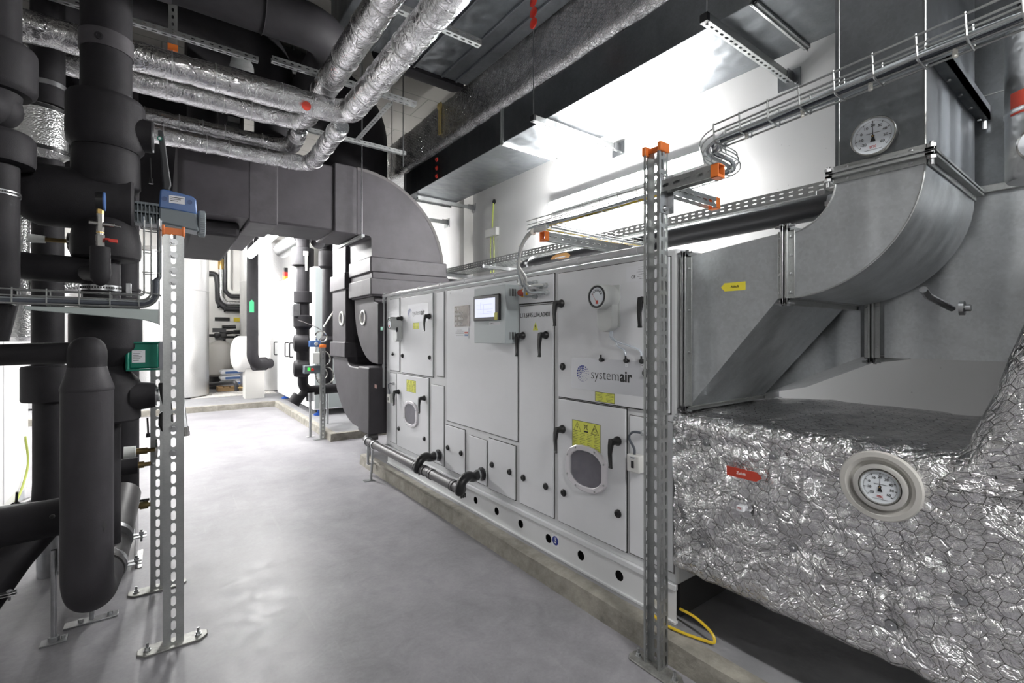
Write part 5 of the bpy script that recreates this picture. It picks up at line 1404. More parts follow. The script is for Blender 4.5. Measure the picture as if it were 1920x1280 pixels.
# low fat pipes at the lower left
t = thing('low_feed_pipe', 'black insulated pipe running level low at the left edge into the capsule area', 'insulated pipe', W(40, 980, 2.15))
m = M().tube([W(-170, 1005, 2.2), W(0, 990, 2.2), W(140, 962, 2.3)], [.088]*3, 28); obj('pipe', m, FOAM, t)
obj('foil_edge_strip', M().tube([W(-170, 962, 2.28), W(0, 953, 2.28), W(110, 939, 2.35)], .012, 8), STEEL, t)
obj('foam_hole', M().ball(W(98, 968, 2.18), .010), SEAM, t)
t = thing('low_bent_pipe', 'thick black pipe bending down out of the lower left corner under the level pipe', 'insulated pipe', W(20, 1050, 2.3))
obj('pipe', M().tube(bend([W(75, 990, 2.5), W(20, 1050, 2.35), W(-60, 1160, 2.2)], .2), .085, 28), FOAM, t)
c = W(6, 1116, 2.2); m = M().box(c.x-.04, c.y-.015, c.z-.008, c.x+.045, c.y+.015, c.z-.003).box(c.x-.04, c.y-.015, c.z+.004, c.x+.045, c.y+.015, c.z+.009).cyl((c.x+.02, c.y, c.z-.03), (c.x+.02, c.y, c.z+.022), .006, n=8).cyl((c.x+.02, c.y, c.z+.009), (c.x+.02, c.y, c.z+.018), .012, n=6)
obj('pipe_clamp', m, STEEL, t, bevel=.002)
# threaded supports
def stud(label, u, v, h, r=.011, g='threaded rods standing under the left pipes'):
    p = PZ(u, v, 0); t = thing('threaded_support', label, 'support', p, g)
    obj('rod', M().cyl((p.x, p.y, .006), (p.x, p.y, h), r, n=12), STEEL, t)
    m = M().box(p.x-.045, p.y-.03, .001, p.x+.045, p.y+.03, .007).cyl((p.x, p.y, .007), (p.x, p.y, .025), r*1.9, n=6).cyl((p.x+.032, p.y, .007), (p.x+.032, p.y, .02), .008, n=6)
    obj('foot_plate', m, STEEL, t, bevel=.001)
stud('threaded steel support rod left of the capsule pipe', 101, 1203, .42)
stud('smaller threaded support rod farther back left of the capsule pipe', 72, 1038, .22, .008)
# chequer-plate bracket
p0, p1_ = PZ(233, 1068, 0), PZ(262, 1065, 0)
t = thing('chequer_plate_bracket', 'folded chequer-plate aluminium bracket standing on the floor behind the capsule pipe', 'bracket', (p1_.x, p1_.y, 0))
CHQ = hammered('chequer_plate', scale=45, rough=.38, base=.5, strength=.9)
xb, yb0 = p1_.x-.02, p1_.y
m = M().box(xb-.004, yb0, 0, xb, yb0+.45, .36).box(xb-.22, yb0, .355, xb, yb0+.45, .36).box(xb-.0, yb0, 0, xb+.03, yb0+.30, .005).box(xb-.22, yb0+.05, .0, xb-.216, yb0+.45, .36)
obj('plate', m, CHQ, t, bevel=.002)
# brass tap over the bracket
p = W(262, 948, 2.75); t = thing('small_tap', 'small nickel and brass tap beside the chequer-plate bracket', 'valve', p)
m = M().lathe(p+V((-.05,0,0)), (1,0,0), [(0,.016),(.05,.016),(.05,.022),(.09,.022),(.09,.012),(.10,.012)], 14); obj('body', m, BRASSO, t)
obj('handle', M().cbox(p+V((.02,0,.03)), .05, .012, .012).cyl(p+V((.02,0,.01)), p+V((.02,0,.03)), .006, n=8), BLACKP, t)
# reducer elbow with manometer tap
DE = 1.96; 
t = thing('gauge_elbow', 'black insulated branch elbow carrying a small tap and round manometer in front of the riser', 'insulated pipe', W(190, 500, DE))
eb = W(188, 500, DE)
m = M().tube(bend([W(30, 497, 2.15), W(60, 500, 2.1), W(205, 510, 2.22)], .1), Rm(34, 2.1), 28); obj('branch_pipe', m, FOAM, t)
obj('branch_cap', M().ball(W(45, 497, 2.15), Rm(34.5, 2.1), 24), FOAM, t)
zz = lambda v: zv(v, DE)
m = M().lathe((eb.x, eb.y, 0), (0,0,1), [(zz(536), .004),(zz(534), Rm(8,DE)),(zz(530), Rm(14,DE)),(zz(522), Rm(19.5,DE)),(zz(512), Rm(21,DE)),(zz(463), Rm(19.5,DE)),(zz(462.5), Rm(8,DE))], 28)
m.tube([(eb.x-.0, eb.y, zz(512)), (eb.x-.05, eb.y+.12, zz(508))], Rm(20,DE), 20); obj('drop_elbow', m, FOAM, t)
gt = thing('manometer_tap', 'nickel tap with red handle and blue-rimmed manometer on the small black elbow', 'gauge', (eb.x, eb.y, zz(463)))
m = M()
for va, vb, r, n in ((463,452,8.5,6),(452,440,9,6),(440,434,7,16),(434,424,8,6),(424,400,7.2,6)): m.cyl((eb.x, eb.y, zz(va)), (eb.x, eb.y, zz(vb)), Rm(r,DE), n=n)
m.cyl((eb.x-.035, eb.y, zz(418.5)), (eb.x+.045, eb.y, zz(420)), .009, n=12).cyl((eb.x+.045, eb.y, zz(420)), (eb.x+.065, eb.y, zz(421)), .004, n=8)
obj('tap_body', m, CHROME, gt)
obj('brass_nut', M().cyl((eb.x, eb.y, zz(401)), (eb.x, eb.y, zz(392)), Rm(7.5,DE), n=6).cyl((eb.x, eb.y, zz(437)), (eb.x, eb.y, zz(435)), Rm(8,DE)), BRASS, gt)
m = M().cyl((eb.x+.015, eb.y, zz(447)), (eb.x+.03, eb.y, zz(447)), .005, n=8).obox((eb.x+.026, eb.y-.008, zz(452)), (.03,0,-.002), (0,.016,0), (0,0,.014)); lab(obj('handle', m, RED, gt, bevel=.002), 'red butterfly handle')
m = M().lathe((eb.x-.014, eb.y, zz(377)), (1,0,0), [(0,.035),(.026,.038)], 28); obj('gauge_body', m, BLACKP, gt)
m = M().lathe((eb.x+.010, eb.y, zz(377)), (1,0,0), [(0,.0385),(.006,.0385),(.006,.034)], 28); obj('blue_rim', m, BLUE, gt)
obj('dial', M().lathe((eb.x+.014, eb.y, zz(377)), (1,0,0), [(0,.034),(.001,.034)], 24), DIAL, gt, flat=True)
# edge-on dial gauge behind
p = W(64, 447, 2.35); t = thing('dial_gauge', 'edge-on dial gauge on a brass stem left of the riser, at mid height', 'gauge', p)
obj('sleeve', M().cyl(p+V((-.02,0,0)), p+V((.04,0,0)), .022, .018, n=12), bpy.data.materials['glass_cloth'], t)
obj('stem', M().cyl(p+V((.04,0,0)), p+V((.125,0,.0)), .011, n=12), BRASSO, t)
m = M().lathe(p+V((.12,0,0)), (1,0,0), [(0,.03),(.003,.045),(.018,.045),(.018,.038)], 28); obj('case', m, CHROME, t)
obj('dial', M().lathe(p+V((.134,0,0)), (1,0,0), [(0,.039),(.001,.039)], 24), DIAL, t, flat=True)
# foil riser behind the left columns
c5 = W(36, 628, 3.2)
t = thing('foil_riser', 'aluminium-jacketed vertical pipe behind the leftmost black riser', 'insulated pipe', (c5.x, c5.y, 0))
obj('jacket', vlathe(M(), c5.x, c5.y, 3.2, [(300,22),(540,22),(552,34),(556,34),(632,32),(640,20)]).lathe((c5.x, c5.y, 0), (0,0,1), [(zv(640,3.2),Rm(20,3.2)),(zv(632,3.2),Rm(30,3.2))], 30), HAM, t)
obj('side_jacket', M().tube([W(60, 538, 3.25), W(165, 536, 3.5)], .05, 24), HAM, t)
obj('upper_jacket', M().cyl((c5.x, c5.y, zv(300,3.2)), (c5.x, c5.y, zv(100,3.2)), Rm(20,3.2), n=24), HAM, t)
# white equipment cabinet at the left edge
xk = -.93
t = thing('white_cabinet', 'tall white equipment cabinet half hidden behind the black pipes at the left edge', 'cabinet', (xk-.4, 4.6, 0))
obj('body', M().box(xk-.8, 3.2, .09, xk, 5.8, 1.42), WHITEP, t, bevel=.01)
obj('plinth', M().box(xk-.78, 3.22, 0, xk-.02, 5.78, .09), GREYP, t)
m = M()
for y in (3.9, 4.62, 5.30): m.box(xk-.002, y-.32, .16, xk+.006, y+.32, 1.38)
obj('door_panels', m, mat('cabinet_white', (.80,.80,.80), .35), t, bevel=.004)
m = M().tube(spline([(xk+.01, 5.62, .55), (xk+.03, 5.60, .32), (xk+.02, 5.4, .14), (xk+.02, 5.2, .10)], 6), .008, 8); obj('earth_wire', m, bpy.data.materials['earth_wire'], t)
t = thing('small_black_pipe', 'small black pipe with a clip lying low behind the level pipe at the left edge', 'pipe', W(35, 945, 2.6))
obj('pipe', M().tube([W(8, 962, 2.55), W(62, 938, 2.8)], .028, 16), PVC, t)
obj('clip', M().lathe(W(30, 952, 2.64), (W(62, 938, 2.8)-W(8, 962, 2.55)), [(0,.034),(.02,.034)], 16).cyl(W(30, 950, 2.64), W(32, 922, 2.64), .006, n=8), BLACKP, t)

# wire tray with arm in front of the columns
t = thing('wire_cable_tray', 'wire basket tray crossing the black risers and turning up along the front post', 'cable tray', (-.4, 2.70, 1.52))
Yt = 2.695; zt_ = 1.525
pth = subdiv((-1.55, Yt, zt_+.01), (-.16, Yt, zt_), 14)+bend([(-.15, Yt, zt_), (-.008, Yt, zt_), (-.008, Yt, zt_+.12)], .07, 5)[1:]+subdiv((-.008, Yt, zt_+.14), (-.008, Yt, 1.925), 5)
m = M(); wiretray(m, pth, .085, .055, sp=.098, r=.0030); obj('basket', m, GALVP, t)
cables(t, pth, 3, .04, .009, [CABLED, CABLE, CABLED], seed=12)
m = M().cyl((-.58, Yt-.02, zt_-.004), (-.58, Yt-.02, zt_-.03), .007, n=8); obj('tie_heads', m, TIE, t)
t = thing('tray_bracket', 'tapered steel bracket arm carrying the wire tray, bolted to the front slotted post', 'bracket arm', (-.02, 2.69, 1.49))
m = M().prism([(-.01, Yt-.025, zt_-.008), (-.44, Yt-.025, zt_-.008), (-.44, Yt-.025, zt_-.022), (-.06, Yt-.025, zt_-.058), (-.01, Yt-.025, zt_-.075)], (0,.05,0)); obj('arm', m, mat('arm_zinc', (.42,.47,.46), .42, .6), t, bevel=.002)
obj('head_plate', M().box(-.012, Yt-.03, zt_-.08, -.006, Yt+.03, zt_+.03), STEEL, t)
p = W(348, 800, 2.9); t = thing('hanging_conduit', 'bright steel conduit with an open threaded end just right of the front slotted post', 'conduit', p)
obj('conduit', M().tube(bend([W(338, 560, 2.95), W(338, 720, 2.95), W(348, 812, 2.9)], .5), .014, 14), STEEL, t)
m = M().lathe(W(347.5, 800, 2.9), (W(349, 828, 2.9)-W(347.5, 800, 2.9)), [(0,.019),(.03,.019),(.03,.022),(.055,.022),(.055,.016),(.03,.014)], 16, cap=False); obj('threaded_fitting', m, CHROME, t)

# ================================================================== OVERHEAD PIPES
PZo = 2.95; X1, X2p = .915, 1.054; r1 = .078
def foilpipe(name, label, pts, rad, r=r1, seg=.30, seedk=0, extra=None):
    t = thing(name, label, 'insulated pipe', pts[0])
    pth = bend(pts, rad, 10); fine = [V(pth[0])]
    for i in range(1, len(pth)):
        a, b = V(pth[i-1]), V(pth[i]); n = max(1, int((b-a).length/.03))
        fine += [a.lerp(b, (k+1)/n) for k in range(n)]
    rs = []; d = 0
    for i, p in enumerate(fine):
        if i: d += (p-fine[i-1]).length
        k = (d % seg)/seg
        rs.append(r*(1+.012*math.sin(PI*k))-(.005 if (k < .06 or k > .94) else 0)+noise.noise(p*7+V((seedk,0,0)))*.004)
    m = M().tube(fine, rs, 36)
    m.v = [tuple(V(v)+V((noise.noise(V(v)*22), noise.noise(V(v)*22+V((5,5,5))), noise.noise(V(v)*22+V((9,1,4)))))*.0025) for v in m.v]
    obj('foil_jacket', m, FOIL, t, ang=80)
    tp = M(); d = 0; nx = seg*.5
    for i in range(1, len(fine)):
        d += (fine[i]-fine[i-1]).length
        if d > nx: 
            dd = (fine[i]-fine[i-1]).normalized(); tp.lathe(fine[i]-dd*.003, dd, [(0,r*1.0),(.001,r*1.015+.003),(.005,r*1.015+.003),(.006,r*1.0)], 30, cap=False); nx += seg*(.6+.7*random.random())
    obj('tape_joints', tp, mat('foil_tape', (.7,.7,.7), .35, 1, bump=.4, bscale=80) if 'foil_tape' not in bpy.data.materials else bpy.data.materials['foil_tape'], t)
    return t
tr = foilpipe('foil_pipe', 'right foil-wrapped ceiling pipe turning left with a red dot on its level run', [(X2p, -.6, PZo), (X2p, 3.35, PZo), (-1.25, 3.35, PZo), (-1.25, 3.35, 3.38)], [.13, .15], seedk=1)
foilpipe('foil_pipe', 'left foil-wrapped ceiling pipe turning left just behind the run with the red dot', [(X1, -.6, 3.12), (X1, 4.06, 3.12), (-1.6, 4.06, 3.12)], [.13], seedk=2, r=.081)
foilpipe('foil_pipe', 'lower foil pipe of the second pair turning left under the first pair, inner one', [(X1, 4.17, 3.10), (X1, 4.49, 3.04), (-1.4, 4.49, 3.04)], [.11], r=.070, seedk=3, seg=.22)
foilpipe('foil_pipe', 'lower foil pipe of the second pair whose corner touches the black square duct', [(X2p, 3.52, 2.93), (X2p, 4.40, 2.897), (-1.4, 4.40, 2.897)], [.11], r=.068, seedk=4, seg=.22)
p = PY(575, 198, 3.35-r1-.004); dsk = M().lathe(p+V((0,.006,0)), (0,-1,-.35), [(0,.028),(.003,.028)], 28); lab(obj('red_dot', dsk, mat('red_dot_sticker', (.78,.07,.04), .4), tr, flat=True), 'round red sticker')

def foampipe(name, label, pts, rad, r, clamps=(), mt=None):
    t = thing(name, label, 'insulated pipe', pts[0])
    obj('insulation', M().tube(bend(pts, rad, 12), r, 32), mt or FOAM, t)
    for c, d, w in clamps:
        obj('pipe_clamp', M().lathe(V(c)-V(d)*w/2, d, [(0,r),(0,r+.008),(w,r+.008),(w,r)], 32), FOAMTAPE, t)
    return t
foampipe('black_ceiling_pipe', 'thick black ceiling pipe bending away beside the left foil-wrapped pipe', [(-2.4, 3.56, 3.60), (1.07, 3.56, 3.60), (1.07, 7.2, 3.60)], .28, .150, [((-.02,3.56,3.6),(1,0,0),.14), ((.55,3.56,3.6),(1,0,0),.003)])
foampipe('black_ceiling_pipe', 'thick black ceiling pipe ending in a drop bend behind the foil pipes', [(-2.6, 4.62, 4.0), (.80, 4.62, 4.0), (.80, 4.62, 3.12)], .30, .155, [((-.62,4.62,4.0),(1,0,0),.16)])
foampipe('black_ceiling_pipe', 'second black drop pipe left of the other drop bend, over the square duct', [(-2.4, 5.1, 3.75), (.30, 5.1, 3.75), (.30, 5.1, 3.0)], .22, .12)
foampipe('black_ceiling_pipe', 'straight black ceiling pipe in the dark upper left corner', [(-2.8, 2.75, 3.95), (.92, 2.75, 3.95)], .2, .13)
foampipe('black_ceiling_pipe', 'dark ceiling pipe running away above the left risers', [(-.6, 1.2, 4.15), (-.6, 6.85, 4.15)], .2, .17)
foampipe('black_ceiling_pipe', 'dark ceiling pipe running away farthest left above the risers', [(-1.25, 3.2, 3.75), (-1.25, 6.85, 3.75)], .2, .19)

t = thing('black_crossing_duct', 'wide black duct crossing high behind the risers in the dark upper left', 'duct', (-1.6, 7.2, 2.72))  # block added to darken the bright gap behind the risers
obj('insulation', M().box(-4.15, 6.9, 2.72, .85, 7.5, ZC-.005), FOAM, t, bevel=.03)
m = M()
for x in (-2.9, -1.5, -.3): obj('joint_band', M().box(x-.09, 6.885, 2.705, x+.09, 7.515, 4.51), FOAMTAPE, t, bevel=.01)
# large round black duct drop behind, and the dark bent duct near the ceiling
t = thing('black_round_duct', 'big black rounded duct standing behind the threaded rods above the black square duct', 'duct', (1.7, 6.0, 2.9))
obj('insulation', M().tube(bend([(1.95, 5.95, 3.01), (1.95, 5.95, 4.28), (.2, 5.95, 4.28)], .45, 12), .40, 36), FOAM, t)
t = thing('dark_ribbed_duct', 'dark ribbed ceiling duct with a round bent end beside the foil ceiling pipes', 'duct', (1.7, 3, 3.9))
obj('duct_body', M().box(1.10, 2.34, 3.82, 2.38, 3.94, 4.3), GALVD, t, bevel=.01)
m = M()
for x in (1.42, 1.52, 1.70, 1.82, 2.1, 2.25): m.box(x-.01, 2.36, 3.80, x+.01, 3.92, 3.82)
obj('ribs', m, GALVD, t, bevel=.003)
secs = []
for k in range(13):
    a = PI/2*k/12; secs.append([(x_, 3.96+.55*math.sin(a) if k_ else 3.96+.05*math.sin(a), 3.80+.6*(1-math.cos(a)) if k_ else 4.5) for x_, k_ in ((1.62,1),(2.36,1),(2.36,0),(1.62,0))])
obj('bent_end', M().loft(secs), FOAM, t, ang=40)

# ================================================================== BLACK SQUARE DUCT
t = thing('black_square_duct', 'large black foam-covered square duct crossing the aisle and bending down', 'duct', (2.2, 5.0, 1.79))
Y0, Y1 = 4.75, 5.42; Zb, Zt = 2.418, 3.09
def sq(m_, pts_fn): pass
def ring(x0, x1, z0, z1): return [(x0,Y0,z0),(x1,Y1,z1)]
m = M().box(.80, Y0+.03, Zb+.012, 1.50, Y1-.01, Zt-.02); obj('straight_run', m, FOAM2, t, bevel=.02)
m = M().box(.62, Y0+.008, Zb-.012, .86, Y1+.02, Zt+.01); obj('joint_band', m, FOAMTAPE, t, bevel=.012)
m = M().box(1.36, Y0+.004, Zb-.006, 1.62, Y1+.02, Zt+.01); obj('joint_band', m, FOAMTAPE, t, bevel=.014)
# elbow in the plane facing the camera
secs = []; cx_, cz2 = 1.585, 2.30; Ro = .98; 
for k in range(17):
    a = PI/2*k/16
    i_ = (1.70+.03*math.sin(a), Zb-.03+.03*math.cos(a)); o_ = (cx_+Ro*math.sin(a), cz2-.19+Ro*math.cos(a))
    secs.append([(i_[0], Y0, i_[1]), (o_[0], Y0, o_[1]), (o_[0], Y1, o_[1]), (i_[0], Y1, i_[1])])
e0 = lambda i_, o_: [(i_[0], Y0, i_[1]), (o_[0], Y0, o_[1]), (o_[0], Y1, o_[1]), (i_[0], Y1, i_[1])]
secs = [e0((cx_, Zb), (cx_, cz2-.19+Ro))]+secs+[e0((1.735, cz2-.20), (cx_+Ro, cz2-.20))]
obj('elbow', M().loft(secs), FOAM2, t, ang=40, bevel=.0)
m = M()
for k in range(16):
    a = PI/2*k/16; b = PI/2*(k+1)/16
    p0, p1_ = [V((cx_+(Ro+.004)*math.sin(q), Y0-.004, cz2-.19+(Ro+.004)*math.cos(q))) for q in (a, b)]
    n0, n1 = [V((math.sin(q), 0, math.cos(q))) for q in (a, b)]
    m.add([p0-n0*.03, p1_-n1*.03, p1_, p0, p0+V((0,.08,0)), p1_+V((0,.08,0))], [(0,1,2,3),(3,2,5,4)])
obj('edge_strip', m, mat('edge_foam', (.09,.085,.085), .7), t)
zE = cz2-.19
obj('joint_band', M().box(1.715, Y0-.016, zE-.06, 2.60, Y1+.02, zE+.10), FOAMTAPE, t, bevel=.012)
xo = 2.78
m = M().loft([[(1.735, Y0-.004, zE+.02),(2.57, Y0-.004, zE+.02),(2.57, Y1, zE+.02),(1.735, Y1, zE+.02)], [(1.74, Y0-.004, 1.80),(xo, Y0-.004, 1.80),(xo, Y1, 1.80),(1.74, Y1, 1.80)]])
obj('transition', m, FOAM2, t, ang=30, bevel=.01)
m = M().loft([[(1.715, Y0-.02, 1.99),(2.71, Y0-.02, 1.99),(2.71, Y1+.02, 1.99),(1.715, Y1+.02, 1.99)], [(1.715, Y0-.02, 1.815),(xo+.02, Y0-.02, 1.815),(xo+.02, Y1+.02, 1.815),(1.715, Y1+.02, 1.815)]])
obj('joint_band', m, FOAMTAPE, t, ang=30, bevel=.01)
# the left end turning away
m = M().loft([[(x, Y0+.012+a, Zb+.02), (x, Y0+.012+a, Zt-.02), (x, Y0+1.9, Zt-.02), (x, Y0+1.9, Zb+.02)] for x, a in ((.10,.07),(.105,.03),(.13,.008),(.16,0),(.80,.0))])
obj('corner_piece', m, FOAM2, t, ang=40, bevel=.01)
m = M().loft([[(.18,Y,z) for Y,z in ((5.0,2.44),(6.6,2.44),(6.6,2.28),(5.0,2.30))], [(.58,Y,z) for Y,z in ((5.0,2.44),(6.6,2.44),(6.6,2.28),(5.0,2.30))]])
obj('lower_panel', m, FOAM, t, ang=30, bevel=.03)
tt = thing('small_bracket_rail', 'short slotted rail hanging on a rod under the corner of the black square duct', 'mounting rail', PY(668, 436, 4.70))
a = V((1.60, 5.46, 2.372)); b = V((1.60, 4.66, 2.372))
m = M().obox(V((1.585, b.y-.03, 2.372)), V((0, a.y-b.y, 0)), V((.035,0,0)), V((0,0,.028))); obj('channel', m, GALVP, tt, bevel=.002)
obj('threaded_rod', M().cyl((1.60, b.y, b.z-.01), (1.60, b.y, ZC), .006, n=8), STEEL, tt)

# two drops at the far end of the unit
def portring(par, u, v, x, r=.085):
    p = PX(u, v, x); m = M().lathe(p, (-1,0,0), [(0,r),(.010,r*.97),(.012,r*.78),(-.01,r*.70)], 32, cap=False); g = obj('port_ring', m, WHITEP, par)
    obj('port_dial', M().lathe(p+V((.006,0,0)), (-1,0,0), [(0,r*.72),(.001,r*.72)], 28), mat('port_grey', (.40,.42,.44), .2, .3) if 'port_grey' not in bpy.data.materials else bpy.data.materials['port_grey'], g, flat=True)
def side_loft(name, secs, x0, x1, mt, par, **k):
    return obj(name, M().loft([[(x0,*a),(x1,*a),(x1,*b),(x0,*b)] for a, b in secs]), mt, par, ang=40, **k)
t = bpy.data.objects['black_square_duct']
secs = [((4.68, 1.73), (4.68, 1.10))]
for k in range(1, 13): a = PI/2*k/12; secs.append(((4.78+.02*math.sin(a), 1.79-.04*math.cos(a)), (4.76+.66*math.sin(a), 1.76-.66*math.cos(a))))
secs.append(((4.80, 2.05), (5.42, 2.05)))
side_loft('lower_elbow', secs, 1.775, 2.78, FOAM2, t, bevel=.01)
portring(t, 681, 595, 1.772)
t = thing('black_drop_duct', 'black foam-covered drop duct curving into the lower far end of the grey unit', 'duct', (2.2, 5.7, .4))
side_loft('upper_run', [((5.50, 1.15), (6.02, 1.15)), ((5.50, 3.0), (6.02, 3.0))], 1.70, 2.6, FOAM2, t, bevel=.012)
side_loft('joint_band', [((5.47, 1.14), (6.06, 1.14)), ((5.47, 1.32), (6.06, 1.32))], 1.68, 2.6, FOAMTAPE, t, bevel=.01)
side_loft('joint_band', [((5.47, 1.93), (6.06, 1.93)), ((5.47, 2.12), (6.06, 2.12))], 1.68, 2.6, FOAMTAPE, t, bevel=.01)
secs = [((4.69, 1.05), (4.69, .405)), ((5.0, 1.05), (5.0, .405))]
for k in range(1, 12): a = PI/2*k/12; secs.append(((5.30+.15*math.sin(a), 1.05+.08*(1-math.cos(a))), (5.12+.88*math.sin(a), 1.20-.795*math.cos(a))))
secs.append(((5.48, 1.16), (6.02, 1.22)))
side_loft('lower_elbow', secs, 1.70, 2.78, FOAM2, t, bevel=.012)
side_loft('end_sleeve', [((4.685, 1.07), (4.685, .385)), ((5.02, 1.07), (5.02, .385))], 1.68, 2.8, FOAM2, t, bevel=.016)
portring(t, 641, 597, 1.697)
obj('rod_foot', M().cyl((1.80, 5.0, 0), (1.80, 5.0, .42), .012, n=10).box(1.76, 4.96, 0, 1.84, 5.04, .006), STEEL, t)
p = PX(716, 616, 1.77); obj('green_tag', M().box(1.768, p.y-.03, p.z-.018, 1.772, p.y+.03, p.z+.018), GRT, bpy.data.objects['black_square_duct'], flat=True)
p = PX(705, 724, 1.68); obj('red_brown_tag', M().box(1.676, p.y-.03, p.z-.018, 1.679, p.y+.03, p.z+.018), mat('brown_tag', (.16,.07,.06), .5), t, flat=True)

# ================================================================== CEILING STRUTS AND RODS
G2 = 'galvanised struts under the ceiling'
def strut(label, u, v, Y, x0, x1=None, z=None, rods=(), h=.035, rtop=None):
    p = PY(u, v, Y); x1 = p.x; z = p.z-h/2
    return rail(label, Y, z, x0, x1, capn=False, group=G2, rod=rods, w=.04, h=h, foot=False, slots='both', rtop=rtop)
strut('bright ceiling strut crossing behind the two foil pipes, ending over the light ceiling patch', 779, 196, 3.52, .55, rods=(1.20, 1.42), rtop=3.80)
strut('ceiling strut crossing lower down, just above the black elbow and below the diagonal brace', 760, 288, 4.50, .95, rods=(1.55,))
strut('ceiling strut at the top edge of the picture beside the foil-wrapped ceiling duct', 900, 82, 2.50, .95, rods=())
strut('long thin ceiling strut at the upper left crossing in front of the black pipes', 484, 113, 3.68, -1.9, rods=(-.3,), h=.03)
strut('short bright strut end between the two black drop bends', 572, 138, 4.9, .86, h=.05)
t = thing('diagonal_brace', 'perforated diagonal brace rising from the lower ceiling strut to the right of the foil bend', 'brace', PY(665, 266, 4.05), G2)
a = PY(668, 264, 4.05); b = PY(735, 190, 3.30); d = (b-a); n_ = int(d.length/.04)
s = d.cross(V((0,0,1))).normalized(); m = M().holed(a-s*.02, s, d, .04, n_*.04, [.02], .04, stadium(.013, .016)); m.holed(a-s*.02, V((0,0,1)), d, .03, n_*.04, [.015], .04, stadium(.010, .014)); obj('channel', m, GALVP, t, solid=.002)
for lb, u, v0, v1, d in (('thin threaded rod hanging in front of the big rounded black duct, left of its pair', 735, 215, 328, 5.3), ('thin threaded rod ending over the lower ceiling strut end', 756, 130, 312, 4.6),
    ('thin rod hanging between the foil pipes over the black bends', 575, 60, 150, 4.3), ('bright rod hanging behind the gap between the two rising foil pipes', 716, 55, 97, 4.0), ('short rod above the slotted strut at the upper left', 551, 57, 120, 5.3)):
    a = W(u, v1, d); tag(obj('hanging_rod', M().cyl(a, (a.x, a.y, ZC), .005, n=8), STEEL), lb, 'rod', 'rods hanging from the ceiling')
# vertical strut with orange cap at the upper left
a = W(324, 92, 3.3); t = thing('hanging_strut', 'short hanging slotted strut with an orange cap above the level foil pipes', 'strut', a)
m = M()
m.holed(a+V((-.025,0,0)), (1,0,0), (0,0,1), .05, .05*18, [.025], .05, stadium(.014, .028)).holed(a+V((-.025,0,0)), (0,1,0), (0,0,1), .03, .05*18, [.015], .05, stadium(.01, .02)).holed(a+V((.025,0,0)), (0,1,0), (0,0,1), .03, .05*18, [.015], .05, stadium(.01, .02))
obj('channel', m, GALVP, t, solid=.003); obj('end_cap', M().box(a.x-.03, a.y-.004, a.z-.008, a.x+.03, a.y+.034, a.z+.035), ORANGE, t, bevel=.002)
for lb, u0, v0, u1, v1, Y in (('small bright sheet bracket under the level foil pipes, left one', 427, 212, 450, 232, 4.75), ('small bright sheet bracket under the level foil pipes, right one', 494, 226, 519, 246, 4.75), ('bright sheet bracket hanging above the level foil pipes by the long thin strut', 436, 88, 488, 116, 4.9)):
    a = PY(u0, v0, Y); b = PY(u1, v1, Y)
    tag(obj('hanging_bracket', M().box(min(a.x,b.x), Y, b.z, max(a.x,b.x), Y+.25, b.z+.008).box(min(a.x,b.x), Y, b.z, max(a.x,b.x), Y+.004, a.z-.02), STEEL, bevel=.001), lb, 'bracket', 'small bright brackets')

# ================================================================== BACKGROUND
def tank(label, u, v, d, r, h, z0=.10):
    p = W(u, 628, d); t = thing('insulated_tank', label, 'tank', (p.x, p.y, z0), 'stucco aluminium storage tanks')
    obj('jacket', M().lathe((p.x, p.y, z0+.02), (0,0,1), [(0,r-.02),(.02,r),(h*.72,r),(h*.722,r+.004),(h*.726,r+.004),(h*.728,r),(h-.1,r),(h,r-.08),(h+.03,r-.3)], 64), HAMB, t, ang=25)
    obj('base_ring', M().lathe((p.x, p.y, z0), (0,0,1), [(0,r-.06),(.03,r-.06)], 48), SEAM, t)
    return p
tank('tall stucco aluminium tank seen between the two front slotted posts', 322, 760, 9.9, .66, 3.05)
tank('tall stucco aluminium tank behind the black pipe with the green arrow', 520, 740, 11.6, .80, 3.5)
tank('stucco aluminium tank hidden farther left behind the insulated risers', 40, 740, 8.6, .80, 3.1)
# white control cabinet
t = thing('tall_white_cabinet', 'tall white cabinet with black bow handles and blue feet beyond the black ducts', 'cabinet', (2.35, 9.3, .10))
xq = 1.95; y0, y1 = 7.93, 10.85
obj('body', M().box(xq, y0, .20, 2.8, y1, 2.50), mat('cabinet_paint', (.80,.80,.81), .3), t, bevel=.01)
m = M()
ys_ = [y0+.02, 8.6, 9.55, y1-.02]
for k in range(3): m.box(xq-.012, ys_[k]+.008, .24, xq, ys_[k+1]-.008, 2.47)
obj('doors', m, mat('cabinet_door', (.82,.82,.83), .28), t, bevel=.004)
obj('end_panel', M().box(xq+.02, y0-.008, .22, 2.78, y0, 2.48), mat('end_panel_grey', (.30,.33,.33), .45), t)
for u, v in ((520, 653), (541, 655), (549.5, 656)):
    p = PX(u, v, xq-.012); obj('bow_handle', M().tube(bend([p+V((0,0,.13)), p+V((-.06,0,.13)), p+V((-.06,0,-.13)), p+V((0,0,-.13))], .02), .012, 10), BLACKP, t)
for y in (8.05, 10.6): obj('foot', M().lathe((xq+.10, y, .10), (0,0,1), [(0,.07),(.02,.07),(.04,.02),(.11,.02)], 20), BLUEF, t)
p = PX(535, 520, 2.2); 
t = thing('signal_beacon', 'small red and orange signal beacon on top of the tall white cabinet', 'beacon', (2.1, 9.6, 2.50))
pb0 = PX(535, 516, 2.10)
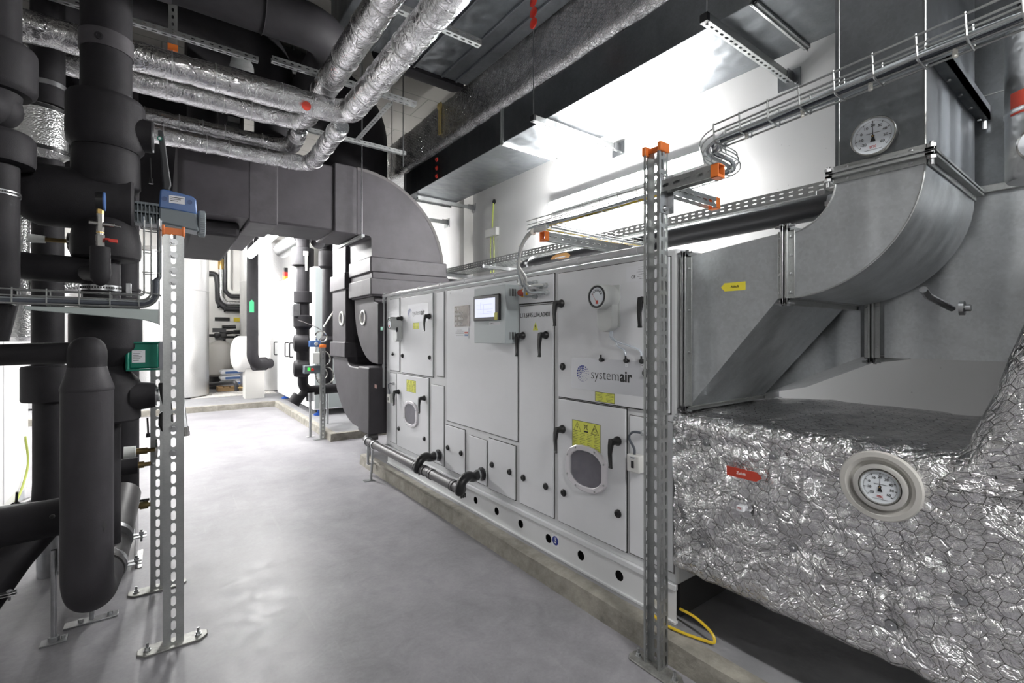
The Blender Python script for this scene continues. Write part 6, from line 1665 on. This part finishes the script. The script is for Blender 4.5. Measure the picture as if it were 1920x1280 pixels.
for nm, mt, a, b in (('base', BLACKP, 0, .05), ('orange_light', mat('orange_lens', (.9,.35,.02), .3, emit=(1,.4,.05), es=.3), .05, .14), ('red_light', mat('red_lens', (.6,.03,.02), .3), .14, .23), ('top_module', BLACKP, .23, .32)):
    obj(nm, M().lathe((2.10, pb0.y, 2.50+a), (0,0,1), [(0,.05),(b-a,.05)], 20), mt, t)
# black valve pipes in front of the cabinet
DV = 6.45
def blackcol(label, u, d, prof, nm='black_valve_pipe'):
    p = W(u, 628, d); t = thing(nm, label, 'insulated pipe', (p.x, p.y, 0))
    return p, t
p, t = blackcol('black insulated valve pipe with two side actuators standing before the tall white cabinet', 568, DV, None)
zd = lambda v: zv(v, DV); R6 = lambda px: px*DV/F
obj('pipe', vlathe(M(), p.x, p.y, DV, [(440,12.5),(700,12.5)]), FOAM, t)
obj('valve_cover', vlathe(M(), p.x, p.y, DV, [(464,12),(466,21),(498,21),(501,12)]), FOAM, t)
obj('valve_cover', vlathe(M(), p.x, p.y, DV, [(546,12),(547,17.5),(567,17.5),(569,12)]), FOAM, t)
obj('valve_cover', vlathe(M(), p.x-.0, p.y, DV, [(590,12),(593,18),(612,18),(620,10)]), FOAM, t)
obj('grey_lever', M().cbox((p.x, p.y-R6(22), zd(478)), .06, .03, .06).obox((p.x-.01, p.y-R6(24), zd(510)), (.03,0,0), (0,.015,0), (0,0,.26)), mat('lever_pale', (.4,.42,.38), .5), t, bevel=.004)
obj('clamp_block', M().cbox((p.x-.10, p.y-.05, zd(582)), .09, .09, .17), STEEL, t, bevel=.006)
for v, r in ((643, 16), (690, 16)):
    obj('pump_body', M().lathe((p.x-.13, p.y-.03, zd(v)), (1,-.15,0), [(0,R6(8)),(.01,R6(r)*.9),(.04,R6(r)),(.18,R6(r)),(.2,R6(r)*.8)], 28), FOAM, t)
m = M().tube(bend([(p.x, p.y, zd(690)), (p.x, p.y, zd(733)), (p.x+.55, p.y+.1, zd(733))], .12), R6(9), 20).tube([(p.x+.05, p.y, zd(730)), (p.x-.09, p.y-.02, zd(753))], R6(7), 16)
m.lathe((p.x-.05, p.y-.01, zd(740)), (-.55, 0, -.8), [(0,R6(9)),(.0,R6(11)),(.13,R6(11)),(.13,R6(3))], 20); obj('bottom_bend', m, FOAM, t)
m = M().cyl((p.x+.09, p.y-.02, 0), (p.x+.09, p.y-.02, zd(742)), .018, n=10).cyl((p.x+.09, p.y-.02, zd(752)), (p.x+.09, p.y-.02, zd(736)), .055, n=14).box(p.x+.04, p.y-.06, 0, p.x+.15, p.y+.02, .006)
obj('support_rod', m, STEEL, t)
ab = thing('blue_actuator', 'small blue actuator box on the black valve pipe before the cabinet', 'actuator', (p.x+.12, p.y-.2, zd(644)))
obj('box', M().cbox((p.x+.10, p.y-.20, zd(644)), .14, .10, .085), BLUE, ab, bevel=.006); obj('knob', M().lathe((p.x+.11, p.y-.25, zd(644)), (0,-1,0), [(0,.025),(.02,.02)], 12), GREYP, ab)
ab = thing('pump_controller', 'grey pump controller with a green display and red knob on the black valve pipe', 'controller', (p.x+.1, p.y-.2, zd(691)))
b_ = obj('box', M().cbox((p.x+.07, p.y-.20, zd(691)), .22, .12, .105), DGREYP, ab, bevel=.006)
obj('green_display', M().cbox((p.x+.015, p.y-.262, zd(690)), .035, .004, .045), mat('green_display', (.05,.6,.08), .3, emit=(.1,1,.15), es=.35), b_); obj('red_knob', M().lathe((p.x+.06, p.y-.26, zd(691)), (0,-1,0), [(0,.02),(.015,.018)], 14), RED, b_)
t2 = thing('coiled_hoses', 'coiled clear hoses and steel wires hanging beside the pump controller', 'hoses', (p.x+.25, p.y-.1, zd(690)))
m = M()
for cx2, v, r in ((.20,631,.075),(.22,672,.10),(.25,704,.12),(.20,700,.08)):
    for q in range(2): m.tube([(p.x+cx2+r*math.cos(2*PI*k/20), p.y-.16+.02*q+.02*math.sin(k), zd(v)+r*math.sin(2*PI*k/20)) for k in range(21)], .007, 6)
m.tube(spline([(p.x-.1,p.y-.15,zd(600)),(p.x+.1,p.y-.2,zd(612)),(p.x+.2,p.y-.2,zd(625)),(p.x+.12,p.y-.18,zd(660)),(p.x+.15,p.y-.18,zd(690))],6), .006, 6)
m.tube([(p.x+.26,p.y-.05,zd(612)),(p.x+.42,p.y-.02,zd(578))], .008, 6)
obj('coils', m, CHROME, t2)
p2, t = blackcol('narrower black insulated pipe behind, between the valve pipe and the black drop duct', 614, 6.9, None)
obj('pipe', vlathe(M(), p2.x, p2.y, 6.9, [(430,10),(735,10)]), FOAM, t)
obj('valve_cover', vlathe(M(), p2.x, p2.y, 6.9, [(470,10),(472,17),(500,17),(504,12)]), FOAM, t)
obj('valve_cover', vlathe(M(), p2.x, p2.y, 6.9, [(630,10),(636,16),(665,16),(672,10)]), FOAM, t)
obj('support_rod', M().cyl((p2.x, p2.y, .10), (p2.x, p2.y, zv(735, 6.9)), .018, n=10), STEEL, t)
t = thing('silver_overhead_pipe', 'smooth silver pipe end beside the lit lamp under the black square duct', 'pipe', W(545, 455, 7.0))
a = W(568, 442, 6.5); b = W(530, 468, 7.6)
obj('pipe', M().cyl(a, b, .13, n=28), ALU, t)
t = thing('black_overhead_elbow', 'short black pipe elbow above the narrower black pipe under the square duct', 'pipe', W(600, 450, 6.9))
obj('elbow', M().tube(bend([W(596, 452, 6.6), W(614, 446, 6.9), W(614, 470, 6.9)], .1), .11, 20), FOAM, t)
# small post with orange cap near the valve pipes
p = PZ(607, 823, 0); t = thing('support_post', 'small slotted post with an orange cap beside the pump controller', 'support post', (p.x, p.y, 0))
n = 25; H_ = n*.0505; m = M()
m.holed((p.x-.04, p.y, .005), (1,0,0), (0,0,1), .06, H_, [.03], .0505, stadium(.014,.03)).holed((p.x-.04, p.y, .005), (0,1,0), (0,0,1), .05, H_, [.025], .0505, stadium(.014,.03)).holed((p.x+.02, p.y, .005), (0,1,0), (0,0,1), .05, H_, [.025], .0505, stadium(.014,.03))
obj('channel', m, GALVP, t, solid=.003); obj('end_cap', M().box(p.x-.05, p.y-.01, H_-.03, p.x+.03, p.y+.06, H_+.01), ORANGE, t, bevel=.004)
obj('base_plate', M().box(p.x-.13, p.y-.03, 0, p.x+.11, p.y+.06, .008), STEEL, t, bevel=.002)
obj('side_box', M().cbox((p.x-.10, p.y+.02, H_-.17), .09, .07, .15), WHITEP, t, bevel=.006)
# black pipe with green arrow
DP = 8.3; a = W(473.5, 628, DP); t = thing('black_arrow_pipe', 'black insulated pipe with a green arrow label dropping from the ceiling to the tank', 'insulated pipe', (a.x, a.y, .9))
rr = 9.8*DP/F
e_ = W(512, 684, DP+.2)
m = M().tube(bend([(a.x, a.y, ZC), (a.x, a.y, zv(684, DP)), (e_.x, a.y+.35, zv(684, DP))], .2, 10), rr, 28); obj('pipe', m, FOAM, t)
m = M().lathe((e_.x-.28, a.y+.22, zv(684, DP)), (.9,.35,0), [(0,rr),(.0,rr*1.3),(.22,rr*1.3),(.22,rr*.5)], 28); obj('end_collar', m, FOAM, t)
zA = zv(574, DP); m = M().prism([(a.x-.06, a.y-rr-.004, zA-.11), (a.x+.01, a.y-rr-.004, zA-.11), (a.x+.01, a.y-rr-.004, zA+.07), (a.x-.025, a.y-rr-.004, zA+.11), (a.x-.06, a.y-rr-.004, zA+.07)], (0,.006,0)); obj('green_arrow', m, GRL, t, flat=True)
# softener tanks
GZ = 'pale softener vessels'
for lb, u, d, r in (('pale water softener vessel left of its pair, with black valve head', 412, 11.6, .285), ('pale water softener vessel partly hidden at the right of its pair', 451, 12.1, .26)):
    p = W(u, 628, d); t = thing('softener_vessel', lb, 'vessel', (p.x, p.y, .3), GZ)
    z0_ = zv(705, d)
    obj('vessel', M().lathe((p.x, p.y, z0_), (0,0,1), [(0,r*.7),(.06,r*.95),(.12,r),(.62,r),(.74,r*.93),(.82,r*.7),(.87,r*.3),(.9,r*.15)], 36), mat('vessel_cream', (.66,.64,.60), .35) if 'vessel_cream' not in bpy.data.materials else bpy.data.materials['vessel_cream'], t)
    obj('stand', M().lathe((p.x, p.y, .095), (0,0,1), [(0,r*.8),(z0_-.09,r*.8)], 24), BLACKP, t)
    m = M().cbox((p.x, p.y, z0_+.98), .20, .18, .16).cbox((p.x-.01, p.y, z0_+1.13), .28, .16, .10)
    m.tube(bend([(p.x-.05,p.y,z0_+1.0),(p.x-.36,p.y,z0_+1.0),(p.x-.36,p.y,z0_+.75)], .05), .035, 10).tube([(p.x,p.y,z0_+1.05),(p.x+.3,p.y,z0_+1.08)], .04, 10).tube([(p.x+.05,p.y,z0_+1.2),(p.x+.34,p.y,z0_+1.22)], .05, 10)
    for s in (-1, 1): m.lathe((p.x+.07*s, p.y-.1, z0_+1.0), (0,-1,0), [(0,.07),(.02,.07),(.03,.05)], 16)
    obj('valve_head', m, BLACKP, t)
p = W(478, 628, 9.9); t = thing('horizontal_vessel', 'white horizontal vessel with a rounded end behind the black arrow pipe', 'vessel', (p.x, p.y, .7))
zc_ = zv(663, 9.9); obj('body', M().lathe((p.x-.42, p.y, zc_), (1,.1,0), [(0,.05),(.02,.25),(.06,.33),(.12,.37),(.62,.37),(.65,.35)], 36), mat('vessel_white', (.72,.71,.69), .3), t)
obj('saddle', M().box(p.x-.2, p.y-.2, .095, p.x+.15, p.y+.2, zc_-.3), mat('saddle_cream', (.62,.61,.58), .5), t)
# pallet with sacks
p = PZ(437, 733, .095)
t = thing('wooden_pallet', 'small wooden pallet at the back between the tanks', 'pallet', (p.x, p.y, .095)); 
m = M()
for k in range(3): m.box(p.x-.30, p.y+.04+.17*k, .095, p.x+.32, p.y+.10+.17*k, .18)
for k in range(5): m.box(p.x-.30+.125*k, p.y+.02, .18, p.x-.20+.125*k, p.y+.46, .205)
obj('boards', m, WOOD, t, bevel=.004)
for k, lb in enumerate(('lowest white and blue salt sack on the wooden pallet', 'middle white and blue salt sack on the wooden pallet', 'topmost white and blue salt sack on the wooden pallet')):
    m = M(); zz_ = .21+.13*k; m.loft([[(p.x-.45+a, p.y+.12+b, zz_+h) for a, b in ((0,0),(.85,0),(.85,.6),(0,.6))] if 0 else [(p.x-.25+i_, p.y+.04+i_*.3, zz_+h), (p.x+.29-i_-.04*k, p.y+.04+i_*.3, zz_+h), (p.x+.29-i_-.04*k, p.y+.44-i_*.3, zz_+h), (p.x-.25+i_, p.y+.44-i_*.3, zz_+h)] for i_, h in ((.08,0),(.0,.03),(.0,.09),(.07,.125))])
    o = obj('salt_sack', m, PAPER, ang=60, bevel=.02); tag(o, lb, 'sack', 'salt sacks')
    obj('blue_print', M().box(p.x-.15, p.y+.033, zz_+.035, p.x+.15, p.y+.04, zz_+.085), BLUE, o, flat=True)
# wire shelf rail / black pipes and labels on the far wall
def fw(u, v): return PY(u, v, YF-.05)
t = thing('black_wall_pipe', 'black drain pipe with two bends on the far wall', 'pipe', fw(425, 540))
obj('pipe', M().tube(bend([fw(380, 512), fw(405, 513), fw(408, 530), fw(409, 566), fw(424, 579), fw(462, 580), fw(480, 580)], [.1,.12,.12,.12,.01], 5), 3.6*YF*1.15/F, 12), PVC, t)
m = M()
for u, v in ((390,512),(409,572),(421,579),(450,580)): m.cyl(fw(u-1.5, v), fw(u+1.5, v), .08, n=12)
obj('collars', m, PVC, t)
t = thing('black_wall_pipe', 'slim straight black pipe with one low bend on the far wall', 'pipe', fw(424, 500))
obj('pipe', M().tube(bend([fw(422.5, 420), fw(422.5, 545), fw(432, 556), fw(480, 557)], [.1,.1], 5), 2.6*YF*1.15/F, 12), PVC, t)
t = thing('foil_wall_pipe', 'pale foil-wrapped pipe beside the slim black one on the far wall', 'pipe', fw(414, 500))
obj('pipe', M().tube(bend([fw(414.5, 420), fw(414.5, 556), fw(422, 568), fw(480, 570)], [.1,.1], 5), 3.2*YF*1.15/F, 12), FOIL, t)
obj('brass_valve', M().lathe(fw(414.5, 508), (0,0,1), [(0,.03),(.05,.07),(.3,.07),(.36,.03)], 12), BRASS, t)
t = thing('white_wall_pipe', 'white pipe next to the slim black pipe on the far wall', 'pipe', fw(430, 500))
obj('pipe', M().tube(bend([fw(430, 420), fw(430, 542), fw(434, 549), fw(480, 549)], [.1,.1], 5), 2.8*YF*1.15/F, 12), WHITEP, t)
tag(obj('black_sign', M().box(fw(403,600).x, YF-.02, fw(403,601).z, fw(431,600).x, YF, fw(403,594.5).z), INK, flat=True), 'small black sign on the far wall', 'sign')
o = obj('yellow_sign', M().box(fw(438.5,600).x, YF-.02, fw(403,602).z, fw(456.5,600).x, YF, fw(403,594.5).z), mat('sign_yellow', (.75,.60,.05), .5), flat=True); tag(o, 'small yellow sign on the far wall', 'sign')
t = thing('manometer', 'small round white manometer in front of the far wall left of the arrow pipe', 'gauge', W(462, 591, 11.5)); p = W(462, 591, 11.5)
obj('case', M().lathe(p, (-.3,-1,0), [(0,.055),(.03,.06),(.034,.05)], 20), DIAL, t); obj('stem', M().cyl(p+V((0,0,-.05)), p+V((0,0,-.4)), .012, n=8), BRASS, t)
t = thing('ribbed_floor_mat', 'pale ribbed floor mat lying at the back left of the pallet', 'mat', PZ(415, 742, .095)); p = PZ(408, 741, .095)
m = M().box(p.x-.5, p.y-.35, .096, p.x+1.1, p.y+.5, .106)
for k in range(16): m.box(p.x-.5+.1*k, p.y-.35, .106, p.x-.46+.1*k, p.y+.5, .112)
obj('mat', m, mat('mat_pale', (.6,.58,.55), .7), t)
t = thing('low_floor_pipe', 'black pipe crossing low at the back with a bent end in front of the pallet', 'pipe', W(420, 718, 10.6))
obj('pipe', M().tube(bend([W(380, 722, 10.8), W(440, 716, 10.4), W(444, 722, 10.4), W(444, 733, 10.4)], [.1,.08], 4), .045, 12), PVC, t)
obj('brass_end', M().cyl(W(444, 727, 10.4), W(462, 726, 10.4), .025, n=10), BRASSO, t)
# white floor-level trunking seen at far left bright gap
t = thing('ceiling_cable_tray', 'dark cable tray high above the upper left pipes', 'cable tray', (-1, 3.2, 4.3))
m = M(); wiretray(m, subdiv((-3, 2.2, 3.5), (-.3, 2.2, 3.5), 10), .2, .06); obj('basket', m, GALVP, t)

# ================================================================== LAMPS
LAMPM = {}
def lampmat(es):
    k = 'lamp_%g' % es
    if k not in LAMPM: LAMPM[k] = mat('lamp_diffuser_'+str(len(LAMPM)), (.9,.9,.9), .5, emit=(1,.99,.98), es=es)
    return LAMPM[k]
LG = 'batten lamps'
def batten(label, c, d, L, es, up=(0,0,1), w=.09, susp=False, group=LG, top=None, wrap=False):
    c, d, up = V(c), V(d).normalized(), V(up).normalized(); s = d.cross(up).normalized()
    t = thing('batten_lamp', label, 'lamp', c, group)
    m = M().obox(c-d*L/2-s*(w*.7)+up*.03, d*L, s*(w*1.4), up*.035); obj('housing', m, WHITEP, t, bevel=.004)
    if wrap: prof = [(w*.5*math.cos(PI+PI*k/10), .028+w*.95*math.sin(PI+PI*k/10)) for k in range(11)]
    else: prof = [(-w/2, .03), (-w/2*.95, .0), (-w*.3, -.028), (0, -.036), (w*.3, -.028), (w/2*.95, 0), (w/2, .03)]
    m = M().loft([[c-d*(L/2-.05)+s*a+up*b for a, b in prof], [c+d*(L/2-.05)+s*a+up*b for a, b in prof]]); obj('diffuser', m, lampmat(es), t, ang=60)
    if susp:
        m = M()
        for k in (-1, 1): m.cyl(c+d*(L*.35*k)+up*.06, V((c.x+d.x*L*.35*k, c.y+d.y*L*.35*k, top or ZC)), .003, n=6)
        obj('hangers', m, STEEL, t)
    return t
batten('bright wall lamp along the right wall behind the tall slotted post', (XW-.13, 2.80, 2.70), (0,1,0), 1.7, 190, up=(1,0,.35), w=.075, wrap=True)
batten('lit lamp hanging under the black square duct near the white cabinet', (1.10, 7.1, 2.62), (0,1,0), 2.4, 150, susp=True, top=3.45)
batten('ceiling lamp farther back over the tanks', (.2, 11.6, 3.5), (0,1,0), 2.4, 170, susp=True)
batten('ceiling lamp farther back over the white floor area at the left', (-2.3, 9.1, 3.3), (0,1,0), 2.4, 280, susp=True)
batten('ceiling lamp behind the camera over the aisle', (.9, -1.5, 2.9), (0,1,0), 2.2, 100, susp=True)  # unseen fill lamp added to brighten the foreground
batten('ceiling lamp behind the camera at the left', (-1.6, -.9, 3.0), (0,1,0), 2.2, 8, susp=True)  # weak unseen fill lamp, added for the left side
batten('lamp over the aisle in front of the black square duct', (.25, 5.2, 2.2), (1,0,0), .05, 1) if False else None

# lettering becomes plain mesh
bpy.context.view_layer.update(); dg = bpy.context.evaluated_depsgraph_get()
for o in [o for o in bpy.data.objects if o.type == 'FONT']:
    me = bpy.data.meshes.new_from_object(o.evaluated_get(dg)); n = o.name
    q = bpy.data.objects.new('tmp', me); col.objects.link(q); q.parent = o.parent; q.matrix_parent_inverse = o.matrix_parent_inverse.copy(); q.matrix_basis = o.matrix_basis.copy()
    for k in o.keys():
        if k == 'label': q[k] = o[k]
    bpy.data.objects.remove(o); q.name = n
# ------------------------------------------------------------------ world, camera, view
w = bpy.data.worlds.new('World'); bpy.context.scene.world = w; w.use_nodes = True
w.node_tree.nodes['Background'].inputs[0].default_value = (.6,.65,.7,1); w.node_tree.nodes['Background'].inputs[1].default_value = .05
cd = bpy.data.cameras.new('Camera'); cam = bpy.data.objects.new('Camera', cd); col.objects.link(cam)
cd.sensor_width = 36; cd.lens = F/1920*36; cd.shift_y = -(640-HY)/1920; cd.clip_start = .02
cam.location = CAM; cam.rotation_euler = (PI/2, 0, -YAW)
sc = bpy.context.scene; sc.camera = cam
sc.view_settings.view_transform = 'Standard'; sc.view_settings.look = 'None'; sc.view_settings.gamma = 1; sc.view_settings.use_curve_mapping = False
sc.view_settings.exposure = 0.72
sc.cycles.max_bounces = 7; sc.cycles.diffuse_bounces = 3; sc.cycles.glossy_bounces = 3; sc.cycles.use_adaptive_sampling = True; sc.cycles.adaptive_threshold = .03; sc.cycles.sample_clamp_indirect = 6
sc.cycles.use_denoising = True
